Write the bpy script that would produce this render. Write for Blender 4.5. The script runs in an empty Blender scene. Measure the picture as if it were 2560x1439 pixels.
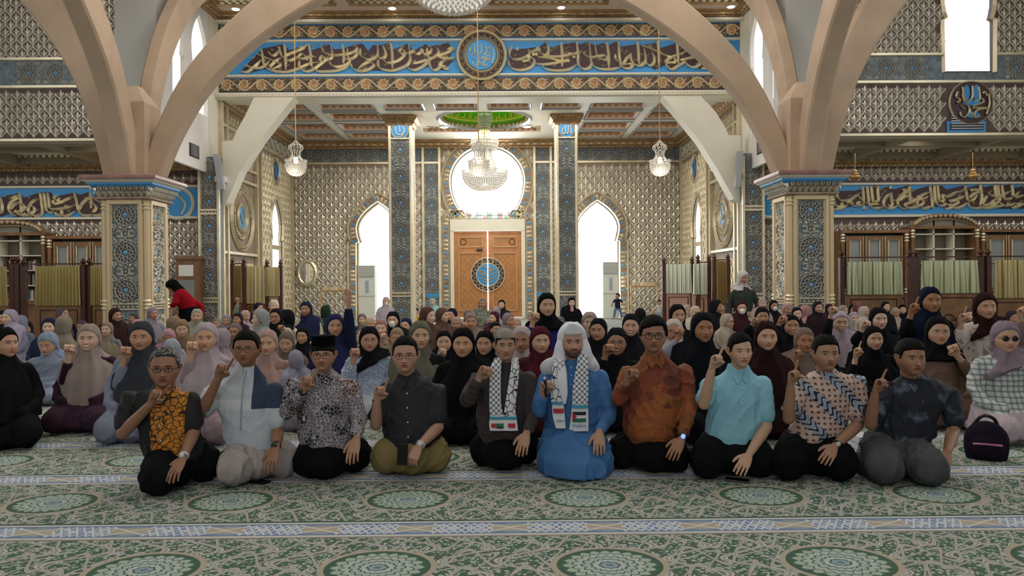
import bpy, bmesh, math, random
import numpy as np
from mathutils import Vector, Matrix
from mathutils.geometry import tessellate_polygon
PI = math.pi
random.seed(7); RNG = np.random.RandomState(11)
C = bpy.context.scene.collection
SC = bpy.context.scene
# ------------------------------------------------------------------ camera
CX, CH, FP = 0.67, 1.36, 1900.0
_yaw, _pit, _rol = math.atan(16 / FP), math.atan(13.5 / FP), math.radians(0.45)
cf = Vector((math.sin(_yaw) * math.cos(_pit), math.cos(_yaw) * math.cos(_pit), -math.sin(_pit)))
cr = cf.cross(Vector((0, 0, 1))).normalized(); cu = cr.cross(cf)
cr2 = cr * math.cos(_rol) - cu * math.sin(_rol); cu2 = cu * math.cos(_rol) + cr * math.sin(_rol)
cam = bpy.data.cameras.new('camera'); camo = bpy.data.objects.new('camera', cam); C.objects.link(camo)
M = Matrix((cr2, cu2, -cf)).transposed().to_4x4(); M.translation = Vector((CX, 0, CH))
camo.matrix_world = M; cam.sensor_width = 36; cam.lens = FP / 2560 * 36; cam.clip_end = 300
SC.camera = camo
def ray(px, py):
    return cf + cr2 * ((px - 1280) / FP) + cu2 * ((719.5 - py) / FP)
def U(px, py, Y):
    d = ray(px, py); t = Y / d.y
    return np.array((CX + d.x * t, Y, CH + d.z * t))
def UX(px, py, X):
    d = ray(px, py); t = (X - CX) / d.x
    return np.array((X, d.y * t, CH + d.z * t))
def Fl(px, py):
    d = ray(px, py); t = -CH / d.z
    return np.array((CX + d.x * t, d.y * t, 0.0))
# ------------------------------------------------------------------ world, lights, exposure
W = bpy.data.worlds.new('world'); SC.world = W; W.use_nodes = True
W.node_tree.nodes['Background'].inputs[0].default_value = (0.93, 0.97, 1.0, 1)
W.node_tree.nodes['Background'].inputs[1].default_value = 2.6
def area(name, loc, size, energy, rot=(0, 0, 0), col=(1, 0.97, 0.93)):
    l = bpy.data.lights.new(name, 'AREA'); l.shape = 'RECTANGLE'; l.size, l.size_y = size; l.energy = energy; l.color = col
    o = bpy.data.objects.new(name, l); C.objects.link(o); o.location = loc; o.rotation_euler = rot
    return o
area('dome_light', (0, 12.5, 8.7), (11, 7), 420)
area('nave_light', (0, 2.5, 8.7), (11, 8), 120)
area('front_nave_light', (0, 19.3, 8.6), (12, 2), 150)
for _i, (_x, _z, _w, _h) in enumerate(((-5.35, 2.3, 1.5, 3.6), (4.1, 2.3, 1.5, 3.6), (-.05, 5.2, 2.8, 2.6))):
    area('daylight_%d' % _i, (_x, 29.75, _z), (_w, _h), (150, 150, 170)[_i], (math.radians(-90), 0, 0), (.96, .98, 1))
area('alcove_light', (0, 25.2, 6.5), (9, 4), 290)
area('left_wing_light', (-12, 18.7, 4.6), (6, 2.5), 60)
area('right_wing_light', (12, 18.7, 4.6), (6, 2.5), 60)
area('left_gallery_window_light', (-13, 9, 6.8), (8, 3), 230, (0, math.radians(-68), 0), (0.93, 0.97, 1))
area('right_gallery_window_light', (13, 9, 6.8), (8, 3), 300, (0, math.radians(68), 0), (0.93, 0.97, 1))
area('back_fill_light', (0, -6, 5.2), (12, 3.5), 215, (math.radians(68), 0, 0), (0.95, 0.98, 1))  # unseen fill added behind the camera; the wall there has no window
SC.view_settings.view_transform = 'Standard'; SC.view_settings.look = 'None'
SC.view_settings.gamma = 1; SC.view_settings.use_curve_mapping = False
SC.view_settings.exposure = 0.22
def lamp(name, loc, e, r=.35, col=(1, .93, .82)):
    l = bpy.data.lights.new(name, 'POINT'); l.energy = e; l.shadow_soft_size = r; l.color = col; o = bpy.data.objects.new(name, l); C.objects.link(o); o.location = loc
lamp('grand_chandelier_lamp', (0, 25.7, 3.4), 70); lamp('bowl_chandelier_lamp', (0, 9.7, 6.4), 110)
for _x in (-4.4, 0, 4.4): lamp('small_chandelier_lamp', (_x, 18.1, 3.7), 22, .2)
try:
    SC.cycles.max_bounces = 6; SC.cycles.diffuse_bounces = 3; SC.cycles.glossy_bounces = 3
    SC.cycles.transparent_max_bounces = 12; SC.cycles.caustics_reflective = False; SC.cycles.caustics_refractive = False
    SC.cycles.sample_clamp_indirect = 4
except Exception: pass
# ------------------------------------------------------------------ colours, nodes, materials
def lin(c):
    if isinstance(c, str):
        c = [int(c[i:i + 2], 16) / 255 for i in (0, 2, 4)]
    return tuple(x / 12.92 if x <= 0.04045 else ((x + 0.055) / 1.055) ** 2.4 for x in c[:3])
class X:                      # tiny node-expression wrapper
    nt = None
    def __init__(s, sock): s.s = sock
def _mn(op, *a):
    n = X.nt.nodes.new('ShaderNodeMath'); n.operation = op
    for i, v in enumerate(a):
        if isinstance(v, X): X.nt.links.new(v.s, n.inputs[i])
        else: n.inputs[i].default_value = v
    return X(n.outputs[0])
for _n, _o in (('add', 'ADD'), ('sub', 'SUBTRACT'), ('mul', 'MULTIPLY'), ('truediv', 'DIVIDE')):
    setattr(X, '__%s__' % _n, lambda a, b, o=_o: _mn(o, a, b))
    setattr(X, '__r%s__' % _n, lambda a, b, o=_o: _mn(o, b, a))
X.__lt__ = lambda a, b: _mn('LESS_THAN', a, b)
X.__gt__ = lambda a, b: _mn('GREATER_THAN', a, b)
X.__neg__ = lambda a: _mn('MULTIPLY', a, -1.0)
nabs = lambda a: _mn('ABSOLUTE', a); nsin = lambda a: _mn('SINE', a); ncos = lambda a: _mn('COSINE', a)
nfr = lambda a: _mn('FRACT', a); nfl = lambda a: _mn('FLOOR', a); nsq = lambda a: _mn('SQRT', a)
nmin = lambda a, b: _mn('MINIMUM', a, b); nmax = lambda a, b: _mn('MAXIMUM', a, b)
natan = lambda a, b: _mn('ARCTAN2', a, b); nor = nmax
def nand(*a):
    r = a[0]
    for b in a[1:]: r = r * b
    return r
def ntex(kind, scale, vec=None, out=0, **kw):
    n = X.nt.nodes.new('ShaderNodeTex' + kind); n.inputs['Scale'].default_value = scale
    for k, v in kw.items():
        if k in ('feature', 'distance', 'voronoi_dimensions', 'noise_dimensions'): setattr(n, k, v)
        else: n.inputs[k].default_value = v
    if vec is not None: X.nt.links.new(vec, n.inputs['Vector'])
    return X(n.outputs[out])
def ncoord(kind='Object'):
    n = X.nt.nodes.new('ShaderNodeTexCoord'); return n.outputs[kind]
def nxyz(vec):
    n = X.nt.nodes.new('ShaderNodeSeparateXYZ'); X.nt.links.new(vec, n.inputs[0])
    return [X(o) for o in n.outputs]
def nvec(x, y, z=0.0):
    n = X.nt.nodes.new('ShaderNodeCombineXYZ')
    for i, v in enumerate((x, y, z)):
        if isinstance(v, X): X.nt.links.new(v.s, n.inputs[i])
        else: n.inputs[i].default_value = v
    return n.outputs[0]
def ncol(c):
    n = X.nt.nodes.new('ShaderNodeRGB'); n.outputs[0].default_value = (*lin(c), 1); return n.outputs[0]
def nmix(f, a, b, blend='MIX'):
    n = X.nt.nodes.new('ShaderNodeMix'); n.data_type = 'RGBA'; n.blend_type = blend
    if isinstance(f, X): X.nt.links.new(f.s, n.inputs[0])
    else: n.inputs[0].default_value = f
    for i, v in ((6, a), (7, b)):
        if isinstance(v, str): n.inputs[i].default_value = (*lin(v), 1)
        else: X.nt.links.new(v, n.inputs[i])
    return n.outputs[2]
def mat(name, col=None, rough=0.6, metal=0.0, fn=None, noise=0.0, nscale=8, bump=0.0, bscale=60, emit=None, spec=0.5, sheen=0.0, vec='Object'):
    m = bpy.data.materials.new(name); m.use_nodes = True; nt = m.node_tree; X.nt = nt
    p = nt.nodes['Principled BSDF']; p.inputs['Roughness'].default_value = rough; p.inputs['Metallic'].default_value = metal
    p.inputs['Specular IOR Level'].default_value = spec
    if sheen: p.inputs['Sheen Weight'].default_value = sheen
    if fn is not None: nt.links.new(fn(), p.inputs['Base Color'])
    elif noise:
        t = ntex('Noise', nscale, ncoord(vec), 0, Detail=4.0)
        c = lin(col); n = nt.nodes.new('ShaderNodeMix'); n.data_type = 'RGBA'
        nt.links.new(((t - 0.3) * 2.5).s, n.inputs[0])
        n.inputs[6].default_value = (*[x * (1 - noise) for x in c], 1); n.inputs[7].default_value = (*[min(1, x * (1 + noise)) for x in c], 1)
        nt.links.new(n.outputs[2], p.inputs['Base Color'])
    elif col: p.inputs['Base Color'].default_value = (*lin(col), 1)
    if bump:
        t = ntex('Noise', bscale, ncoord(vec), 0, Detail=3.0); b = nt.nodes.new('ShaderNodeBump')
        b.inputs['Strength'].default_value = bump; b.inputs['Distance'].default_value = 0.01
        nt.links.new(t.s, b.inputs['Height']); nt.links.new(b.outputs[0], p.inputs['Normal'])
    if emit: p.inputs['Emission Color'].default_value = (*lin(col), 1); p.inputs['Emission Strength'].default_value = emit
    return m
# ------------------------------------------------------------------ mesh tools
class G:
    def __init__(s): s.v = []; s.f = []; s.m = []; s.n = 0
    def add(s, VF, mi=0, fr=None):
        V, F = VF; V = np.asarray(V, float)
        if fr is not None: V = fmap(V, fr)
        if not isinstance(F, (list, tuple)): F = [F]
        for f in F:
            f = np.asarray(f, int)
            if len(f): s.f.append(f + s.n); s.m.append(np.full(len(f), mi, int) if np.isscalar(mi) else mi)
        s.v.append(V); s.n += len(V); return s
    def data(s): return np.vstack(s.v), s.f
    def mesh(s, name, mats, smooth=True, col=None, sharp=None):
        me = bpy.data.meshes.new(name); V = np.vstack(s.v)
        me.vertices.add(len(V)); me.vertices.foreach_set('co', V.astype(np.float32).ravel())
        tot = sum(f.size for f in s.f); nf = sum(len(f) for f in s.f)
        me.loops.add(tot); me.polygons.add(nf)
        me.loops.foreach_set('vertex_index', np.concatenate([f.ravel() for f in s.f]).astype(np.int32))
        cnt = np.concatenate([np.full(len(f), f.shape[1]) for f in s.f]); st = np.concatenate(([0], np.cumsum(cnt)[:-1]))
        me.polygons.foreach_set('loop_start', st.astype(np.int32))
        me.polygons.foreach_set('material_index', np.concatenate(s.m).astype(np.int32))
        for m in mats: me.materials.append(m)
        me.update(calc_edges=True)
        if smooth:
            me.polygons.foreach_set('use_smooth', np.ones(nf, bool))
            if sharp: me.set_sharp_from_angle(angle=math.radians(sharp))
        else: me.polygons.foreach_set('use_smooth', np.zeros(nf, bool))
        if col is not None:
            a = me.color_attributes.new('Col', 'FLOAT_COLOR', 'POINT')
            cc = np.ones((len(V), 4), np.float32); cc[:, :3] = col; a.data.foreach_set('color', cc.ravel())
        return me
    def obj(s, name, mats, parent=None, smooth=True, sharp=35, col=None, **kw):
        if not isinstance(mats, (list, tuple)): mats = [mats]
        return link(name, s.mesh(name, mats, smooth, col, sharp), parent, **kw)
def link(name, me, parent=None, label=None, cat=None, group=None, kind=None, loc=None):
    o = bpy.data.objects.new(name, me); C.objects.link(o)
    if parent: o.parent = parent
    if loc is not None: o.location = loc
    return tag(o, label, cat, group, kind)
def tag(o, label=None, cat=None, group=None, kind=None):
    for k, v in (('label', label), ('category', cat), ('group', group), ('kind', kind)):
        if v: o[k] = v
    return o
def empty(name, loc=(0, 0, 0), **kw):
    o = bpy.data.objects.new(name, None); C.objects.link(o); o.location = loc; o.empty_display_size = 0.1
    return tag(o, **kw)
def sub(o, parent):          # parent keeping world geometry (parts are modelled in world coordinates)
    o.parent = parent; o.matrix_parent_inverse = Matrix.Translation(-Vector(parent.location)); return o
def fmap(V, fr):
    O, A, B, N = [np.asarray(a, float) for a in fr]
    return O + V[:, :1] * A + V[:, 1:2] * B + V[:, 2:3] * N
FRONT = lambda Y: ((0, Y, 0), (1, 0, 0), (0, 0, 1), (0, -1, 0))
LEFTW = lambda x: ((x, 0, 0), (0, 1, 0), (0, 0, 1), (1, 0, 0))
RIGHTW = lambda x: ((x, 0, 0), (0, -1, 0), (0, 0, 1), (-1, 0, 0))
SOFF = lambda z: ((0, 0, z), (1, 0, 0), (0, -1, 0), (0, 0, -1))
BOXF = np.array([(0, 3, 2, 1), (4, 5, 6, 7), (0, 1, 5, 4), (1, 2, 6, 5), (2, 3, 7, 6), (3, 0, 4, 7)])
def box(x0, x1, y0, y1, z0, z1):
    return np.array([(x0, y0, z0), (x1, y0, z0), (x1, y1, z0), (x0, y1, z0), (x0, y0, z1), (x1, y0, z1), (x1, y1, z1), (x0, y1, z1)], float), BOXF
def bev(x0, x1, y0, y1, z0, z1, b):    # panel with bevelled front (n direction)
    V = [(x0, y0, z0), (x1, y0, z0), (x1, y1, z0), (x0, y1, z0), (x0 + b, y0 + b, z1), (x1 - b, y0 + b, z1), (x1 - b, y1 - b, z1), (x0 + b, y1 - b, z1)]
    return np.array(V, float), BOXF
def gridF(nr, nc, wrap=True):
    i = np.arange(nr - 1)[:, None]; j = np.arange(nc if wrap else nc - 1)[None]
    j2 = (j + 1) % nc; a = i * nc + j; b = i * nc + j2; c = (i + 1) * nc + j2; d = (i + 1) * nc + j
    return np.stack([a, b, c, d], -1).reshape(-1, 4)
def rings(R):                 # R: (nr, nc, 3) closed rings -> capped
    R = np.asarray(R, float); nr, nc = R.shape[:2]
    V = R.reshape(-1, 3); V = np.vstack([V, R[0].mean(0), R[-1].mean(0)])
    j = np.arange(nc); j2 = (j + 1) % nc; b = nr * nc
    F = [gridF(nr, nc), np.stack([j2, j, np.full(nc, b)], -1), np.stack([(nr - 1) * nc + j, (nr - 1) * nc + j2, np.full(nc, b + 1)], -1)]
    return V, F
def cr_(P, n=6):              # catmull-rom
    P = np.asarray(P, float)
    if len(P) < 3: 
        t = np.linspace(0, 1, n + 1)[:, None]; return P[0] * (1 - t) + P[-1] * t
    Q = np.vstack([2 * P[0] - P[1], P, 2 * P[-1] - P[-2]]); out = []
    for i in range(1, len(Q) - 2):
        for t in np.arange(n) / n:
            a, b, c, d = Q[i - 1:i + 3]
            out.append(0.5 * (2 * b + (c - a) * t + (2 * a - 5 * b + 4 * c - d) * t * t + (3 * b - a - 3 * c + d) * t ** 3))
    out.append(P[-1]); return np.array(out)
def tube(P, R, seg=8, flat=None, round_=True):   # tapered tube along P; R scalar/list; flat: depth ratio per ring
    P = np.asarray(P, float); n = len(P); R = np.full(n, R, float) if np.isscalar(R) else np.interp(np.linspace(0, 1, n), np.linspace(0, 1, len(R)), R)
    T = np.gradient(P, axis=0); T /= np.linalg.norm(T, axis=1)[:, None] + 1e-9
    a = np.array((0, 1, 0)) if abs(T[0][1]) < 0.85 else np.array((1, 0, 0))
    if round_:
        P = np.vstack([P[0] - T[0] * R[0] * .85, P[0] - T[0] * R[0] * .5, P, P[-1] + T[-1] * R[-1] * .5, P[-1] + T[-1] * R[-1] * .85])
        R = np.concatenate([[R[0] * .45, R[0] * .85], R, [R[-1] * .85, R[-1] * .45]]); T = np.vstack([T[0], T[0], T, T[-1], T[-1]])
    th = np.arange(seg) / seg * 2 * PI; out = []
    for p, r, t in zip(P, R, T):
        s = a - t * a.dot(t); s /= np.linalg.norm(s) + 1e-9; b = np.cross(t, s); a = s
        out.append(p + r * (np.cos(th)[:, None] * b + np.sin(th)[:, None] * s * (flat or 1)))
    return rings(out)
def lathe(prof, seg=16, c=(0, 0, 0)):
    th = np.arange(seg) / seg * 2 * PI
    return rings([[(c[0] + r * math.cos(t), c[1] + r * math.sin(t), c[2] + z) for t in th] for r, z in prof])
def ell(c, r, nu=12, nv=8):
    return lathe_([(math.sin(t), math.cos(t)) for t in np.linspace(PI * .97, PI * .03, nv)], c, r, nu)
def lathe_(prof, c, r, seg):
    th = np.arange(seg) / seg * 2 * PI
    return rings([[(c[0] + r[0] * a * math.cos(t), c[1] + r[1] * a * math.sin(t), c[2] + r[2] * b) for t in th] for a, b in prof])
def ridge(P, w, h, n0=0.0, pen=None, closed=False):    # raised ridge along a 2-D path in (u, v); w scalar or array
    P = np.asarray(P, float); n = len(P)
    if closed: T = np.roll(P, -1, 0) - np.roll(P, 1, 0)
    else: T = np.gradient(P, axis=0)
    T /= np.linalg.norm(T, axis=1)[:, None] + 1e-9; S = np.stack([-T[:, 1], T[:, 0]], -1)
    w = np.full(n, w, float) if np.isscalar(w) else np.asarray(w, float)
    if pen is not None: w = w * (0.42 + 0.58 * np.abs(np.sin(np.arctan2(T[:, 1], T[:, 0]) - pen)))
    z = lambda a, k: np.column_stack([a, np.full(n, k)])
    V = np.vstack([z(P + S * w[:, None] / 2, n0), z(P, n0 + h), z(P - S * w[:, None] / 2, n0)])
    i = np.arange(n if closed else n - 1); j = (i + 1) % n
    F = np.vstack([np.stack([i + a * n, i + (a + 1) * n, j + (a + 1) * n, j + a * n], -1) for a in (0, 1)])
    return V, F
def pyr(c, pts, h, n0=0.0):   # raised facet: polygon outline with apex
    P = np.array([(x, y, n0) for x, y in pts] + [(c[0], c[1], n0 + h)], float); n = len(pts); i = np.arange(n)
    return P, np.stack([i, (i + 1) % n, np.full(n, n)], -1)
def poly(loops, n=0.0):       # filled 2-D polygon with holes in (u, v)
    L = [[Vector((a, b, 0)) for a, b in l] for l in loops]; T = tessellate_polygon(L); V = np.array([(v.x, v.y, n) for l in L for v in l])
    F = []
    for t in T:
        a, b, c = [V[i] for i in t]
        F.append(t if (b[0] - a[0]) * (c[1] - a[1]) - (b[1] - a[1]) * (c[0] - a[0]) > 0 else t[::-1])
    return V, np.array(F)
def slab(loops, n0, n1):      # polygon with holes extruded from n0 (back) to n1 (front)
    V, F = poly(loops, n1); V0, F0 = poly(loops, n0); k = len(V); out = [F, F0[:, ::-1] + k]; s = 0
    for l in loops:
        m = len(l); i = np.arange(m); j = (i + 1) % m; out.append(np.stack([s + i, s + i + k, s + j + k, s + j], -1)); s += m
    return np.vstack([V, V0]), out
def rep(T, XF, jit=0):        # replicate template (V,F) with offsets (k,2) in uv
    V, F = T; F = F if isinstance(F, list) else [F]; XF = np.asarray(XF, float); k = len(XF); n = len(V)
    VV = np.repeat(V[None], k, 0); VV[:, :, 0] += XF[:, None, 0]; VV[:, :, 1] += XF[:, None, 1]
    return VV.reshape(-1, 3), [(f[None] + (np.arange(k) * n)[:, None, None]).reshape(-1, f.shape[1]) for f in F]
def circ(cx, cy, r, n=24, ry=None, a0=0):
    t = a0 + np.arange(n) / n * 2 * PI; return np.stack([cx + r * np.cos(t), cy + (ry or r) * np.sin(t)], -1)
def join(*vf):
    g = G()
    for a in vf: g.add(a)
    return g.data()
# ------------------------------------------------------------------ materials
gold = mat('gilded_relief', 'e4d6b6', 0.34, 0.4, noise=.12, nscale=3)
silv = mat('champagne_relief', 'e4ddcc', 0.32, 0.38, noise=.15, nscale=2.2)
gold2 = mat('bright_gilding', 'f2e6c2', 0.28, 0.5)
brown = mat('brown_panel', '5c4a44', 0.6, noise=.35, nscale=5)
champ = mat('beige_gold_moulding', 'd2bb96', .45, .15)
beige = mat('beige_panel', '97846f', 0.6, noise=.25, nscale=4)
dkbrown = mat('dark_brown_field', '40282a', 0.55)
blue = mat('sky_blue_paint', '3f97d6', 0.5)
bluegem = mat('blue_gem', '6c9fc4', 0.25)
slate = mat('slate_disc', '565c64', 0.5, noise=.3, nscale=9)
peach = mat('peach_paint', 'c08a62', 0.6)
teal = mat('teal_inlay', '6e7a80', 0.5, noise=.4, nscale=12)
cream = mat('cream_paint', 'e6dfcc', 0.55, noise=.05, nscale=1.5)
white = mat('white_paint', 'ece8e2', 0.6, noise=.04, nscale=1)
ribm = mat('sandstone_plaster', 'b59c84', 0.8, noise=.12, nscale=1.3, bump=.25, bscale=50)
greyw = mat('grey_plaster', 'c3c2bd', 0.8)
cornm = mat('carved_cornice', 'b08c62', 0.45, 0.35, noise=.3, nscale=6)
rose = mat('rose_marble', '8d6a64', 0.35, noise=.25, nscale=6)
wood = mat('polished_wood', '85603f', 0.4, noise=.25, nscale=5)
wood2 = mat('dark_wood', '4a2618', 0.4, noise=.2, nscale=5)
woodl = mat('orange_wood', 'b97a46', 0.45, noise=.15, nscale=4)
woodp = mat('pale_wood', 'c9a06c', 0.45)
gblk = mat('grey_metal', 'a9acb2', 0.4, .4)
pinkc = mat('pink_coffer', 'f4d8c0', 0.6)
glow = mat('lamp_glow', 'fff6e6', emit=14)
amber = mat('amber_glass', 'ffb060', 0.3, emit=2.0)
plas = mat('white_plastic', 'e9e9e0', 0.4)
dark = mat('dark_slot', '23262a', 0.6)
crys = mat('crystal_beads', 'e6e0d4', 0.15, 0.1); crys.node_tree.nodes['Principled BSDF'].inputs['Alpha'].default_value = .6
brass = mat('brass', 'b8945a', .35, .8)
pane = bpy.data.materials.new('window_glass'); pane.use_nodes = True; X.nt = pane.node_tree
_p = pane.node_tree.nodes; _o = _p['Material Output']; _t = _p.new('ShaderNodeBsdfTransparent'); _g = _p.new('ShaderNodeBsdfGlossy'); _m = _p.new('ShaderNodeMixShader')
_g.inputs['Roughness'].default_value = 0.05; _m.inputs[0].default_value = 0.07
X.nt.links.new(_t.outputs[0], _m.inputs[1]); X.nt.links.new(_g.outputs[0], _m.inputs[2]); X.nt.links.new(_m.outputs[0], _o.inputs[0])
# ------------------------------------------------------------------ carpet
def carpet():
    x, y, z = nxyz(ncoord('Object'))
    fu = nfr((x - 1.16) * (1 / 1.115) + 0.5) - 0.5; fv = nfr((y - 3.64) * (1 / 1.15) + 0.5) - 0.5
    u = fu * 1.115; v = fv * 1.15; vb = nabs(nfr((y - 4.215) * (1 / 1.15) + 0.5) - 0.5) * 1.15
    w = ntex('Noise', 9, ncoord('Object'), 0, Detail=2.0) - 0.5
    # arabesque field: two families of wavy straps
    def strap(a, b, k, l, amp, ph, wd):
        return nabs(nfr(a * k + nsin(b * (2 * PI * l) + ph) * amp + w * .12) - 0.5) < wd
    FA = ((fu, fv, 4.0, 3.0, .45, 0.4), (fv, fu, 5.0, 4.0, .5, 1.3), (fu + fv, fu - fv, 3.0, 4.0, .5, 2.0))
    s1, s2, s3 = [strap(*f, .075) for f in FA]; m_ = nmax(nmax(*[strap(*f, .018) for f in FA[:2]]), strap(*FA[2], .018))
    s = nmax(nmax(s1, s2), s3)
    e = nmax(nmax(strap(*FA[0], .11), strap(*FA[1], .11)), strap(*FA[2], .11))
    vo = ntex('Voronoi', 48, ncoord('Object'), 0); vo2 = ntex('Voronoi', 15, ncoord('Object'), 0)
    c = nmix(vo2 < .45, '17503b', '35553f'); c = nmix(vo < .46, c, '90a18f'); c = nmix(vo < .3, c, 'cdd0c4')
    c = nmix(e, c, '54463c'); c = nmix(s, c, 'c2c0bb'); c = nmix(m_, c, '8c8a84')
    # medallion
    r = nsq(u * u + v * v * 1.35); th = natan(v, u)
    def pet(R, n, ph): return r - (nabs(ncos(th * (n / 2) + ph)) * .14 + .84) * R
    c = nmix(r < .285, c, 'b3a592'); c = nmix(r < .255, c, '0f4a33')
    for i, (R, n, ph) in enumerate(((.232, 20, 0.), (.185, 20, PI / 2), (.138, 16, 0.), (.092, 16, PI / 2), (.05, 8, 0.))):
        b = pet(R, n, ph); c = nmix(b < 0.006, c, '1b4b45' if i else '2c6047'); c = nmix(b < -0.004, c, ('a9b9aa', 'b6c2b6', 'aabab4', 'bcc6c2', '8fa6b0')[i])
    c = nmix(r < .02, c, '5f7d92')
    # border band
    t = nabs(nfr(x * 1.9 + .2) - .5) * 2.0; tb = nabs(nfr(x * 5.7) - .5) * 2.0
    vv = (nfr((y - 4.215) * (1 / 1.15) + 0.5) - 0.5) * 1.15
    b = nmix(tb < .5, '7f97bb', '6d87b4'); b = nmix(nand(t < .42, vb < .055), b, 'b5a58f')
    ln = nor(nabs(nabs(tb * .16 - .08) - nabs(vv)) < .011, nabs(nabs(tb * .16 - .08) + nabs(vv) - .075) < .011)
    b = nmix(nand(ln > .5, t > .36), b, 'dcdce0'); b = nmix(nabs(nabs(t - .42) * .14 + vb - .062) < .009, b, 'd3d2cf')
    b = nmix(vb > .088, b, '2f3e6a'); b = nmix(vb > .096, b, 'cfcfca')
    c = nmix(vb < .125, c, b); c = nmix(nand(nabs(vb - .135) < .012, vv > 0), c, '0f3b2c'); c = nmix(nand(nabs(vb - .135) < .01, vv < 0), c, '8e7f78')
    m2 = ntex('Noise', 1.2, ncoord('Object'), 0)
    return nmix(.2, c, nmix(m2, '8b9a92', 'b5b2a6'), 'MIX')
carp = mat('patterned_carpet', fn=carpet, rough=0.95, bump=.5, bscale=260, spec=.1)
# ------------------------------------------------------------------ ornament templates
def lat_cell(w, h, d=.02):
    g = G(); t = np.linspace(0, 1, 5); xs = w / 2 * (t - .11 * np.sin(2 * PI * t)); ys = -h / 2 + h / 2 * t
    for s in (1, -1):
        g.add(ridge(np.stack([s * xs, ys], -1), w * .17, d))
    q = [(0, -.34 * h), (.12 * w, -.18 * h), (.16 * w, 0), (.08 * w, .13 * h), (0, .29 * h), (-.08 * w, .13 * h), (-.16 * w, 0), (-.12 * w, -.18 * h)]
    g.add(pyr((0, -.05 * h), q, d * 1.2))
    for s in (1, -1):
        q = [(s * .15 * w, -.2 * h), (s * .32 * w, -.02 * h), (s * .25 * w, .09 * h), (s * .19 * w, -.02 * h)]
        g.add(pyr((s * .19 * w, -.03 * h), q if s > 0 else q[::-1], d))
    return g.data()
def lattice(name, fr, u0, u1, v0, v1, cw, ch, parent, m, excl=None, n0=0.0, d=.02, blues=0):
    XF = []
    for j in range(int((v1 - v0) / (ch / 2)) + 2):
        for i in range(int((u1 - u0) / cw) + 2):
            u = u0 + (i + .5 * (j % 2)) * cw; v = v0 + j * ch / 2
            if u < u0 + cw * .25 or u > u1 - cw * .25 or v < v0 + ch * .12 or v > v1 - ch * .15: continue
            if excl and excl(u, v): continue
            XF.append((u, v))
    if not XF: return
    V, F = rep(lat_cell(cw, ch, d), XF); V[:, 2] += n0
    o = G().add((V, F), 0, fr).obj(name, m, smooth=False, kind='stuff'); sub(o, parent)
    return o
def med_cell(s, kind=0):
    g = G()
    if kind == 0:
        g.add(pyr((0, 0), circ(0, 0, .37 * s, 20), .005 * s), 1); g.add(ridge(circ(0, 0, .385 * s, 24), .035 * s, .05 * s, closed=True))
        th = np.arange(32) / 32 * 2 * PI
        for ph in (0, PI / 4):
            r = .205 * s * (1 + .32 * np.cos(4 * (th - ph))); g.add(ridge(np.stack([r * np.cos(th), r * np.sin(th)], -1), .03 * s, .05 * s, closed=True))
        g.add(pyr((0, 0), circ(0, 0, .095 * s, 10), .06 * s), 2)
        for a in range(8):
            c, q = math.cos(a * PI / 4), math.sin(a * PI / 4); r0, r1 = .12 * s, .17 * s; e = .02 * s
            g.add(pyr((c * .15 * s, q * .15 * s), [(c * r0, q * r0), (c * .15 * s + q * e, q * .15 * s - c * e), (c * r1, q * r1), (c * .15 * s - q * e, q * .15 * s + c * e)], .05 * s))
        for a in range(16):
            c, q = math.cos(a * PI / 8 + .1), math.sin(a * PI / 8 + .1); g.add(ridge([(c * .27 * s, q * .27 * s), (math.cos(a * PI / 8 + .25) * .36 * s, math.sin(a * PI / 8 + .25) * .36 * s)], .028 * s, .03 * s, .004 * s))
        for a in range(4):
            for k_ in (-1, 1): t = np.linspace(0, 1, 6); A_ = a * PI / 2 + k_ * (.12 + .5 * t); r_ = (.42 + .07 * np.sin(t * PI)) * s; g.add(ridge(np.stack([r_ * np.cos(A_), r_ * np.sin(A_)], -1), .03 * s, .04 * s))
        for a in (1, 3, 5, 7):
            c, q = math.cos(a * PI / 4) * .56 * s, math.sin(a * PI / 4) * .56 * s
            g.add(ridge(circ(c, q, .07 * s, 10), .042 * s, .04 * s, closed=True)); g.add(pyr((c, q), circ(c, q, .03 * s, 6), .03 * s))
    else:
        th = np.arange(32) / 32 * 2 * PI
        r = .12 * s * (1 + .25 * np.cos(8 * th)); g.add(ridge(np.stack([r * np.cos(th), r * np.sin(th)], -1), .03 * s, .04 * s, closed=True))
        g.add(pyr((0, 0), circ(0, 0, .03 * s, 8), .04 * s))
        for sx in (1, -1):
            for sy in (1, -1):
                t = np.linspace(0, 1, 9); sp = np.stack([sx * (.2 + .17 * t * np.cos(t * 5)) * s, sy * (.04 + .16 * t * np.sin(t * 5 + .6)) * s], -1); g.add(ridge(sp, .042 * s, .04 * s)); sp = np.stack([sx * (.36 + .09 * t * np.cos(t * 5 + 2)) * s, sy * (.16 + .1 * t * np.sin(t * 5 + 2)) * s], -1); g.add(ridge(sp, .035 * s, .04 * s)); g.add(ridge([(0, sy * .12 * s), (sx * .05 * s, sy * .19 * s), (0, sy * .27 * s)], .03 * s, .04 * s))
                g.add(pyr((sx * .34 * s, sy * .02 * s), [(sx * .28 * s, -.02 * s), (sx * .4 * s, -.03 * s), (sx * .4 * s, .03 * s), (sx * .28 * s, .02 * s)][::1 if sx > 0 else -1], .02 * s), 3)
                g.add(pyr((sx * .12 * s, sy * .2 * s), [(sx * .06 * s, sy * .16 * s), (sx * .18 * s, sy * .17 * s), (sx * .14 * s, sy * .25 * s)][::1 if sx * sy > 0 else -1], .03 * s))
    return g
_mc = {}
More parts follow.
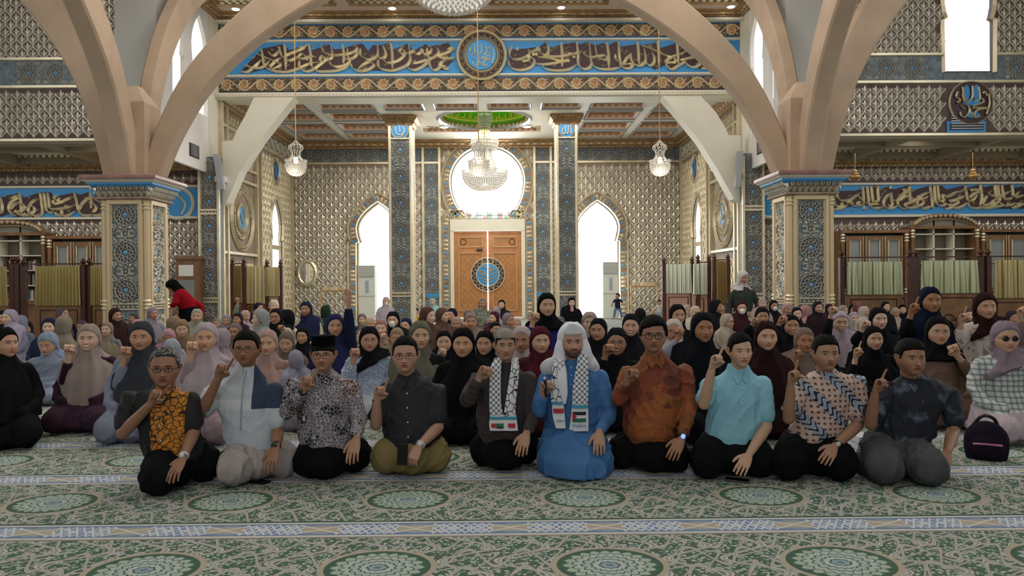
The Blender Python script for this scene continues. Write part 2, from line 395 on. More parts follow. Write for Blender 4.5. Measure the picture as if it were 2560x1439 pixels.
def medal(kind, s, ax, loc, parent, name=None, m0=None):   # a medallion carving as a part; ax: 'F','L','R','B' facing
    k = (kind, round(s, 3), ax, m0)
    if k not in _mc:
        g = med_cell(s, kind); fr = {'F': ((0, 0, 0), (1, 0, 0), (0, 0, 1), (0, -1, 0)), 'L': ((0, 0, 0), (0, 1, 0), (0, 0, 1), (1, 0, 0)), 'R': ((0, 0, 0), (0, -1, 0), (0, 0, 1), (-1, 0, 0)), 'B': ((0, 0, 0), (-1, 0, 0), (0, 0, 1), (0, 1, 0))}[ax]
        g.v = [fmap(v, fr) for v in g.v]
        _mc[k] = g.mesh('medallion', [m0 or silv, slate, bluegem, teal], smooth=False)
    o = bpy.data.objects.new(name or ('medallion' if kind == 0 else 'rosette'), _mc[k]); C.objects.link(o); o.location = loc
    return sub(o, parent)
def bead_row(g, u0, u1, v, w, h, d, step, mi=0, fr=None, vert=False):
    n = max(1, int(abs(u1 - u0) / step)); us = u0 + (np.arange(n) + .5) * (u1 - u0) / n
    T = bev(-w / 2, w / 2, -h / 2, h / 2, 0, d, min(w, h) * .25)
    XF = np.stack([np.full(n, v), us] if vert else [us, np.full(n, v)], -1); g.add(rep(T, XF), mi, fr)
def scroll(fr, u0, u1, vc, hh, parent, name='scroll_frieze', m=None):    # vine scroll carving
    g = G(); n = int((u1 - u0) / (hh * 1.3)); p = (u1 - u0) / n
    us = np.linspace(u0, u1, n * 12 + 1); g.add(ridge(np.stack([us, vc + .40 * hh * np.sin((us - u0) / p * PI)], -1), hh * .15, .05, .012), 0, fr)
    for i in range(n):
        s = 1 if i % 2 == 0 else -1; c = u0 + (i + .5) * p; t = np.linspace(0, 1, 22); a = s * (PI * .5 + t * PI * 3.2)
        r = hh * (.40 - .28 * t); g.add(ridge(np.stack([c + r * np.cos(a), vc - s * .04 * hh + r * np.sin(a)], -1), hh * (.16 - .07 * t), .05, .012), 0, fr)
        g.add(pyr((c, vc), circ(c, vc - s * .04 * hh, .37 * hh, 10), .012, .014), 1, fr)
        for k in range(9):
            b = k * .7 + i; q = (c + .44 * hh * math.cos(b), vc + .40 * hh * math.sin(b)); g.add(pyr(q, circ(q[0], q[1], .075 * hh, 5), .035, .014), 0, fr)
        for sx, sy in ((-.5, 1), (.5, -1), (-.36, -1), (.36, -1), (0.5, 1), (-.25, 1.15)):
            q = (c + sx * p, vc + s * hh * .33 * sy); t2 = np.linspace(0, 1, 8); r2 = .13 * hh * (1 - .6 * t2)
            g.add(ridge(np.stack([q[0] + r2 * np.cos(t2 * 5), q[1] + r2 * np.sin(t2 * 5)], -1), hh * .07, .035, .012), 0, fr)
    o = g.obj(name, [m or gold2, peach], smooth=False, kind='stuff'); return sub(o, parent)
def cornice(name, fr, u0, u1, v0, v1, dep, parent, m=None, step=.22):
    g = G(); m = m or cornm
    h = v1 - v0
    prof = [(0, v0), (dep * .25, v0), (dep * .25, v0 + h * .18), (dep * .5, v0 + h * .3), (dep * .55, v0 + h * .65), (dep, v0 + h * .8), (dep, v1), (0, v1)]
    V = np.array([(u, v, n) for u in (u0, u1) for n, v in prof]); k = len(prof); i = np.arange(k); F = np.stack([i, i + k, (i + 1) % k + k, (i + 1) % k], -1)
    g.add((V, F), 0, fr); bead_row(g, u0, u1, v0 + h * .47, step * .62, h * .34, dep * .62, step, 1, (np.array(fr[0]), fr[1], fr[2], fr[3]))
    bead_row(g, u0, u1, v0 + h * .08, step * .25, h * .12, dep * .38, step * .5, 1, fr)
    o = g.obj(name, [m, gold], smooth=False); return sub(o, parent)
def archpts(c, w, top, neck, n=8, base=0.0):     # pointed horseshoe outline (u, v)
    H = top - neck; R = [(w, base), (w, neck - .03), (w * .86, neck + .01)]
    for t in np.linspace(0.12, 1, n):
        R.append((w * (.86 + .14 * math.sin(min(1, t * 2.6) * PI / 2)) * (1 - max(0, (t - .3) / .7) ** 2.1), neck + H * t))
    P = [(c + a, b) for a, b in R] + [(c - a, b) for a, b in R[-2::-1]]
    return P
def offs(P, d):
    P = np.asarray(P, float); T = np.roll(P, -1, 0) - np.roll(P, 1, 0); T /= np.linalg.norm(T, axis=1)[:, None] + 1e-9
    return P + np.stack([T[:, 1], -T[:, 0]], -1) * d
def arch_frame(P, wd, fr, parent, m=None, base=0.0):       # carved surround with voussoirs
    P = np.asarray(P, float); g = G(); Q = P.copy()
    cx = P[:, 0].mean()
    def off(d):
        O = offs(Q, d); O[:, 1] = np.maximum(O[:, 1], base); O[0] = (Q[0][0] + d * np.sign(Q[0][0] - cx), base); O[-1] = (Q[-1][0] + d * np.sign(Q[-1][0] - cx), base); return O
    g.add(ridge(off(.04), .09, .07), 0, fr); g.add(ridge(off(wd - .05), .09, .08), 0, fr)
    O = cr_(off(wd * .42), 2); L = np.concatenate([[0], np.cumsum(np.linalg.norm(np.diff(O, axis=0), axis=1))]); n = int(L[-1] / .16)
    for i in range(n):
        s = (i + .5) / n * L[-1]; p = np.array([np.interp(s, L, O[:, k]) for k in (0, 1)]); q = np.array([np.interp(s + .02, L, O[:, k]) for k in (0, 1)]) - p
        q /= np.linalg.norm(q) + 1e-9; r = np.array((q[1], -q[0])); h = wd * .30
        pts = [p - q * .06 - r * h, p - q * .05 + r * h * .6, p + r * h, p + q * .05 + r * h * .6, p + q * .06 - r * h]
        g.add(pyr(p, [tuple(a) for a in pts], .05), (1, 0, 0, 0, 1, 2)[i % 6], fr)
    A = off(.03); B = off(wd - .03); k = len(A); V = np.vstack([np.column_stack([A, np.full(k, .012)]), np.column_stack([B, np.full(k, .012)])]); i = np.arange(k - 1)
    g.add((V, np.stack([i, i + k, i + k + 1, i + 1], -1)[:, ::-1]), 3, fr)
    o = g.obj('arch_surround', [m or gold, bluegem, beige, beige], smooth=False); return sub(o, parent)
def inpoly(P):
    P = np.asarray(P, float); Q = np.roll(P, -1, 0)
    def f(u, v):
        c = (P[:, 1] > v) != (Q[:, 1] > v)
        return bool((np.sum(c & (u < (Q[:, 0] - P[:, 0]) * (v - P[:, 1]) / (Q[:, 1] - P[:, 1] + 1e-12) + P[:, 0]))) % 2)
    return f
def strokes(S, org, sc, Y, wd, h, mdl, field=None, name='calligraphy', parent=None, fieldm=None, fr=None, marks=0, seed=1):
    # pen strokes given in picture coordinates of a crop, laid out on the wall plane y=Y
    def q(x, y):
        p = U(org[0] + x / sc, org[1] + y / sc, Y); return (p[0], p[2])
    fr = FRONT(Y); g = G(); rr = np.random.RandomState(seed)
    for s in S:
        P = cr_([q(*a) for a in s], 7); n = len(P); t = np.linspace(0, 1, n); w = wd * (1 - .55 * np.clip((t - .8) / .2, 0, 1)) * (1 - .3 * np.clip((.1 - t) / .1, 0, 1))
        g.add(ridge(P, w, h, .03, pen=math.radians(-38)), 0, fr)
    if field is not None:
        F = np.array([q(*a) for a in field]); ins = inpoly(F)
        sub(G().add(slab([[tuple(a) for a in F]], 0.0, .03), 0, fr).obj('field_panel', fieldm or dkbrown, smooth=False), parent)
        lo, hi = F.min(0), F.max(0); k = 0
        while k < marks:
            c = lo + rr.rand(2) * (hi - lo)
            k += 1; a = rr.rand() * 2; e = wd * .5
            g.add(ridge([c, c + (e * math.cos(a), -e), c + (e * 1.2, -e * .2), c + (e * 1.9, e * .8 * (rr.rand() - .3))], wd * .26, h * .5, .03), 0, fr)
    o = g.obj(name, mdl, smooth=False); return sub(o, parent)
# ------------------------------------------------------------------ floor and shell
YF, YE, YW, YG, XA = 29.0, 21.5, 21.0, 16.3, 7.45
ZA, ZN, ZG, ZT = 6.77, 8.95, 4.43, 9.6
fl = empty('floor', (0, 10, 0), kind='structure')
g = G().add((np.array([(-16, -7, 0), (16, -7, 0), (16, 30, 0), (-16, 30, 0)], float), np.array([(0, 1, 2, 3)])))
g.add(box(-16, 16, -7, 30, -.3, -.004)); o = sub(g.obj('carpet', carp, smooth=False), fl); o['label'] = 'green patterned prayer carpet with white braided borders'
# far wall
wf = empty('wall_back', (0, YF, 0), kind='structure'); FF = FRONT(YF)
def ux(px, Y): return float(U(px, 706, Y)[0])
def uz(py, Y, px=1264): return float(U(px, py, Y)[2])
cl_, cr0 = ux(946, YF), ux(1495, YF); cc = ux(1220, YF)
zt, zn = uz(503, YF), uz(603, YF)
aL, aR = archpts(cl_, .81, zt, zn), archpts(cr0, .81, zt, zn)
rb = 92 * YF / FP; zc_ = uz(452, YF); zs = uz(549, YF)
th = np.linspace(-1.0, PI + 1.0, 33)
aC = [(cc + 1.42, 0.0), (cc + 1.42, zs - .12), (cc + 1.3, zs)] + [(cc + rb * math.cos(a), zc_ + (1.32 if a > 0 and a < PI else 1.68) * math.sin(a)) for a in th] + [(cc - 1.3, zs), (cc - 1.42, zs - .12), (cc - 1.42, 0.0)]
aC = [p for p in aC if True]
def notch(P): return [(x, max(y, 0)) for x, y in P]
out = [(-XA, 0)] + [(x, y) for x, y in reversed(aL)] + [(x, y) for x, y in reversed(aC)] + [(x, y) for x, y in reversed(aR)] + [(XA, 0), (XA, 7.2), (-XA, 7.2)]
sub(G().add(slab([out], -.45, 0), 0, FF).obj('masonry', beige, smooth=False), wf)
ex = [inpoly(offs(a, .38)) for a in (aL, aR)] + [inpoly(offs(aC, .46))]
bz = [(ux(a, YF), ux(b, YF)) for a, b in ((1060, 1101), (1338, 1379))]
exf = lambda u, v: any(e(u, v) for e in ex) or any(a < u < b for a, b in bz) or (abs(u - cc) < 2.0 and v > 5.7 - .0 and False)
zfr0, zfr1 = uz(405, YF), uz(360, YF)
lattice('lattice_relief', FF, -XA, XA, 0, zfr0 - .02, .335, .46, wf, silv, exf, d=.03)
lattice('lattice_relief', FF, bz[0][1], bz[1][0], zfr0 - .05, 6.6, .335, .46, wf, silv, lambda u, v: ex[2](u, v), d=.03)
g = G(); [(g.add(box(p_, q_, zfr0 - .05, zfr0 + .03, 0, .06), 0, FF), g.add(box(p_, q_, zfr1 - .03, zfr1 + .04, 0, .06), 0, FF)) for p_, q_ in ((-XA, bz[0][1]), (bz[1][0], XA))]; g.add(box(-XA, bz[0][0], zfr0, zfr1, 0, .012), 1, FF); g.add(box(bz[1][1], XA, zfr0, zfr1, 0, .012), 1, FF)
for u in (-XA + .05, XA - .05, *bz[0], *bz[1]): g.add(box(u - .045, u + .045, 0, 6.75, 0, .09), 0, FF)
sub(g.obj('mouldings', [gold, teal], smooth=False), wf)
hf = zfr1 - zfr0
for i in range(30):
    u = -XA + .4 + i * (hf * .92)
    if u > XA - .3: break
    if bz[0][0] - .3 < u < bz[1][1] + .3: continue
    medal(0, hf * .95, 'F', (u, YF - .014, (zfr0 + zfr1) / 2), wf)
for a, b in bz:
    c = (a + b) / 2; w = b - a; z = uz(357, YF) - w * .55; sub(G().add(box(a + .03, b - .03, 0, 6.5, 0, .015), 0, FF).obj('pilaster_panel', teal, smooth=False), wf)
    k = 0
    while z > w * .5:
        if 1 or k: medal(0, w * 1.05, 'F', (c, YF - .02, z), wf)
        z -= w * .87; medal(1, w * 1.2, 'F', (c, YF - .02, z + w * .0), wf) if k % 1 == 0 and z > 0 else None; z -= w * .75; k += 1
    sub(G().add(box(a + .05, b - .05, uz(741, YF), uz(732, YF), 0, .04), 0, FF).obj('blue_tile_band', blue, smooth=False), wf)
arch_frame(aL, .4, FF, wf); arch_frame(aR, .4, FF, wf); arch_frame(aC, .42, FF, wf)
sub(G().add(box(ux(1101, YF), ux(1338, YF), uz(352, YF), uz(344, YF), 0, .08), 0, FF).obj('blue_lintel', blue, smooth=False), wf)
cornice('cornice', FF, -XA, XA, 6.48, ZA, .35, wf, step=.3)
for nm, P, px in (('window_1', aL, 0), ('window_2', aR, 0), ('window_3', aC, 0)):
    e = empty(nm, (np.mean([p[0] for p in P]), YF + .25, 0), kind='structure'); zlo = zs + .02 if px == 0 and nm == 'window_3' else 0.02
    Q = [p for p in P if p[1] >= zlo - .05] if nm == 'window_3' else P
    sub(G().add(slab([[tuple(p) for p in reversed(offs(Q, .02))]], 0, .012), 0, FRONT(YF + .25)).obj('pane', pane, smooth=False), e)
    g = G(); A = np.array(Q); g.add(ridge(offs(A, -.035), .09, .07), 0, FRONT(YF + .2)); sub(g.obj('window_frame', cream, smooth=False), e)
    if nm == 'window_3':
        g = G(); g.add(box(cc - 1.3, cc + 1.3, zs + .0, zs + .07, 0, .06), 0, FRONT(YF + .22)); 
        for k in range(7): g.add(box(cc - 1.2 + k * .4 - .015, cc - 1.2 + k * .4 + .015, zs, zs + .32, 0, .05), 0, FRONT(YF + .22))
        g.add(box(cc - 1.3, cc + 1.3, zs + .17, zs + .19, 0, .05), 0, FRONT(YF + .22)); sub(g.obj('mullions', teal, smooth=False), e)
        rr = random.Random(4); sg = [mat('stained_glass_%s' % n, c, .3) for n, c in (('green', 'a8cfb8'), ('pale', 'dfe8e4'), ('red', 'd8a898'))]
        for k in range(12): sub(G().add(box(cc - 1.18 + k * .2, cc - 1.02 + k * .2, zs + .07, zs + (.16 if k % 2 else .27), 0, .02), 0, FRONT(YF + .21)).obj('stained_pane', sg[k % 3], smooth=False), e)
# door
dz = uz(576, YF); dw = 84 * YF / FP; d0 = empty('door_1', (cc, YF, 0), kind='structure')
g = G(); g.add(box(cc - 1.42, cc - dw, 0, dz, 0, .12), 0, FF); g.add(box(cc + dw, cc + 1.42, 0, dz, 0, .12), 0, FF); g.add(box(cc - 1.42, cc + 1.42, dz, zs + .02, 0, .14), 0, FF)
sub(g.obj('door_frame', cream, smooth=False), d0)
for s in (-1, 1):
    a, b = sorted((cc + s * .02, cc + s * dw)); lf = sub(G().add(box(a, b, .05, dz - .02, .0, .06), 0, FF).add(box(a, b, dz - .1, dz - .02, .06, .09), 0, FF).obj('door_leaf', woodl, smooth=False), d0)
    g = G(); h = .018; a1, b1 = a + .18, b - .18
    z1, z2, z3, z4 = .3, dz - .85, dz - .62, dz - .25
    for (p0, p1) in ((z1, z2), (z3, z4)):
        for u in (a1, b1): g.add(box(u - h, u + h, p0, p1, .06, .1), 0, FF)
        for v in (p0, p1): g.add(box(a1, b1, v - h, v + h, .06, .1), 0, FF)
    n = 0; st = .115
    for j in range(int((z2 - z1) / st)):
        for i in range(int((b1 - a1) / st)):
            u = a1 + .06 + i * st; v = z1 + .06 + j * st; q = 1 if (i + j) % 2 else -1; e = .05
            if (u - cc) ** 2 + (v - uz(686, YF)) ** 2 < .6: continue
            for off in (-.022, .022): g.add(ridge([(u - e, v - q * e + off), (u + e, v + q * e + off)], .018, .015, .06), 0, FF)
    for i in range(14): u = a1 + .06 + i * (b1 - a1 - .1) / 14; g.add(ridge([(u, z3 + .08), (u + .05, (z3 + z4) / 2), (u, z4 - .08)], .02, .015, .06), 0, FF)
    g.add(ridge(circ(a1 + .17 if s < 0 else b1 - .17, (z3 + z4) / 2, .11, 14), .03, .02, .06, closed=True), 1, FF)
    sub(g.obj('lattice_panel', [woodp, dkbrown], smooth=False), d0)
dm = (cc, uz(686, YF)); g = G(); R = 42 * YF / FP
g.add(pyr(dm, circ(*dm, R, 32), .02, .08), 1, FF); g.add(pyr(dm, circ(*dm, R * .66, 32), .02, .1), 2, FF)
for r, w in ((R, .05), (R * .68, .05), (R * .52, .02)): g.add(ridge(circ(*dm, r, 36), w, .03, .1, closed=True), 0, FF)
t = np.arange(120) / 120 * 2 * PI; r = R * (.84 + .09 * np.sin(t * 20)); g.add(ridge(np.stack([dm[0] + r * np.cos(t), dm[1] + r * np.sin(t)], -1), .03, .03, .1, closed=True), 0, FF)
for pts in ([(-.18, .3), (0, .22), (.02, .05)], [(.05, .33), (.12, .15), (.02, .02)], [(.3, .22), (.12, .14), (.0, .1)], [(-.22, -.05), (-.1, -.02), (0, -.1), (.18, .0), (.28, .06)], [(-.25, -.12), (0, -.2), (.24, -.1)], [(-.1, -.28), (0, -.25), (.14, -.29)], [(-.3, .1), (-.2, .16), (-.12, .06), (-.22, 0), (-.3, .1)]):
    g.add(ridge(cr_([(dm[0] + a, dm[1] + b) for a, b in pts], 5), .035, .02, .12), 3, FF)
sub(g.obj('door_medallion', [gold, dkbrown, blue, woodp], smooth=False), d0)
sub(G().add(box(cc - .42, cc - .2, dz - .78, dz - .7, .06, .12), 0, FF).obj('door_closer', dark, smooth=False), d0)
sub(G().add(box(cc - .018, cc + .018, .6, dz + .05, .1, .13), 0, FF).obj('centre_strip', mat('lit_gap', 'ffffff', .3, emit=1.2), smooth=False), d0)
# alcove side walls
for s, nm in ((-1, 'wall_left'), (1, 'wall_right')):
    w = empty(nm, (s * XA, 25, 0), kind='structure'); fr = LEFTW(-XA) if s < 0 else RIGHTW(XA); q = 1 if s < 0 else -1
    yc = 27.07 if s < 0 else 26.8; P = archpts(q * yc, .67, zt, zn); lo, hi = sorted((q * 21.6, q * 29.4))
    out = [(lo, 0)] + list(reversed(P)) + [(hi, 0), (hi, 9.1), (lo, 9.1)]
    sub(G().add(slab([out], -.12, 0), 0, fr).obj('masonry', beige, smooth=False), w); e_ = inpoly(offs(P, .14))
    a, b = sorted((q * 25.2, q * 29)); lattice('lattice_relief', fr, a, b, 0, zfr0, .335, .46, w, gold, e_, d=.03)
    a, b = sorted((q * 21.7, q * 24.7)); lattice('lattice_relief', fr, a, b, 4.9, 6.5, .26, .36, w, gold, None, d=.03); lattice('lattice_relief', fr, a, b, 0, 2.2, .26, .36, w, gold, None, d=.03)
    g = G(); 
    for yy in (21.75, 22.1, 24.75, 25.15, 28.9): g.add(box(q * yy - .05, q * yy + .05, 0, 6.6, 0, .12), 0, fr)
    for zz in (2.3, 4.55, 4.95, zfr0, zfr1):
        a, b = sorted((q * 21.75, q * (24.75 if zz < 5 else 28.9))); g.add(box(a, b, zz - .04, zz + .04, 0, .1), 0, fr)
    mc = (q * 23.5, 3.42)
    for r in (1.0, .9, .42, .38): g.add(ridge(circ(*mc, r, 36, r * 1.02), .07, .06, .02, closed=True), 0, fr)
    g.add(pyr(mc, circ(*mc, .38, 24), .03, .02), 1, fr); g.add(ridge(cr_([(mc[0] - .2, mc[1] + .1), (mc[0], mc[1] - .15), (mc[0] + .2, mc[1]), (mc[0] + .05, mc[1] + .25)], 5), .06, .04, .05), 0, fr)
    for k in range(40):
        a = k * 2.4; r = .5 + .36 * ((k * .618) % 1); c = (mc[0] + r * math.cos(a), mc[1] + r * math.sin(a)); t = np.linspace(0, 1, 7); r2 = .09 * (1 - .6 * t); g.add(ridge(np.stack([c[0] + r2 * np.cos(t * 5 + a), c[1] + r2 * np.sin(t * 5 + a)], -1), .035, .05, .01), 0, fr)
    m2 = (q * 26.95, 5.35)
    g.add(ridge(circ(*m2, .42, 28, .5), .07, .06, .02, closed=True), 0, fr); g.add(pyr(m2, circ(*m2, .38, 24, .46), .03, .02), 2, fr); g.add(ridge(cr_([(m2[0] - .2, m2[1] + .2), (m2[0], m2[1] - .2), (m2[0] + .2, m2[1]), (m2[0] + .1, m2[1] + .3)], 5), .05, .04, .05), 1, fr)
    sub(g.obj('mouldings', [gold, blue, slate], smooth=False), w)
    ax = 'L' if s < 0 else 'R'; X_ = s * (XA - .02)
    for yy in (21.93, 24.95):
        for k in range(11): medal(k % 2, .36, ax, (X_, yy, .6 + k * .52), w)
    for k in range(6): medal(0, hf * .95, ax, (X_, 25.6 + k * .62, (zfr0 + zfr1) / 2), w)
    for k in range(4): medal(0, hf * .95, ax, (X_, 22.35 + k * .66, 4.75 + .0 * k), w) if 0 else None
    cornice('cornice', fr, *sorted((q * 21.7, q * 29)), 6.48, ZA, .35, w, step=.3)
    e = empty('window_%d' % (4 if s < 0 else 5), (s * (XA + .08), yc, 0), kind='structure')
    fr2 = LEFTW(-XA - .08) if s < 0 else RIGHTW(XA + .08)
    sub(G().add(slab([[tuple(p) for p in reversed(offs(P, .02))]], 0, .012), 0, fr2).obj('pane', pane, smooth=False), e)
    g = G().add(ridge(offs(np.array(P), .04), .1, .07), 0, fr); g.add(ridge(offs(np.array(P), -.03), .06, .05), 0, fr2); g.add(box(q * yc - .67, q * yc + .67, 2.6, 2.75, 0, .05), 0, fr2); sub(g.obj('window_frame', gold, smooth=False), e)
# alcove ceiling
ce = empty('ceiling', (0, 25, ZA), kind='structure')
ry0, ry1 = 24.1, 27.35; rx0, rx1 = ux(1035, 24.1), ux(1366, 24.1)
hole = [(rx0, -ry1), (rx1, -ry1), (rx1, -ry0), (rx0, -ry0)]; fs = SOFF(ZA)
cof = []
RW = ((22.5, 23.75), (24.05, 25.3), (25.7, 26.95), (27.25, 28.45))
for x0, x1 in ((3.35, 5.0), (5.35, 6.8)):
    for s in (-1, 1):
        for y0, y1 in RW: cof.append((*sorted((s * x0, s * x1)), y0, y1))
for x0, x1 in ((.2, 1.45), (1.85, 3.0)):
    for s in (-1, 1): cof.append((*sorted((s * x0, s * x1)), 22.5, 23.7))
loops = [[(-XA - .3, -29.4), (XA + .3, -29.4), (XA + .3, -21.5), (-XA - .3, -21.5)], hole] + [[(a, -d), (b, -d), (b, -c), (a, -c)] for a, b, c, d in cof]
sub(G().add(slab(loops, -.3, 0), 0, fs).obj('ceiling_slab', cream, smooth=False), ce)
for a, b, c, d in cof:
    g = G(); g.add((fmap(np.array([(a, -d, -.2), (b, -d, -.2), (b, -c, -.2), (a, -c, -.2)], float), fs), np.array([(0, 1, 2, 3)])), 2)
    g.add(ridge([(a - .03, -d - .03), (b + .03, -d - .03), (b + .03, -c + .03), (a - .03, -c + .03)], .1, .04, 0, closed=True), 0, fs)
    for yy in (d - .02,):
        fq = FRONT(yy); g.add(box(a, b, ZA + .01, ZA + .22, 0, .02), 2, fq); bead_row(g, a + .04, b - .04, ZA + .09, .12, .07, .05, .2, 3, fq); g.add(box(a, b, ZA + .15, ZA + .19, 0, .08), 1, fq)
    for xx, nn in ((a + .02, 1), (b - .02, -1)):
        fq = ((xx, 0, 0), (0, nn, 0), (0, 0, 1), (nn, 0, 0)); lo, hi = sorted((nn * c, nn * d)); g.add(box(lo, hi, ZA + .01, ZA + .22, 0, .02), 2, fq); bead_row(g, lo, hi, ZA + .09, .12, .07, .05, .2, 3, fq)
    sub(g.obj('coffer', [gblk, cornm, pinkc, mat('rust_dentil_%d' % len(bpy.data.materials), 'c09478', .6)], smooth=False), ce)
rc = (0.0, -(ry0 + ry1) / 2); Rd = 1.5; fz = SOFF(ZA + .12)
sub(G().add(slab([[(rx0, -ry1), (rx1, -ry1), (rx1, -ry0), (rx0, -ry0)], [tuple(p) for p in circ(*rc, Rd, 40)]], -.12, 0), 0, fz).obj('ceiling_recess', cream, smooth=False), ce)
g = G(); g.add(ridge([(rx0 + .05, -ry1 + .05), (rx1 - .05, -ry1 + .05), (rx1 - .05, -ry0 - .05), (rx0 + .05, -ry0 - .05)], .2, .08, -.28, closed=True), 0, fs)
g.add(ridge(circ(*rc, Rd + .06, 48), .14, .07, 0, closed=True), 0, fz); bead_row(g, rx0 + .2, rx1 - .2, -ry1 + .2, .12, .1, .07, .2, 1, fz)
for sx in (-1, 1):
    for k in range(5): g.add(pyr((sx * 1.75 + .06 * k, rc[1] - 1.3), circ(sx * 1.75 + sx * .07 * k, rc[1] - 1.3 + .03 * k, .08, 6), .03), 1, fz)
sub(g.obj('recess_moulding', [gblk, cornm], smooth=False), ce)
green = mat('green_dome', '84e23c', .6)
g = G(); zz = ZA + .42; cen = (0, -rc[1]); nr = 9
R = [[(cen[0] + (Rd + .02) * math.cos(t) * k, cen[1] + (Rd + .02) * math.sin(t) * k, zz + h) for t in np.arange(40) / 40 * 2 * PI] for k, h in ((1.01, -.16), (1, .2), (.97, .7), (.85, 1.1), (.6, 1.4), (.3, 1.55), (.02, 1.6))]
V, F = rings(R); g.add((V, [F[0][:, ::-1]])); ob = g.obj('green_dome', green); sub(ob, ce)
V, F = rings([[(cen[0] + Rd * k * math.cos(t), cen[1] + Rd * k * math.sin(t), z_) for t in np.arange(40) / 40 * 2 * PI] for k, z_ in ((1.02, ZA + .1), (1.02, ZA + .27))]); sub(G().add((V, F[0][:, ::-1])).obj('dome_drum', cornm), ce)
fq = FRONT(ry1 - .02); g = G(); g.add(box(rx0, rx1, ZA, ZA + .14, 0, .03), 0, fq); bead_row(g, rx0 + .1, rx1 - .1, ZA + .07, .14, .08, .07, .22, 1, fq); sub(g.obj('recess_dentils', [pinkc, cornm], smooth=False), ce)
g = G(); t = np.arange(48)
for k in t:
    a = k / 48 * 2 * PI; c = (cen[0] + (Rd - .03) * math.cos(a), cen[1] + (Rd - .03) * math.sin(a)); g.add(ell((c[0] * .99, cen[1] + (c[1] - cen[1]) * .99, ZA + .19), (.06, .06, .07), 6, 4))
sub(g.obj('dome_bead_ring', cornm), ce)
# gold kufic letters around the dome wall
g = G(); yel = mat('yellow_lettering', 'f0e45a', .5)
rr = random.Random(5)
for k in range(34):
    a0 = PI * (.02 + .96 * k / 34); hh = (.14, .36, .2, .42, .16, .3)[k % 6]; z0 = ZA + .36; hh *= .75
    for da, zb, zt2 in ((0, 0, hh), (.05, 0, hh * (.5 if k % 3 else 1))):
        a = a0 + da; rr_ = Rd - .05; p = lambda a, z: (cen[0] + rr_ * math.cos(a), cen[1] + rr_ * math.sin(a), z)
        g.add(tube([p(a, z0 + zb), p(a, z0 + zt2)], .026, 4, round_=False))
    g.add(tube([p(a0, z0), p(a0 + .04, z0 - .005), p(a0 + .085, z0)], .026, 4, round_=False)); 
    if k % 2: g.add(tube([p(a0, z0 + hh * .55), p(a0 + .05, z0 + hh * .55)], .02, 4, round_=False))
sub(g.obj('dome_lettering', yel), ce)
def downlight(p, r=.11, lab='round recessed downlight glowing white', group=None):
    e = empty('downlight', p, label=lab, cat='ceiling light', group=group)
    sub(G().add(lathe([(r, 0), (r * 1.25, -.005), (r * 1.3, -.03), (r, -.035)], 16, p)).obj('trim_ring', white), e)
    sub(G().add(lathe([(.001, -.05), (r * .9, -.045), (r * .95, -.036), (.001, -.036)], 16, p)).obj('lens', glow), e)
for px in (1110, 1318): 
    p = U(px, 322, 26.9); downlight((p[0], p[1], ZA + .12), .13, 'downlight glowing at the %s of the green dome recess' % ('left' if px < 1200 else 'right'))

def holewall(u0, u1, v0, v1, holes, n0, n1):
    hs_ = sorted(holes, key=lambda h: h[0][0] + h[-1][0]); g = G(); cs = [None] + hs_ + [None]
    for i in range(len(cs) - 1):
        L, R = cs[i], cs[i + 1]
        lc = u0 if L is None else (L[0][0] + L[-1][0]) / 2; rc_ = u1 if R is None else (R[0][0] + R[-1][0]) / 2
        P = [(lc, v0), (rc_, v0)]
        if R is not None: P += [(rc_, R[-1][1])] + list(R[::-1][:len(R) // 2 + 1])
        P += [(rc_, v1), (lc, v1)]
        if L is not None: P += list(L[:len(L) // 2 + 1][::-1]) + [(lc, L[0][1])]
        Q = [P[0]]
        for p in P[1:]:
            if abs(p[0] - Q[-1][0]) + abs(p[1] - Q[-1][1]) > 1e-5: Q.append(p)
        g.add(slab([Q], n0, n1))
    return g.data()
# ------------------------------------------------------------------ entablature arch band
en = empty('trim_1', (0, YE, ZA), kind='structure'); fe = FRONT(YE); ZE = lambda y: uz(y, YE, 1204)
z0, z1 = ZE(242), ZE(46)
sub(G().add(box(-XA - .2, XA + .2, YE, YE + .7, z0, z1 + .3)).obj('beam', blue, smooth=False), en)
g = G(); XL = XA + .02
for ya, yb, n in ((242, 229, .14), (191, 183, .07), (104, 97, .07), (58, 48, .14)):
    g.add(bev(-XL, XL, ZE(ya), ZE(yb), 0, n, .02), 0, fe)
for u in (-XL + .05, XL - .05): g.add(box(u - .07, u + .07, z0, z1, 0, .1), 0, fe)
bead_row(g, -XL, XL, ZE(236), .06, .05, .16, .1, 1, fe); bead_row(g, -XL, XL, ZE(187), .05, .04, .09, .09, 1, fe); bead_row(g, -XL, XL, ZE(100.5), .05, .04, .09, .09, 1, fe)
g.add(box(-XL, XL, z0 - .02, z0 + .01, -.72, .02), 0, fe)
sub(g.obj('mouldings', [cream, gold], smooth=False), en)
g = G()
for ya, yb in ((226, 193), (94, 61)): g.add(box(-XL + .1, XL - .1, ZE(ya), ZE(yb), 0, .012), 0, fe)
sub(g.obj('frieze_field', brown, smooth=False), en)
for yc_ in (209.5, 77.5):
    for a, b in ((-XL + .1, -.04), (.04, XL - .1)): scroll(fe, a, b, ZE(yc_), (ZE(193) - ZE(226)) * .98, en)
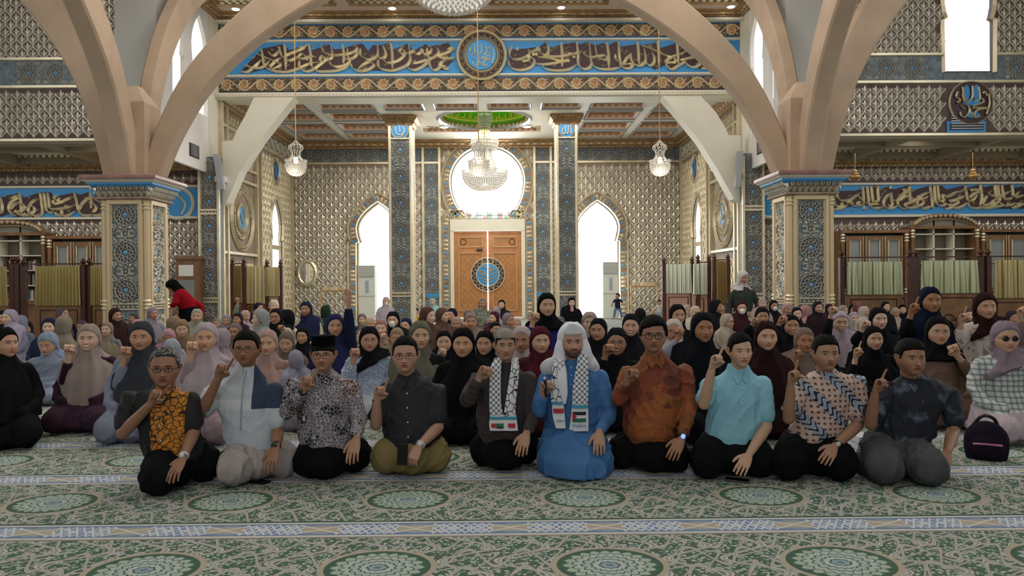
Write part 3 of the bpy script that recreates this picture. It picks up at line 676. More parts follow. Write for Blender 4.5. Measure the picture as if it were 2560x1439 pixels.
W1 = [[(120, 620), (230, 670), (360, 690), (500, 660), (640, 540)], [(50, 760), (160, 770), (290, 680), (460, 520)], [(460, 290), (490, 450), (520, 620), (600, 700), (740, 750), (900, 770), (1050, 760), (1250, 700), (1420, 620), (1560, 580), (1690, 570)],
 [(370, 385), (700, 530), (850, 590), (850, 640), (700, 710)], [(680, 710), (660, 660), (690, 610), (780, 530), (890, 465)], [(610, 340), (660, 400), (740, 420), (840, 320)],
 [(840, 240), (880, 400), (960, 490), (1060, 530), (1200, 480), (1330, 490), (1420, 460), (1330, 390), (1260, 430), (1200, 500)], [(950, 190), (975, 430), (980, 730)], [(960, 430), (1100, 370), (1300, 290), (1450, 190)],
 [(1470, 180), (1510, 400), (1520, 600), (1560, 700)], [(1270, 540), (1270, 650), (1330, 730), (1440, 760), (1560, 720), (1700, 620), (1820, 530), (1930, 490), (1980, 420), (1940, 180)],
 [(1800, 560), (1730, 560), (1710, 500), (1760, 440), (1810, 490), (1800, 560)], [(1440, 540), (1430, 480), (1520, 440), (1660, 470)], [(1740, 240), (1800, 350), (1950, 410), (2130, 410), (2320, 380), (2450, 330), (2500, 260), (2450, 180)],
 [(2190, 190), (2220, 400), (2210, 600)], [(1910, 560), (1960, 630), (2060, 660), (2200, 640), (2320, 580), (2340, 500), (2290, 400), (2300, 270)], [(1600, 720), (1700, 760), (1900, 760), (2080, 740), (2250, 680), (2370, 600)], [(2240, 490), (2350, 500), (2460, 440), (2540, 330)]]
W2 = [[(350, 280), (350, 400), (420, 470), (540, 510), (650, 470), (720, 400), (720, 200)], [(150, 600), (180, 680), (280, 740), (420, 750), (560, 700), (640, 620), (560, 570), (460, 590), (380, 640), (300, 720)],
 [(830, 210), (880, 330), (890, 430), (820, 480), (740, 470), (720, 420)], [(1000, 160), (1030, 400), (1035, 710)], [(730, 520), (730, 620), (770, 690), (880, 730), (1050, 740), (1220, 690), (1350, 620), (1410, 530), (1410, 400), (1380, 180)],
 [(1300, 380), (1220, 380), (1190, 320), (1240, 290), (1290, 340), (1290, 410), (1200, 500), (1080, 560), (960, 580), (880, 560), (850, 500)], [(1300, 380), (1420, 360), (1490, 320), (1500, 370), (1570, 390), (1640, 350), (1670, 290), (1690, 380), (1750, 390), (1840, 350), (1870, 270), (1830, 250)],
 [(1770, 270), (1790, 400), (1820, 500)], [(1330, 640), (1400, 700), (1500, 730), (1620, 690), (1750, 600), (1830, 500), (1960, 440), (2020, 360), (1990, 270), (1940, 230)], [(1480, 590), (1620, 560), (1790, 500)],
 [(1820, 500), (1830, 620), (1880, 710), (1960, 730), (2060, 670), (2150, 700), (2220, 700), (2160, 650), (2040, 650), (2080, 580), (2180, 520), (2340, 510)], [(2360, 480), (2180, 480), (2000, 470)], [(2000, 460), (2100, 400), (2240, 340), (2340, 290), (2280, 260), (2200, 290)]]
W4 = [[(160, 230), (110, 350), (120, 440), (200, 500), (330, 500), (450, 460), (540, 390), (510, 290)], [(510, 290), (580, 340), (680, 310), (740, 260), (770, 350), (870, 410), (940, 360), (940, 230), (890, 140)], [(880, 410), (1000, 440), (1200, 440), (1400, 400), (1560, 370), (1680, 330)],
 [(710, 460), (860, 460), (1020, 490), (1200, 530), (1400, 530), (1240, 550), (1040, 590), (850, 610), (700, 600), (650, 580)], [(90, 530), (100, 620), (170, 690), (300, 730), (440, 720), (570, 670), (640, 600), (640, 520), (580, 460), (530, 500), (540, 560), (620, 600)],
 [(1220, 140), (1240, 400), (1240, 680)], [(1550, 130), (1580, 400), (1580, 560), (1620, 660), (1720, 710), (1820, 680), (1870, 600), (1850, 500), (1820, 140)], [(810, 640), (880, 700), (1000, 730), (1200, 740), (1400, 710), (1560, 610)],
 [(1690, 350), (1740, 420), (1860, 460), (1990, 440), (2130, 420), (2200, 470), (2170, 510), (2080, 500), (1990, 440), (1930, 150)], [(2190, 140), (2230, 400), (2235, 710)], [(1880, 620), (1980, 680), (2100, 710), (2300, 710), (2500, 670)],
 [(285, 250), (285, 330)], [(630, 370), (630, 440)], [(695, 370), (695, 440)], [(420, 520), (420, 580)], [(480, 510), (480, 570)], [(1395, 360), (1395, 410)], [(1490, 430), (1490, 490)]]
W5 = [[(390, 140), (410, 400), (430, 560), (460, 650), (540, 690), (640, 690), (700, 620), (620, 600), (470, 630)], [(320, 400), (340, 500), (420, 570), (500, 580), (570, 480), (660, 380)], [(650, 380), (660, 500), (720, 600), (830, 640), (930, 600), (970, 520), (940, 270)],
 [(800, 130), (820, 350), (830, 620)], [(960, 520), (1000, 600), (1080, 630), (1150, 570), (1150, 450), (1100, 350)], [(870, 210), (1000, 240), (1200, 330), (1400, 420), (1580, 480), (1590, 560), (1500, 570), (1400, 570), (1450, 500), (1560, 440), (1750, 370), (1930, 270)],
 [(1230, 110), (1250, 350), (1260, 680)], [(1640, 130), (1660, 400), (1670, 620)], [(1400, 590), (1440, 670), (1540, 710), (1650, 650), (1800, 570), (1870, 630), (1980, 670), (2100, 630), (2150, 540), (2100, 430)], [(1690, 170), (1800, 170), (1930, 270)], [(1700, 520), (2100, 430)], [(2150, 690), (2340, 690)]]
f1 = [(40, 740), (480, 280), (950, 180), (1040, 300), (1130, 290), (1450, 190), (1530, 310), (1930, 180), (2000, 290), (2200, 280), (2420, 200)]
f2 = [(400, 170), (520, 330), (620, 200), (730, 210), (980, 155), (1060, 290), (1300, 200), (1330, 170), (1500, 310), (1760, 170), (1770, 240), (2230, 150), (2330, 300), (2250, 450), (2340, 500), (2200, 650), (2200, 720), (1900, 720), (1800, 650), (1480, 720), (1330, 640), (1000, 740), (700, 730), (400, 740), (170, 650)]
f1b = [(2370, 600), (2100, 730), (1700, 750), (1600, 700), (1440, 750), (1270, 690), (900, 770), (620, 700), (480, 710), (300, 760), (150, 780)]
fld = f1 + [(x + 2219, y) for x, y in f2] + f1b
k1 = 8.533
strokes(W1 + [[(x + 2219, y) for x, y in s] for s in W2], (600, 90), k1, YE, .10, .07, gold2, fld[::-1], parent=en, marks=70)
f4 = [(130, 300), (500, 270), (760, 230), (880, 140), (990, 250), (1220, 190), (1550, 140), (1600, 190), (1780, 140), (1900, 200), (2000, 200), (2110, 150), (2190, 230), (2340, 140)]
f5 = [(350, 130), (450, 230), (780, 180), (900, 200), (1200, 150), (1290, 260), (1600, 170), (1900, 250), (2100, 430), (2350, 700), (2150, 700), (1800, 580), (1540, 710), (1400, 600), (1270, 670), (1150, 710), (1080, 640), (830, 640), (640, 700), (430, 670), (180, 710)]
f4b = [(1900, 620), (1720, 710), (1580, 600), (1400, 700), (1200, 730), (820, 640), (640, 600), (400, 720), (200, 690), (110, 560), (110, 400)]
strokes(W4 + [[(x + 2048, y) for x, y in s] for s in W5], (1260, 90), k1, YE, .10, .07, gold2, (f4 + [(x + 2048, y) for x, y in f5] + f4b)[::-1], parent=en, marks=70, seed=3)
W3 = [[(450, 420), (470, 600), (540, 700), (640, 640), (650, 400)], [(660, 700), (740, 700), (800, 640), (770, 420)], [(620, 840), (780, 835), (930, 840)], [(930, 850), (760, 880), (690, 960), (700, 1030), (800, 1000)], [(440, 560), (480, 700), (560, 800), (600, 900), (640, 1000), (700, 1040)],
 [(400, 920), (420, 1000), (500, 1020), (570, 950), (590, 870)], [(640, 800), (760, 770), (870, 720), (830, 650)], [(980, 560), (990, 760), (930, 970)], [(350, 520), (320, 620), (400, 680), (330, 740)], [(850, 560), (900, 520), (940, 600)], [(400, 780), (480, 860)]]
def seal(org, sc, Y, cxy, R, parent, inner=.62, wd=.05, sub_=None, ring=True, bg=1):
    p = U(*cxy, Y); fr = FRONT(Y); c = (p[0], p[2]); R = R * Y / FP; g = G()
    g.add(pyr(c, circ(*c, R, 40), .03, .05), 1 if ring else bg, fr)
    if ring:
        for r, w in ((R, .06), (R * .67, .05), (R * .94, .03)): g.add(ridge(circ(*c, r, 44), w, .05, .06, closed=True), 0, fr)
        g.add(pyr(c, circ(*c, R * .62, 36), .01, .085), 2, fr)
        for k in range(20):
            a = k / 20 * 2 * PI; m_ = (c[0] + R * .8 * math.cos(a), c[1] + R * .8 * math.sin(a))
            for s in (-1, 1):
                b = a + s * .075; q = (c[0] + R * .8 * math.cos(b), c[1] + R * .8 * math.sin(b)); t = np.linspace(0, 1, 6); e = R * .07
                g.add(ridge(np.stack([q[0] + e * np.cos(s * t * 4.5 + a), q[1] + e * np.sin(s * t * 4.5 + a)], -1), R * .04, .04, .06), 0, fr)
    for s in (sub_ or W3):
        P = []
        for x, y in s:
            dx, dy = (x - 650) / 420, (y - 720) / 420; P.append((c[0] + dx * R * inner, c[1] - dy * R * inner))
        g.add(ridge(cr_(P, 5), wd, .04, .09, pen=-.66), 0, fr)
    return sub(g.obj('calligraphic_seal', [gold2, dkbrown, blue], smooth=False), parent)
seal(None, 1, YE - .06, (1204, 139), 60, en)
# ceiling band over the nave and cornice
cn = empty('trim_2', (0, 20.5, ZN), kind='structure')
g = G(); sub(G().add(slab([[(-XA, -21.5), (XA, -21.5), (XA, -17.5), (-XA, -17.5)]] + [[(a, -20.75), (a + 3.2, -20.75), (a + 3.2, -18.2), (a, -18.2)] for a in (-7.1, -3.5, .3, 3.9)], -.3, 0), 0, SOFF(ZN)).obj('ceiling_slab', mat('blush_ceiling', 'dcc8b6', .6), smooth=False), cn)
for a in (-7.1, -3.5, .3, 3.9):
    g = G(); f_ = SOFF(ZN)
    for r, mi in ((0, 0), (.14, 1), (.28, 0)): g.add(ridge([(a + r, -20.75 + r), (a + 3.2 - r, -20.75 + r), (a + 3.2 - r, -18.2 - r), (a + r, -18.2 - r)], .13, .05, -r * .5, closed=True), mi, f_)
    bead_row(g, a + .1, a + 3.1, -20.6, .12, .1, .03, .2, 1, f_); g.add((fmap(np.array([(a, -20.75, -.25), (a + 3.2, -20.75, -.25), (a + 3.2, -18.2, -.25), (a, -18.2, -.25)], float), f_), np.array([(0, 1, 2, 3)])), 2)
    sub(g.obj('coffer', [cornm, gold, pinkc], smooth=False), cn)
cornice('cornice', fe, -XL, XL, z1, ZN, .3, cn, step=.26)
for s in (-1, 1): cornice('side_cornice', LEFTW(-XA) if s < 0 else RIGHTW(XA), *sorted((-s * 17.5, -s * 21.5)), z1, ZN, .3, cn, step=.26)
for i, px in enumerate((597, 775, 987, 1197, 1408, 1620, 1831)):
    x = ux(px, 21.0); downlight((x, 20.98, ZN), .1, '%s of the seven downlights above the calligraphy band' % ('first', 'second', 'third', 'fourth', 'fifth', 'sixth', 'seventh')[i], 'downlights above the calligraphy band')
# arched braces
for s in (-1, 1):
    if s < 0: P = [(560, 512), (566, 506), (600, 428), (650, 350), (700, 286), (735, 243), (635, 243), (612, 290), (590, 330), (583, 350), (568, 352), (556, 352), (556, 512)]
    else: P = [(1656, 240), (1700, 290), (1750, 352), (1795, 425), (1835, 497), (1847, 503), (1852, 503), (1852, 338), (1822, 338), (1815, 322), (1790, 280), (1752, 240)]
    Q = [(float(U(x, y, 21.0)[0]), float(U(x, y, 21.0)[2])) for x, y in P]; fr = FRONT(21.05)
    sg = sum(Q[i][0] * Q[(i + 1) % len(Q)][1] - Q[(i + 1) % len(Q)][0] * Q[i][1] for i in range(len(Q)))
    if sg < 0: Q = Q[::-1]
    e = empty('trim_%d' % (3 if s < 0 else 4), (s * 7.4, 21.3, 4.4), kind='structure'); sub(G().add(slab([Q], -.45, .05), 0, fr).obj('arched_brace', cream, smooth=False), e)
    g = G(); a, b = sorted((s * (XA - .02), s * (XA + .14))); g.add(box(a, b, 20.98, 21.75, 0, 9.2)); sub(g.obj('corner_pier', cream, smooth=False), e)
# ------------------------------------------------------------------ nave upper walls, wings
def hs(c, w, top, neck, base): return archpts(c, w, top, neck, base=base)
nwin = 6
for s in (-1, 1):
    nm = 'left' if s < 0 else 'right'; q = 1 if s < 0 else -1
    w = empty('wall_%s_nave' % nm, (s * XA, 18, ZG), kind='structure'); fr = LEFTW(-XA) if s < 0 else RIGHTW(XA)
    H = [hs(q * yc, .52, 8.57, 7.2, 5.95) for yc in (20.4, 18.9)]
    a, b = sorted((q * 16.6, q * 21.5)); P = [(a, ZG), (b, ZG), (b, 9.5), (a, 9.5)]
    sub(G().add(holewall(a, b, ZG, 9.5, H, -.1, 0), 0, fr).obj('plaster', white, smooth=False), w)
    for h in H:
        e = empty('window_%d' % nwin, (s * (XA + .06), h[0][0] * q, 6), kind='structure'); nwin += 1
        f2 = LEFTW(-XA - .06) if s < 0 else RIGHTW(XA + .06)
        sub(G().add(slab([[tuple(p) for p in reversed(offs(h, .02))]], 0, .012), 0, f2).obj('pane', pane, smooth=False), e)
    a, b = sorted((s * 6.72, s * 7.6)); sub(G().add(box(a, b, YG - .02, YG + .75, ZG, 9.5)).obj('pier', greyw, smooth=False), w)
    e = empty('air_vent', (s * XA, 18.5, 4.9), label='dark slatted vent grille on the white wall, %s of the nave' % nm, cat='vent', group=None)
    p = UX(485 if s < 0 else 1903, 377 if s < 0 else 366, s * XA); g = G(); yc = q * p[1]; v = p[2]
    g.add(box(yc - .3, yc + .3, v - .17, v + .17, 0, .02), 0, fr)
    for k in range(8): g.add(box(yc - .26, yc + .26, v - .14 + k * .037, v - .125 + k * .037, .02, .04), 1, fr)
    g.add(box(yc - .01, yc + .01, v - .15, v + .15, .02, .045), 1, fr); sub(g.obj('grille', [dark, gblk], smooth=False), e)
    # gallery front wall
    w = empty('wall_%s_gallery' % nm, (s * 11, YG, ZG), kind='structure'); fg = FRONT(YG); a, b = sorted((s * 7.5, s * 15.5))
    wc = 10.68 * s; Hh = hs(wc, .52, 8.1, 6.95, 5.83)
    sub(G().add(holewall(a, b, ZG, 9.5, [Hh], -.12, 0), 0, fg).obj('masonry', brown, smooth=False), w)
    ih = inpoly(offs(Hh, .12)); f0, f1_ = 5.62, 6.17; mc = (10.6 * s, 5.1)
    vx = 10.6 * s
    ex2 = lambda u, v: (u - mc[0]) ** 2 + (v - mc[1]) ** 2 < .25 or (abs(u - vx) < .55 and v < 4.8)
    lattice('lattice_relief', fg, a, b, ZG + .1, f0, .232, .31, w, silv, ex2, d=.022); lattice('lattice_relief', fg, a, b, f1_, 9.4, .232, .31, w, silv, ih, d=.022)
    g = G()
    for v in (ZG + .04, f0 - .02): g.add(bev(a, b, v - .04, v + .04, 0, .06, .015), 0, fg)
    for a_, b_ in ((a, wc - .56), (wc + .56, b)): g.add(bev(a_, b_, f1_ - .02, f1_ + .06, 0, .06, .015), 0, fg)
    if s < 0: g.add(box(a, b, f0, f1_, 0, .01), 1, fg)
    else: g.add(box(a, b, f0, 5.8, 0, .01), 1, fg); g.add(box(a, wc - .6, 5.8, f1_, 0, .01), 1, fg); g.add(box(wc + .6, b, 5.8, f1_, 0, .01), 1, fg)
    g.add(ridge(offs(np.array(Hh), .05), .1, .07), 0, fg); g.add(box(vx - .42, vx + .42, ZG + .08, 4.75, 0, .03), 2, fg); g.add(box(vx - .36, vx + .36, ZG + .13, 4.7, .03, .04), 3, fg)
    for k in range(10): g.add(box(vx - .34, vx + .34, ZG + .15 + k * .055, ZG + .17 + k * .055, .04, .055), 4, fg)
    sub(g.obj('mouldings', [gold, teal, blue, dark, gblk], smooth=False), w)
    k = 0; u = s * 7.75
    while abs(u) < 15:
        if abs(u - wc) > .85: medal(0, .5, 'F', (u, YG - .012, (f0 + f1_) / 2), w)
        u += s * .565
    p = U(2425, 257, YG); cpx = (2425, 257) if s > 0 else None
    
    if s > 0:
        seal(None, 1, YG - .02, cpx, 52, w, inner=1.0, wd=.05, ring=False, bg=1); g = G(); cq = (float(p[0]), float(p[2])); fq = FRONT(YG - .02); g.add(ridge(circ(*cq, .46, 40), .05, .05, 0, closed=True), 0, fq)
        for dx, dy, rx_, ry_ in ((-.13, .2, .07, .16), (.08, .2, .07, .17), (-.02, -.02, .2, .07), (0, -.28, .15, .07)): g.add(pyr((cq[0] + dx, cq[1] + dy), circ(cq[0] + dx, cq[1] + dy, rx_, 12, ry_), .03, .08), 1, fq)
        sub(g.obj('seal_rim', [gold, blue], smooth=False), w)
    if s < 0:
        g = G().add(ridge(circ(*mc, .43, 36), .07, .06, closed=True), 0, fg); g.add(pyr(mc, circ(*mc, .4, 30), .02), 1, fg); sub(g.obj('calligraphic_seal', [gold, dkbrown], smooth=False), w)
    e = empty('window_%d' % nwin, (wc, YG + .09, 5.8), kind='structure'); nwin += 1
    sub(G().add(slab([[tuple(p) for p in reversed(offs(Hh, .02))]], 0, .012), 0, FRONT(YG + .09)).obj('pane', pane, smooth=False), e)
    # soffit of the wing
    w = empty('ceiling_%s_wing' % nm, (s * 11, 18.6, 4.8), kind='structure')
    a, b = sorted((s * (XA + .03), s * 15.5)); sub(G().add(box(a, b, YG + .38, YW + .2, 4.85, 5.2)).obj('ceiling_slab', cream, smooth=False), w)
    g = G()
    for x in (7.7, 10.0, 12.3, 14.6): xa, xb = sorted((s * x, s * (x + .22))); g.add(box(xa, xb, YG + .38, YW, 4.62, 4.85)); bead_row(g, -YW, -YG - .4, s * (x + .3), .1, .06, .07, .16, 1, SOFF(4.85), vert=True)
    for y in (16.7, 18.6, 20.4): g.add(box(a, b, y, y + .2, 4.64, 4.85)); bead_row(g, a, b, -(y - .07), .1, .06, .07, .16, 1, SOFF(4.85))
    g.add(box(a, b, YG + .02, YG + .38, ZG - .03, 4.9))
    sub(g.obj('beams', [mat('grey_brown_beam_' + nm, 'a3987f', .6), gold], smooth=False), w)
    # wing wall
    w = empty('wall_%s_wing' % nm, (s * 11, YW, 0), kind='structure'); fw = FRONT(YW)
    sub(G().add(box(a - (.3 if s < 0 else 0), b + (.3 if s > 0 else 0), YW, YW + .35, 0, 5.0)).obj('masonry', brown, smooth=False), w)
    hz = 715 if s < 0 else 696; Z = lambda y: CH + (hz - y) * YW / FP
    ys = (430, 465, 473, 543, 551) if s < 0 else (413, 452, 460, 532, 541)
    lattice('lattice_relief', fw, a, b, Z(ys[1]) + .05, Z(ys[0]), .24, .32, w, silv, None, d=.025); lattice('lattice_relief', fw, a, b, 0, Z(ys[4]) - .02, .24, .34, w, silv, None, d=.025)
    g = G(); g.add(bev(a, b, Z(ys[2]), Z(ys[1]), 0, .07, .02), 0, fw); g.add(bev(a, b, Z(ys[4]), Z(ys[3]), 0, .07, .02), 0, fw); g.add(box(a, b, Z(ys[3]), Z(ys[2]), 0, .015), 1, fw)
    sub(g.obj('band_mouldings', [cream, blue], smooth=False), w)
    cornice('cornice', fw, a, b, Z(ys[0]), 4.86, .25, w, step=.24)
    # corner pilaster
    xa, xb = (ux(498, 20.8), ux(552, 20.8)) if s < 0 else (ux(1856, 20.8), ux(1912, 20.8)); fp_ = FRONT(20.8); pw = xb - xa; xc = (xa + xb) / 2
    g = G(); g.add(box(xa, xb, 20.8, YW, 0, 4.85)); sub(g.obj('pilaster', teal, smooth=False), w)
    g = G(); 
    for u in (xa + .04, xb - .04): g.add(bev(u - .045, u + .045, 0, 4.8, 0, .06, .015), 0, fp_)
    for v in (.9, 1.0, 3.3, 3.4): g.add(box(xa, xb, v - .025, v + .025, 0, .05), 0, fp_)
    bead_row(g, xa, xb, .95, .05, .05, .04, .08, 0, fp_); bead_row(g, xa, xb, 3.35, .05, .05, .04, .08, 0, fp_); sub(g.obj('pilaster_frame', gold, smooth=False), w)
    for k in range(15):
        z = .3 + k * .34 * pw / .6
        if z < 4.7: medal(k % 2, pw * .98, 'F', (xc, 20.79, z), w)
    xo = s * 8.75
    # half seal beside pillar
    g = G(); mc2 = ((ux(448, YW), Z(512)) if s < 0 else (ux(1925, YW), Z(500))); g.add(pyr(mc2, circ(*mc2, .42, 30), .03, .03), 1, fw); g.add(ridge(circ(*mc2, .42, 36), .1, .06, .03, closed=True), 0, fw); g.add(ridge(cr_([(mc2[0] - .1, mc2[1] + .3), (mc2[0] + .2, mc2[1]), (mc2[0] + .1, mc2[1] - .3)], 5), .06, .05, .05), 2, fw); sub(g.obj('calligraphic_seal', [cream, blue, gold2], smooth=False), w)
    # outer side walls
    w = empty('wall_%s_outer' % nm, (s * 15.5, 8, 0), kind='structure'); a, b = sorted((s * 15.5, s * 15.9))
    sub(G().add(box(a, b, -7, YG, 0, 9.5)).add(box(a, b, YG, 21.3, 0, 5.2)).obj('plaster', white, smooth=False), w)
LB = [[(430, 190), (460, 400), (480, 620)], [(270, 300), (360, 260), (440, 275)], [(20, 290), (60, 450), (60, 560), (10, 640)], [(250, 540), (300, 450), (400, 410), (500, 430), (540, 500), (460, 570), (280, 610)], [(430, 280), (300, 340), (220, 430), (210, 550), (270, 640), (380, 690)],
 [(350, 560), (370, 620), (480, 660), (620, 650), (740, 580), (740, 500), (680, 470)], [(620, 590), (620, 510), (700, 380), (860, 310)], [(870, 190), (900, 400), (920, 600), (860, 660), (760, 680), (690, 650)], [(950, 190), (980, 400), (1010, 560), (1080, 610), (1180, 590)],
 [(1030, 190), (1060, 400), (1080, 510), (1180, 540), (1350, 520), (1500, 490), (1620, 460)], [(1150, 340), (1160, 420), (1300, 390), (1450, 320), (1590, 270)], [(1280, 270), (1190, 260), (1180, 320), (1250, 350), (1280, 290)], [(1200, 600), (1230, 660), (1310, 650), (1330, 570), (1340, 640), (1400, 680), (1500, 650), (1640, 570)],
 [(1600, 190), (1640, 350), (1670, 500), (1700, 590), (1780, 660), (1900, 670), (1990, 630)], [(1700, 560), (1760, 420), (1880, 320), (2000, 290), (2100, 370), (2230, 410), (2420, 390)], [(1930, 190), (1960, 350), (1960, 520)], [(2000, 600), (2060, 500), (2000, 420), (1900, 400)], [(1990, 660), (2100, 670), (2230, 620), (2300, 540)],
 [(2240, 190), (2290, 400), (2300, 540)], [(2420, 320), (2430, 500), (2480, 560)], [(2300, 580), (2400, 610), (2480, 580)], [(-300, 200), (-280, 500), (-200, 650), (-60, 660)], [(-150, 250), (-120, 480), (0, 560)]]
fL = [(-700, 260), (-300, 190), (-200, 300), (0, 290), (420, 190), (520, 290), (860, 180), (1030, 170), (1100, 180), (1140, 260), (1280, 250), (1600, 180), (1720, 230), (1900, 170), (1990, 260), (2230, 180), (2600, 200), (2900, 300), (2900, 600), (2490, 640), (2300, 640), (2100, 680), (1980, 640), (1880, 690), (1760, 640), (1680, 580), (1400, 690), (1200, 640), (1000, 610), (760, 690), (400, 700), (220, 620), (60, 690), (-700, 690)]
wl = bpy.data.objects['wall_left_wing']; wr = bpy.data.objects['wall_right_wing']
strokes(LB, (0, 460), k1, YW, .10, .07, gold2, fL[::-1], parent=wl, marks=40, seed=5)
R1 = [[(120, 420), (140, 620), (200, 740), (300, 740), (350, 680), (280, 660)], [(210, 370), (220, 500), (290, 590), (420, 610), (560, 580), (690, 490), (760, 520), (800, 570), (720, 550)], [(840, 250), (860, 450), (870, 700)], [(870, 720), (870, 830)], [(950, 250), (980, 500), (1000, 690), (1080, 780), (1200, 790), (1340, 760)],
 [(1050, 250), (1080, 500), (1090, 650)], [(1210, 250), (1220, 450), (1230, 600), (1160, 620), (1100, 600)], [(1030, 720), (1100, 690), (1240, 700)], [(1530, 240), (1530, 330)], [(1540, 410), (1550, 560), (1570, 700), (1500, 740), (1440, 690)], [(1520, 440), (1420, 520), (1360, 640), (1380, 740), (1480, 800), (1600, 790), (1690, 730)],
 [(1580, 580), (1680, 630)], [(1990, 240), (2000, 450), (2010, 660)], [(1810, 370), (1870, 340), (1970, 350), (2080, 370)], [(1990, 380), (1860, 430), (1750, 540), (1700, 650), (1740, 740), (1830, 800), (1930, 820)], [(1730, 620), (1850, 530), (1970, 500), (2080, 560), (2060, 620), (1900, 700)],
 [(2220, 480), (2180, 560), (2060, 640), (1920, 690), (1890, 730), (1960, 780), (2080, 780), (2230, 740), (2340, 660), (2280, 580), (2380, 550), (2440, 500)], [(2180, 720), (2200, 600), (2300, 480), (2480, 400)], [(420, 650), (500, 660), (570, 640), (600, 720), (720, 750)], [(60, 790), (160, 820), (320, 800), (460, 720)], [(780, 640), (720, 670), (740, 720), (860, 710)]]
R2 = [[(230, 240), (260, 450), (290, 700), (280, 800)], [(330, 230), (350, 450), (370, 640), (440, 720), (560, 730), (620, 690), (700, 720), (750, 690)], [(410, 230), (440, 450), (460, 590), (530, 620), (570, 590), (540, 520), (570, 470), (620, 510), (740, 480), (860, 410), (1000, 380), (1080, 320)],
 [(1080, 220), (1120, 400), (1150, 570), (1200, 610), (1300, 590), (1380, 470)], [(0, 780), (120, 800), (260, 750)], [(680, 630), (850, 590), (1000, 540), (1050, 490)], [(880, 600), (930, 650), (780, 750), (880, 790), (1020, 750), (1140, 660)], [(590, 770), (640, 810), (740, 790), (790, 740)], [(1150, 640), (1200, 750), (1320, 790), (1440, 790), (1540, 750)],
 [(1460, 210), (1490, 400), (1500, 600), (1460, 740)], [(1210, 380), (1280, 340), (1400, 340), (1560, 370)], [(1440, 400), (1300, 450), (1200, 550)], [(1630, 490), (1560, 620), (1490, 700)], [(1510, 720), (1640, 710), (1750, 660), (1830, 570)], [(1820, 220), (1840, 400), (1870, 600)], [(1890, 220), (1920, 450), (1940, 600), (1820, 700), (1690, 790)],
 [(1640, 390), (1720, 470), (1860, 490), (2000, 480), (2100, 430), (2200, 380)], [(1990, 220), (2030, 450), (2060, 560), (2200, 560), (2240, 530)], [(2230, 210), (2260, 350), (2270, 480), (2340, 470), (2420, 390)], [(2300, 540), (2420, 510), (2560, 470)], [(1930, 650), (2040, 720), (2180, 720), (2330, 670)], [(2330, 670), (2390, 710), (2440, 660)], [(2230, 800), (2400, 750), (2560, 670)], [(1500, 780), (1650, 790), (1900, 750), (2050, 740)]]
fR = [(-100, 400), (250, 370), (650, 360), (1150, 230), (1240, 320), (1520, 250), (1600, 330), (1980, 230), (2080, 350), (2480, 240), (2700, 230), (2800, 240), (2900, 330), (3340, 230), (3400, 290), (3740, 210), (3820, 280), (4100, 220), (4300, 230), (4500, 210), (4560, 300), (4900, 240), (5300, 250), (5300, 800), (4000, 800), (3500, 790), (3400, 690), (3100, 790), (2850, 780), (2600, 740), (2300, 780), (1900, 800), (1740, 760), (1480, 800), (1350, 760), (1150, 790), (960, 720), (600, 740), (300, 800), (-100, 800)]
strokes(R1 + [[(x + 2265, y) for x, y in s] for s in R2], (2070, 440), 9.846, YW, .10, .07, gold2, fR[::-1], parent=wr, marks=50, seed=6)
for s in (-1, 1):
    lab = 'round recessed downlight under the %s gallery' % ('left' if s < 0 else 'right'); p = U(243 if s < 0 else 2316, 386 if s < 0 else 370, 18.0); downlight((p[0], 18.2, 4.85), .13, lab)
wb = empty('wall_front', (0, -7, 0), kind='structure')
sub(G().add(slab([[(-15.9, 0), (15.9, 0), (15.9, 9.5), (-15.9, 9.5)]], -.3, 0), 0, ((0, -7, 0), (1, 0, 0), (0, 0, 1), (0, -1, 0))).obj('plaster', white, smooth=False), wb)
cv = empty('ceiling_nave', (0, 6, ZT), kind='structure')
sub(G().add(box(-15.9, 15.9, -7.3, 17.6, 9.5, 9.8)).obj('ceiling_slab', cream, smooth=False), cv)
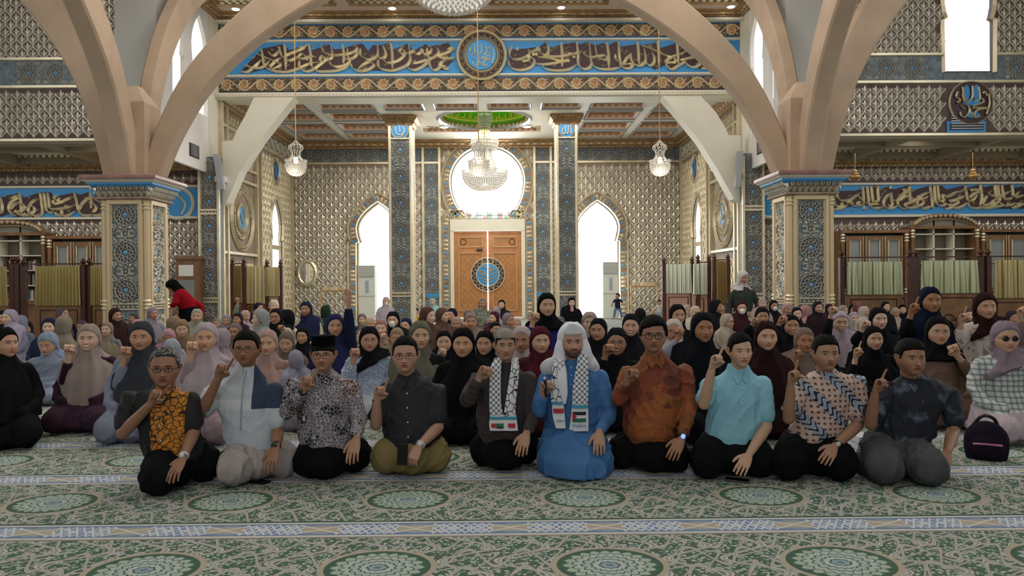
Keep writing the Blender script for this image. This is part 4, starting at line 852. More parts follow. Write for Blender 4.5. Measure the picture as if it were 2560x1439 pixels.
# ------------------------------------------------------------------ great pillars with branching ribs
PXh, PY0, PY1 = 6.39, 14.16, 15.04; PYc = 14.6; ZCAP = 3.39
def rib(path, wd, d0, d1, perp, parent):       # box-section rib: path centre line in world, perp = width axis
    P = cr_(path, 5); n = len(P); T = np.gradient(P, axis=0); T /= np.linalg.norm(T, axis=1)[:, None]; B = np.array(perp, float); N = np.cross(T, B)
    t = np.linspace(0, 1, n); d = (d0 + (d1 - d0) * np.minimum(1, t * 1.15))[:, None] / 2; w = wd / 2; c = .035
    R = [[p + N[i] * d[i] * a + B * b for a, b in ((1, -w + c), (1 - c / d[i][0], -w), (-1 + c / d[i][0], -w), (-1, -w + c), (-1, w - c), (-1 + c / d[i][0], w), (1 - c / d[i][0], w), (1, w - c))] for i, p in enumerate(P)]
    return rings(R)
for s in (-1, 1):
    nm = 'left' if s < 0 else 'right'
    xc = s * PXh; e = empty('great_pillar', (xc, PYc, 0), label='square %s carved pillar with blue medallions carrying four plaster ribs' % nm, cat='pillar', group='great pillars')
    h = .40
    sub(G().add(box(xc - h, xc + h, PYc - h, PYc + h, 0, 3.0)).obj('shaft', teal, smooth=False), e)
    for k, ax in enumerate(('F', 'R' if s > 0 else 'L', 'L' if s > 0 else 'R', 'B')):
        if ax == 'F': O = (xc, PYc - h, 0); A = (1, 0, 0); N = (0, -1, 0)
        elif ax == 'L': O = (xc + h, PYc, 0); A = (0, 1, 0); N = (1, 0, 0)
        elif ax == 'R': O = (xc - h, PYc, 0); A = (0, -1, 0); N = (-1, 0, 0)
        else: O = (xc, PYc + h, 0); A = (-1, 0, 0); N = (0, 1, 0)
        fr = (O, A, (0, 0, 1), N); g = G()
        for q in (-1, 1):
            u = q * .30; g.add(bev(u - .045, u + .045, 0, 2.93, 0, .05, .015), 0, fr); g.add(bev(u - q * .05 - .012, u - q * .05 + .012, 0, 2.93, 0, .035, .005), 1, fr)
        g.add(bev(-.34, .34, 2.86, 2.98, 0, .055, .015), 0, fr)
        for v in (1.02, .92): g.add(bev(-.26, .26, v - .015, v + .015, 0, .03, .005), 1, fr)
        bead_row(g, -.25, .25, .97, .045, .045, .03, .075, 1, fr)
        sub(g.obj('panel_frame', [champ, gold], smooth=False), e)
        if ax == 'B': continue
        loc = lambda z: tuple(np.array(O) + np.array(N) * .006 + np.array((0, 0, z)))
        for z in (2.67, 1.97, 1.27, .55): medal(0, .52, ax, loc(z), e)
        for z in (2.32, 1.62, .2): medal(1, .62, ax, loc(z), e)
    for qx in (-1, 1):
        for qy in (-1, 1):
            c = (xc + qx * (h - .015), PYc + qy * (h - .015), 0)
            cl = sub(G().add(lathe([(.058, 0), (.058, 2.82)], 10, c)).obj('corner_colonnette', champ), e)
            g = G(); 
            for zc in (1.0, 2.85):
                for k in range(3): g.add(lathe([(.05, zc - .1 + k * .07), (.085, zc - .07 + k * .07), (.05, zc - .03 + k * .07)], 8, c))
            sub(g.obj('gilt_capital', gold2), e)
    g = G(); sq = lambda r, z: [(xc + a * r, PYc + b * r, z) for a, b in ((-1, -1), (1, -1), (1, 1), (-1, 1))]
    g.add(rings([sq(.42, 2.93), sq(.5, 2.97), sq(.5, 3.0), sq(.44, 3.02), sq(.46, 3.1), sq(.56, 3.2)]), 0); sub(g.obj('capital_neck', beige, smooth=False), e)
    sub(G().add(rings([sq(.53, 3.17), sq(.6, 3.22), sq(.6, 3.25)])).obj('blue_fillet', blue, smooth=False), e)
    sub(G().add(rings([sq(.6, 3.25), sq(.66, 3.28), sq(.66, 3.3)])).obj('cream_fillet', cream, smooth=False), e)
    sub(G().add(rings([sq(.69, 3.3), sq(.7, 3.33), sq(.7, 3.37), sq(.68, 3.39)])).obj('abacus', rose, smooth=False), e)
    g = G()
    for k in range(4):
        ca, sa = math.cos(k * PI / 2), math.sin(k * PI / 2); L = G()
        for i in range(9):
            u = -.44 + i * .11
            for dz, dn, sc in ((0, 0, 1), (.07, .04, .9)):
                uu = u + (.055 if dz else 0); q = [(uu - .045 * sc, 3.03 + dz), (uu, 3.0 + dz), (uu + .045 * sc, 3.03 + dz), (uu + .05 * sc, 3.09 + dz), (uu, 3.14 + dz), (uu - .05 * sc, 3.09 + dz)]
                L.add(pyr((uu, 3.1 + dz), q, .09 + dn, .46)); L.add(ridge(circ(uu, 3.09 + dz, .035, 8), .018, .03, .52 + dn, closed=True))
        V, F = L.data(); W_ = np.column_stack([xc + V[:, 0] * ca + V[:, 2] * sa, PYc + V[:, 0] * sa - V[:, 2] * ca, V[:, 1]]); g.add((W_, F))
    sub(g.obj('acanthus_carving', silv, smooth=False), e)
    z = ZCAP
    C0 = [(0.0, .0), (.36, .95), (.95, 1.95), (1.85, 2.85), (2.9, 3.6), (4.2, 4.3), (6.0, 5.0)]
    for dx, dy, st in ((s, 0, .34), (-s, 0, .34), (0, -1, .26), (0, 1, .26)):
        P = [(xc + dx * (st + a), PYc + dy * (st + a), z + b - .02) for a, b in C0]
        k_ = .50 if dx * s > 0 else (.5 if dy > 0 else (.85 if dy < 0 else 1))
        P = [(xc + dx * (st + a * k_), PYc + dy * (st + a * k_), z + b - .02) for a, b in C0]
        sub(G().add(rib(P, .29 if dy > 0 else .36, .34, .6 if dy > 0 else .82, (0, 1, 0) if dx else (1, 0, 0), e)).obj('rib', ribm, smooth=False), e)
    g = G(); g.add(rings([[(xc + a * r, PYc + b * r, z + zz) for a, b in ((-1, -1), (1, -1), (1, 1), (-1, 1))] for r, zz in ((.34, -.02), (.35, .8), (.34, 1.4), (.12, 1.75))])); sub(g.obj('rib_core', ribm, smooth=False), e)
    # wall speaker and cctv
    sp = empty('column_speaker', tuple(U(548 if s < 0 else 1848, 470, 20.7)), label='tall slim grey column speaker on the %s arched brace' % nm, cat='speaker')
    A_, B_ = (U(541, 386, 20.75), U(556, 474, 20.6)) if s < 0 else (U(1850, 378, 20.75), U(1843, 468, 20.6)); D = B_ - A_; w_ = .075
    V = [tuple(A_ + np.array((a, b, 0))) for a, b in ((-w_, -.08), (w_, -.08), (w_, .08), (-w_, .08))] + [tuple(B_ + np.array((a, b, 0))) for a, b in ((-w_, -.08), (w_, -.08), (w_, .08), (-w_, .08))]
    sub(G().add((np.array(V), BOXF[:, ::-1])).obj('cabinet', gblk, smooth=False), sp); m_ = (A_ + B_) / 2
    sub(G().add(box(m_[0] - .03 + .12 * -s * -1, m_[0] + .1, 20.72, 21.0, m_[2] - .25, m_[2] - .1)).obj('bracket', white, smooth=False), sp)
cp = U(468, 402, 17.8); e = empty('dome_camera', (-7.62, cp[1], 4.43), label='small white dome camera under the left white wall', cat='camera')
sub(G().add(lathe([(.001, -.16), (.06, -.15), (.09, -.1), (.1, -.05), (.1, 0), (.001, 0)], 14, (-7.62, cp[1], 4.43))).obj('dome', white), e)
# ------------------------------------------------------------------ slender columns of the alcove
YC = 24.6
for s, (pa, pb) in ((-1, (975, 1032)), (1, (1393, 1445))):
    xa, xb = ux(pa, YC), ux(pb, YC); xm = (xa + xb) / 2; w = (xb - xa); e = empty('alcove_column', (xm, YC + w / 2, 0), label='tall square column with blue medallions %s of the carved door' % ('left' if s < 0 else 'right'), cat='column', group='alcove columns')
    sub(G().add(box(xa + .03, xb - .03, YC, YC + w, 0, 6.7)).obj('shaft', teal, smooth=False), e)
    fr = FRONT(YC); g = G()
    for u in (xa + .04, xb - .04): g.add(bev(u - .045, u + .045, 0, 6.45, 0, .06, .015), 0, fr)
    for x_, sx in ((xa + .03, -1), (xb - .03, 1)):
        f2 = ((x_, YC + w / 2, 0), (0, sx, 0), (0, 0, 1), (sx, 0, 0))
        for u in (-w / 2 + .06, w / 2 - .06): g.add(bev(u - .06, u + .06, 0, 6.45, 0, .05, .015), 0, f2)
        sub(G().add(box(-w / 2 + .1, w / 2 - .1, 0, 6.4, 0, .01), 0, f2).obj('side_panel', cream, smooth=False), e)
    for v in (.95, 1.05, uz(345, YC)): g.add(bev(xa, xb, v - .03, v + .03, 0, .07, .01), 0, fr)
    bead_row(g, xa + .08, xb - .08, 1.0, .05, .05, .05, .09, 0, fr)
    sub(g.obj('edge_mouldings', gold, smooth=False), e)
    z = uz(325, YC) - .62
    while z > 1.3: medal(0, w * .86, 'F', (xm, YC - .008, z), e); medal(1, w * .95, 'F', (xm, YC - .008, z - .43), e); z -= .86
    medal(0, w * .86, 'F', (xm, YC - .008, .5), e)
    g = G(); c = (xm, uz(325, YC)); g.add(pyr(c, circ(*c, w * .36, 24), .02, .02), 1, fr); g.add(ridge(circ(*c, w * .37, 28), .04, .05, .02, closed=True), 0, fr)
    S = ([(-.16, .12), (-.1, -.1), (.05, -.12), (.16, -.02)], [(-.02, .16), (0, -.05)], [(.08, .15), (.14, 0), (.05, -.18), (-.1, -.2)]) if s < 0 else ([(-.13, .05), (-.15, -.1), (-.05, -.12), (-.03, .15)], [(-.03, -.1), (.04, -.12), (.06, .15)], [(.14, .16), (.14, -.14)])
    for q in S: g.add(ridge(cr_([(c[0] + a, c[1] + b) for a, b in q], 5), .045, .04, .04), 2, fr)
    sub(g.obj('calligraphic_roundel', [gold, blue, silv], smooth=False), e)
    g = G(); sq = lambda r, zz: [(xm + a * (w / 2 + r), YC + w / 2 + b * (w / 2 + r), zz) for a, b in ((-1, -1), (1, -1), (1, 1), (-1, 1))]
    g.add(rings([sq(.02, 6.45), sq(.1, 6.52), sq(.1, 6.58), sq(.2, 6.68), sq(.2, 6.76)])); bead_row(g, xa, xb, 6.6, .09, .08, .2, .13, 0, fr); sub(g.obj('capital', cornm, smooth=False), e)
# ------------------------------------------------------------------ chandeliers
def beads(g, r, z, c, n, br, mi=0, seg=5):
    th = np.arange(n) / n * 2 * PI; T = ell((0, 0, 0), (br, br, br * 1.25), seg, 4); V, F = T; k = n; m = len(V)
    VV = np.repeat(V[None], k, 0) + np.stack([c[0] + r * np.cos(th), c[1] + r * np.sin(th), np.full(k, c[2] + z)], -1)[:, None]
    g.add((VV.reshape(-1, 3), [(f[None] + (np.arange(k) * m)[:, None, None]).reshape(-1, f.shape[1]) for f in F]), mi)
def small_chandelier(c, lab, ztop):
    e = empty('crystal_chandelier', c, label=lab, cat='chandelier', group='small crystal chandeliers on long chains')
    sub(G().add(tube([(c[0], c[1], c[2] + .84), (c[0], c[1], ztop)], .012, 5, round_=False)).obj('chain', brass), e)
    g = G(); pr = [(.02, .84), (.05, .82), (.08, .78), (.16, .72), (.17, .66), (.12, .6), (.1, .52), (.12, .45), (.16, .4), (.2, .36)]
    for r, z in pr: beads(g, r, z, c, max(6, int(r * 60)), .018)
    for a in np.arange(12) / 12 * 2 * PI: g.add(tube(cr_([(c[0] + r * math.cos(a), c[1] + r * math.sin(a), c[2] + z) for r, z in pr[2:]], 2), .011, 4, round_=False))
    sub(g.obj('upper_vase', crys, kind='stuff'), e)
    g = G(); beads(g, .245, .36, c, 16, .028); beads(g, .22, .31, c, 14, .03); sub(g.obj('bead_crown', crys, kind='stuff'), e)
    g = G()
    for t in np.linspace(0, 1, 8): beads(g, .245 * math.cos(t * 1.45), .27 - .25 * math.sin(t * PI / 2), c, max(5, int(22 * math.cos(t * 1.45))), .022)
    g.add(lathe([(.01, .03), (.12, .07), (.2, .15), (.225, .27), (.1, .29)], 14, c)); sub(g.obj('bead_basket', crys, kind='stuff'), e)
    sub(G().add(lathe([(.01, .3), (.06, .32), (.06, .44), (.01, .46)], 10, c)).obj('lamp', mat('chandelier_glow_%d' % len(bpy.data.materials), 'fff2d8', emit=3)), e)
for px, lab in ((740, 'small crystal chandelier hanging above the left arched brace, on a gold chain'), (1197, 'small crystal chandelier in front of the big one, above the carved door'), (1650, 'small crystal chandelier hanging at the right, under the right end of the calligraphy')):
    p = U(px, 440, 18.4); small_chandelier((p[0], 18.4, p[2]), lab, 9.5)
c = (.0, (ry0 + ry1) / 2, uz(476, 25.7)); e = empty('grand_chandelier', c, label='large tiered crystal chandelier hanging under the green dome', cat='chandelier')
H = lambda y: uz(y, 25.7) - c[2]
g = G()
for y, r in ((283, .22), (292, .25), (301, .24), (310, .2), (316, .16)): beads(g, r, H(y), c, 22, .032)
g.add(lathe([(.12, H(318)), (.19, H(308)), (.21, H(285)), (.06, H(283))], 16, c)); sub(g.obj('top_crown', crys, kind='stuff'), e)
g = G(); pr = [(.1, H(318)), (.17, H(328)), (.21, H(338)), (.19, H(346)), (.14, H(352))]
for a in np.arange(14) / 14 * 2 * PI: g.add(tube([(c[0] + r * math.cos(a), c[1] + r * math.sin(a), c[2] + z) for r, z in pr], .022, 5))
sub(g.obj('bulb_cage', mat('warm_crystal', 'e4deb0', .2, .1)), e)
g = G()
for y, r in ((343, .36), (350, .43), (358, .45), (366, .42), (372, .34)): beads(g, r, H(y), c, 30, .038)
g.add(lathe([(.26, H(374)), (.38, H(364)), (.4, H(350)), (.15, H(346))], 18, c)); sub(g.obj('middle_ring', crys, kind='stuff'), e)
g = G(); pr = [(.22, H(372)), (.23, H(392)), (.29, H(402)), (.37, H(412)), (.37, H(424)), (.28, H(432))]
for a in np.arange(18) / 18 * 2 * PI: g.add(tube([(c[0] + r * math.cos(a), c[1] + r * math.sin(a), c[2] + z) for r, z in pr], .03, 5))
sub(g.obj('lower_cage', crys), e)
g = G(); N_ = 12
for t in np.linspace(0, 1, N_): beads(g, .76 * math.cos(t * 1.4), H(432) * (1 - math.sin(t * PI / 2) * .97), c, max(6, int(60 * math.cos(t * 1.4))), .028)
beads(g, .76, H(427), c, 50, .034); g.add(lathe([(.02, .03), (.3, .09), (.54, .25), (.69, .5), (.72, H(434))], 20, c)); sub(g.obj('bead_basket', crys, kind='stuff'), e)
sub(G().add(lathe([(.02, H(430)), (.07, H(425)), (.07, H(345)), (.02, H(283)), (.02, H(283) + 1.9)], 8, c)).obj('stem', brass), e)
Yb = 9.7; p = U(1132, 29, Yb); c = tuple(p); e = empty('bead_bowl_chandelier', c, label='huge round chandelier bowl of white crystal beads cut off by the top edge', cat='chandelier')
g = G()
for t in np.linspace(0.02, 1, 15): beads(g, .62 * math.sin(t * PI / 2), .5 - .5 * math.cos(t * PI / 2), c, max(5, int(62 * math.sin(t * PI / 2))), .019)
sub(g.obj('bead_strings', crys, kind='stuff'), e)
g = G(); g.add(lathe([(.01, .03), (.2, .06), (.4, .15), (.54, .3), (.6, .5), (.3, .55), (.25, 1.2), (.03, 1.3), (.03, 4.4)], 24, c)); sub(g.obj('bowl', mat('lit_crystal', 'f4efe4', .4, emit=.45)), e)
# side lanterns
for i, (x, y, Y, s_, m_) in enumerate(((266, 434, 19.5, .2, amber), (263, 468, 19.2, .22, amber), (2138, 438, 19.4, .3, brass), (2432, 436, 19.4, .3, brass))):
    p = U(x, y, Y); e = empty('hanging_lantern', tuple(p), label=('upper small amber lantern beside the left pillar capital', 'lower amber lantern half behind the left capital', 'tiered brass lantern just right of the right pillar capital', 'tiered brass lantern further right of the right pillar')[i], cat='lantern')
    c = (p[0], p[1], p[2] - s_ / 2); sub(G().add(lathe([(.005, 0), (.2 * s_, .05 * s_), (.3 * s_, .2 * s_), (.45 * s_, .3 * s_), (.45 * s_, .4 * s_), (.3 * s_, .5 * s_), (.33 * s_, .6 * s_), (.2 * s_, .7 * s_), (.22 * s_, .85 * s_), (.05 * s_, s_)], 12, c)).obj('body', m_), e)
    sub(G().add(tube([(c[0], c[1], c[2] + s_), (c[0], c[1], 4.85)], .008, 4, round_=False)).obj('chain', brass), e)
# ------------------------------------------------------------------ air conditioners, mirror, racks
for i, (xa, xb, ya, yb) in enumerate(((898, 940, 660, 790), (1505, 1544, 656, 787))):
    Y = 28.2; a, b = ux(xa, Y), ux(xb, Y); z1 = uz(ya, Y); w = b - a; e = empty('floor_air_conditioner', ((a + b) / 2, Y, 0), label='tall cream standing air conditioner in the %s far archway' % ('left' if i == 0 else 'right'), cat='air conditioner', group='standing air conditioners')
    fr = FRONT(Y - .2); sub(G().add(bev(a, b, 0, z1, -.4, 0, .01), 0, fr).obj('cabinet', mat('cream_plastic_%d' % i, 'e9eadb', .4), smooth=False), e)
    g = G(); g.add(box(a + .04, b - .04, z1 * .79, z1 - .04, 0, .015), 1, fr)
    for k in range(9): v = z1 * .8 + k * (z1 * .17) / 9; g.add(box(a + .05, b - .05, v, v + .022, .015, .05), 0, fr)
    sub(g.obj('louvre', [plas, gblk], smooth=False), e)
    sub(G().add(box(a + w * .42, a + w * .62, z1 * .5, z1 * .72, 0, .012), 0, fr).obj('display_strip', mat('blue_grey_strip_%d' % i, 'a9b6c6', .3), smooth=False), e)
    sub(G().add(box(a, b, z1 * .44, z1 * .445, 0, .012), 0, fr).obj('seam', gblk, smooth=False), e)
    if i == 0: sub(G().add(box(a - .06, a - .02, 0, z1, -.1, 0), 0, fr).obj('side_post', brass, smooth=False), e)
c = U(768, 682, 28.93); e = empty('oval_mirror', tuple(c), label='oval wall mirror in an ornate gilt frame left of the left archway', cat='mirror'); fr = FRONT(28.96); m2 = (c[0], c[2])
sub(G().add(pyr(m2, circ(*m2, .26, 30, .37), .001, .06), 0, fr).obj('glass', mat('mirror_glass', 'e8ecec', .05, 1.0), smooth=False), e)
g = G().add(ridge(circ(*m2, .32, 36, .43), .14, .06, .03, closed=True), 0, fr)
for k in range(18): a = k / 18 * 2 * PI; g.add(pyr((m2[0] + .38 * math.cos(a), m2[1] + .5 * math.sin(a)), circ(m2[0] + .38 * math.cos(a), m2[1] + .5 * math.sin(a), .05, 6), .06), 0, fr)
sub(g.obj('frame', gold2, smooth=False), e)
for i, (xa, xb, yt) in enumerate(((802, 866, 722), (1578, 1644, 717))):
    Y = 27.6; a, b = ux(xa, Y), ux(xb, Y); z1 = uz(yt, Y); e = empty('garment_rack', ((a + b) / 2, Y, 0), label='pale wooden garment rack by the %s of the far wall' % ('left' if i == 0 else 'right'), cat='rack', group='pale wooden racks')
    for x in (a, b): sub(G().add(box(x - .02, x + .02, Y - .02, Y + .02, 0, z1)).add(box(x - .02, x + .02, Y - .25, Y + .25, 0, .04)).obj('upright', woodp, smooth=False), e)
    sub(G().add(box(a - .03, b + .03, Y - .025, Y + .025, z1 - .05, z1)).obj('rail', woodp, smooth=False), e)
    for k in range(3): x = a + (b - a) * (.2 + .3 * k); sub(G().add(box(x - .12, x + .1, Y - .06, Y + .06, z1, z1 + .12)).obj('folded_cloth', mat('cloth_beige_%d%d' % (i, k), ('d9b98c', 'e0cba4', 'd4b488')[k], .8), smooth=False), e)
# ------------------------------------------------------------------ bookcases
bookc = [mat('book_cloth_%d' % i, c, .7) for i, c in enumerate(('3d4a5a', '6b5a44', 'b9b2a4', '2c3a36', '7a3b34', '8792a0', 'c9c4b8'))]
glassm = mat('cabinet_glass', '9aa09c', .15, .2); interior = mat('shelf_interior', '8e8a7c', .7)
YB = 20.45
ORD = 'first second third fourth fifth sixth seventh eighth ninth tenth eleventh twelfth thirteenth fourteenth fifteenth sixteenth seventeenth eighteenth nineteenth'.split()
def bookcase(xa, xb, top, arched, lab, grp, seed, books=True):
    e = empty('bookcase', ((xa + xb) / 2, YB + .2, 0), label=lab, cat='bookcase', group=grp); fr = FRONT(YB); w = xb - xa; rr = random.Random(seed); zb = .98
    g = G(); g.add(box(xa, xb, 0, zb, -.4, 0), 0, fr); g.add(box(xa, xa + .12, zb, top, -.4, 0), 0, fr); g.add(box(xb - .12, xb, zb, top, -.4, 0), 0, fr); g.add(box(xa, xb, top, top + .08, -.42, .08), 0, fr); g.add(box(xa, xb, zb, top, -.42, -.4), 1, fr)
    sub(g.obj('carcass', [wood, interior], smooth=False), e)
    g = G()
    for u in (xa + .06, xb - .06):
        g = G(); g.add(lathe([(.05, 0), (.05, top - zb - .1)], 8, (u, YB - .05, zb)), 0)
        for k in range(3): g.add(lathe([(.045, 0), (.075, .03), (.045, .07)], 8, (u, YB - .05, top - .25 + k * .08)), 1)
        for k in range(2): g.add(lathe([(.045, 0), (.075, .03), (.045, .07)], 8, (u, YB - .05, zb + k * .08)), 1)
        sub(g.obj('side_column', [wood, gold]), e)
    if arched:
        t = np.linspace(0, PI, 21); P = [(xa + w / 2 - (w / 2 - .08) * math.cos(a), top + .02 + .33 * math.sin(a) ** .9) for a in t]
        sub(G().add(slab([[tuple(p) for p in reversed(P)]], -.4, .0), 0, fr).obj('arched_back', interior, smooth=False), e)
        g = G(); g.add(ridge(np.array(P), .13, .1, 0), 0, fr); g.add(ridge(np.array(P) * 1 - np.array((0, .08)), .05, .06, .02), 1, fr)
        for k in range(2, 19): g.add(pyr(P[k], circ(P[k][0], P[k][1], .05, 6), .1, .08), 1, fr)
        sub(g.obj('carved_pediment', [wood, gold], smooth=False), e)
        g = G()
        for k in (1, 2): u = xa + .12 + (w - .24) * k / 3; g.add(box(u - .02, u + .02, zb, top + .25, -.35, 0), 0, fr)
        n = 4
        for k in range(n + 1): v = zb + (top - zb) * k / n * .92; g.add(box(xa + .12, xb - .12, v - .015, v + .015, -.38, 0), 0, fr)
        sub(g.obj('shelf_grid', cream, smooth=False), e)
        if books:
            k_ = 0
            for r in range(3):
                v = zb + (top - zb) * r / n * .92 + .016
                for cidx in range(3):
                    u = xa + .16 + (w - .24) * cidx / 3; nb = 0
                    while u < xa + .08 + (w - .24) * (cidx + 1) / 3:
                        bw = rr.uniform(.025, .05); bh = rr.uniform(.2, .3)
                        if rr.random() < .8:
                            b_ = G().add(box(u, u + bw, YB + .06, YB + .25, v, v + bh)).obj('book', bookc[rr.randrange(7)], smooth=False, label='standing book, number %d from the left on shelf %d of the %s' % (k_ + 1, r + 1, 'arched bookcase'), cat='book', group='books in the %s' % lab[:30]); k_ += 1
                            b_['label'] = '%s book, %s from the left, %s shelf, %s bay of the left-edge bookcase' % (('slate', 'tan', 'light grey', 'dark green', 'red', 'blue-grey', 'ivory')[bookc.index(b_.data.materials[0])], ORD[nb], ('lowest', 'second', 'third')[r], ('left', 'middle', 'right')[cidx]); nb += 1
                        u += bw + .004
    else:
        for k in range(3):
            a = xa + .14 + (w - .28) * k / 3 + .02; b = xa + .14 + (w - .28) * (k + 1) / 3 - .02; lo, hi = zb + .05, top - .08
            d = sub(G().add(slab([[(a, lo), (b, lo), (b, hi), (a, hi)], [(a + .1, lo + .1), (a + .1, hi - .12), (b - .1, hi - .12), (b - .1, lo + .1)][::-1]], 0, .04), 0, fr).obj('door', wood, smooth=False), e)
            g = G().add(ridge([(a + .1, lo + .1), (b - .1, lo + .1), (b - .1, hi - .12), (a + .1, hi - .12)], .03, .02, .04, closed=True), 0, fr); g.add(ridge([(a + .01, lo), (b - .01, lo), (b - .01, hi), (a + .01, hi)], .03, .02, .03, closed=True), 0, fr)
            sub(g.obj('gilt_edging', gold, smooth=False), e); sub(G().add(box(a + .08, b - .08, lo + .08, hi - .1, .005, .015), 0, fr).obj('glass', pane if 0 else glassm, smooth=False), e)
            sub(G().add(box(a + .1, b - .1, (lo + hi) / 2 - .01, (lo + hi) / 2 + .01, .016, .02), 0, fr).obj('shelf', cream, smooth=False), e)
    g = G()
    for k in range(2): a = xa + .1 + k * (w / 2 - .05); b = a + w / 2 - .15; g.add(ridge([(a, .12), (b, .12), (b, zb - .12), (a, zb - .12)], .04, .02, closed=True), 0, fr)
    sub(g.obj('plinth_moulding', wood2, smooth=False), e)
XW = lambda px: ux(px, YB)
bookcase(XW(-68), XW(118), 2.72, True, 'arched wooden bookcase at the left edge of the photo', 'arched bookcases', 3)
bookcase(XW(122), XW(292), 2.62, False, 'glass-doored wooden bookcase just left of the left pillar', 'glass-doored bookcases', 4)
bookcase(XW(2100), XW(2270), 2.62, False, 'glass-doored wooden bookcase just right of the right pillar', 'glass-doored bookcases', 5)
bookcase(XW(2274), XW(2446), 2.72, True, 'arched wooden bookcase in the right wing between two glass-doored ones', 'arched bookcases', 6, False)
bookcase(XW(2450), XW(2640), 2.62, False, 'glass-doored wooden bookcase at the right edge of the photo', 'glass-doored bookcases', 7)
e = empty('poster_cabinet', (XW(470), YB, 0), label='narrow wooden cabinet between the left pillar and the corner pilaster', cat='cabinet'); fr = FRONT(YB)
g = G(); a, b = XW(440), XW(497); g.add(box(a, b, 0, 2.05, -.4, 0), 0, fr); g.add(box(a - .03, b + .03, 2.05, 2.13, -.4, .05), 0, fr); sub(g.obj('carcass', wood, smooth=False), e)
sub(G().add(box(a + .08, b - .14, 1.6, 1.9, 0, .02), 0, fr).obj('framed_picture', plas, smooth=False), e); sub(G().add(box(a + .06, b - .12, .3, 1.5, 0, .01), 0, fr).obj('glass_door', glassm, smooth=False), e)
# ------------------------------------------------------------------ screens with curtains
def curt_fn(a, b): return lambda: nmix(nabs(nfr(nxyz(ncoord('Object'))[0] * 9) - .5) < .1, a, b)
def screen(Y, posts, z1, zr, panels, lab, seed, tilt=0, wm=None):
    xs = [ux(p, Y) for p in posts]; e = empty('folding_screen', (xs[0], Y, 0), label=lab, cat='screen', group='wooden screens with curtains'); rr = random.Random(seed); wm = wm or wood2
    for x in xs:
        sub(G().add(box(x - .05, x + .05, Y - .05, Y + .05, 0, z1 - .15)).add(lathe([(.05, 0), (.07, .02), (.035, .05), (.06, .09), (.05, .12), (.005, .18)], 8, (x, Y, z1 - .17))).obj('post', wm, smooth=False), e)
    sub(G().add(box(xs[0], xs[-1], Y - .015, Y + .015, zr - .015, zr + .015)).obj('rail', wm, smooth=False), e)
    sub(G().add(box(xs[0], xs[-1], Y - .015, Y + .015, zr - .16, zr - .14)).obj('rail', wm, smooth=False), e)
    for k, (pa, pb, zt_, zb_, m, lp) in enumerate(panels):
        a, b = ux(pa, Y), ux(pb, Y); n = max(24, int((b - a) * 60)); u = np.linspace(0, 1, n); fl_ = 8 + int((b - a) * 7)
        R = []
        for j, v in enumerate(np.linspace(0, 1, 8)):
            z = zt_ + (zb_ - zt_) * v; wv = (.018 + .03 * v) * np.sin(u * fl_ * 2 * PI + .5 * np.sin(u * 9 + seed)); xx = a + (b - a) * (u + (u - .5) * .05 * v)
            R.append(np.stack([xx, Y - .06 + wv, np.full(n, z)], -1))
        R = np.array(R); V = R.reshape(-1, 3); V2 = V + np.array((0, .008, 0)); F = gridF(8, n, False)
        sub(G().add((np.vstack([V, V2]), [F[:, ::-1], F + len(V)])).obj('curtain', m, sharp=80), e)
        if lp:
            g = G(); g.add(box(a - .03, b + .03, Y - .02, Y + .02, 0, zb_ + .03)); sub(g.obj('lower_panel', lp, smooth=False), e)
            g = G(); g.add(ridge([(a + .08, .12), (b - .08, .12), (b - .08, zb_ - .1), (a + .08, zb_ - .1)], .03, .02, closed=True), 0, FRONT(Y - .02))
            c = ((a + b) / 2, zb_ / 2)
            for q in (-1, 1): g.add(ridge(cr_([(c[0], c[1] + .08), (c[0] + q * .1, c[1] + .03), (c[0] + q * .16, c[1] - .05), (c[0] + q * .05, c[1] - .04)], 4), .025, .02), 0, FRONT(Y - .02))
            sub(g.obj('panel_moulding', wood2, smooth=False), e)
curtm1 = mat('ochre_curtain', 'a5924f', .85, fn=lambda: nmix(ntex('Noise', 40, ncoord('Object')), 'b09c5c', 'd2c184'), sheen=.2)
curtm2 = mat('pale_ribbed_curtain', 'cdbd8c', .85, fn=curt_fn('cdbd8c', 'e6dab0')); curtm3 = mat('green_striped_curtain', 'b9bf8e', .85, fn=curt_fn('dfe3c4', '9a9a63')); curtm4 = mat('orange_striped_curtain', 'b58a4e', .85, fn=curt_fn('d9cf9e', 'a9743c'))
curtm5 = mat('white_green_curtain', 'd8dcc0', .85, fn=curt_fn('eef0e2', 'b7bd92')); curtm6 = mat('brown_gold_curtain', 'a08550', .85)
pinkw = mat('pinkish_wood', 'b98f7c', .5)
Z_ = lambda y, Y, hz: CH + (hz - y) * Y / FP
screen(16.2, (32, 45), 2.0, 1.83, [(-60, 22, 1.78, .95, curtm1, wood)], 'dark wooden screen post pair at the far left by the arched bookcase', 1)
screen(16.2, (60, 209), 1.95, 1.83, [(92, 203, Z_(664, 16.2, 714), Z_(762, 16.2, 714), curtm1, wood)], 'wooden screen with ochre curtain, left of the left pillar', 2)
screen(16.25, (224, 330), 1.95, 1.83, [(230, 292, Z_(664, 16.2, 714), Z_(762, 16.2, 714), curtm1, wood)], 'wooden screen with ochre curtain, partly behind the left pillar', 3)
screen(19.6, (582, 610), 2.05, 1.9, [(586, 606, 1.85, .9, curtm6, wood)], 'narrow dark screen panel seen edge-on, left of the alcove', 4)
screen(19.9, (612, 668, 702), 2.0, 1.8, [(617, 662, Z_(665, 19.9, 711), Z_(758, 19.9, 711), curtm2, wood), (666, 700, Z_(668, 19.9, 711), Z_(740, 19.9, 711), curtm2, pinkw)], 'folding screen with two pale ribbed curtains, left of the alcove', 5)
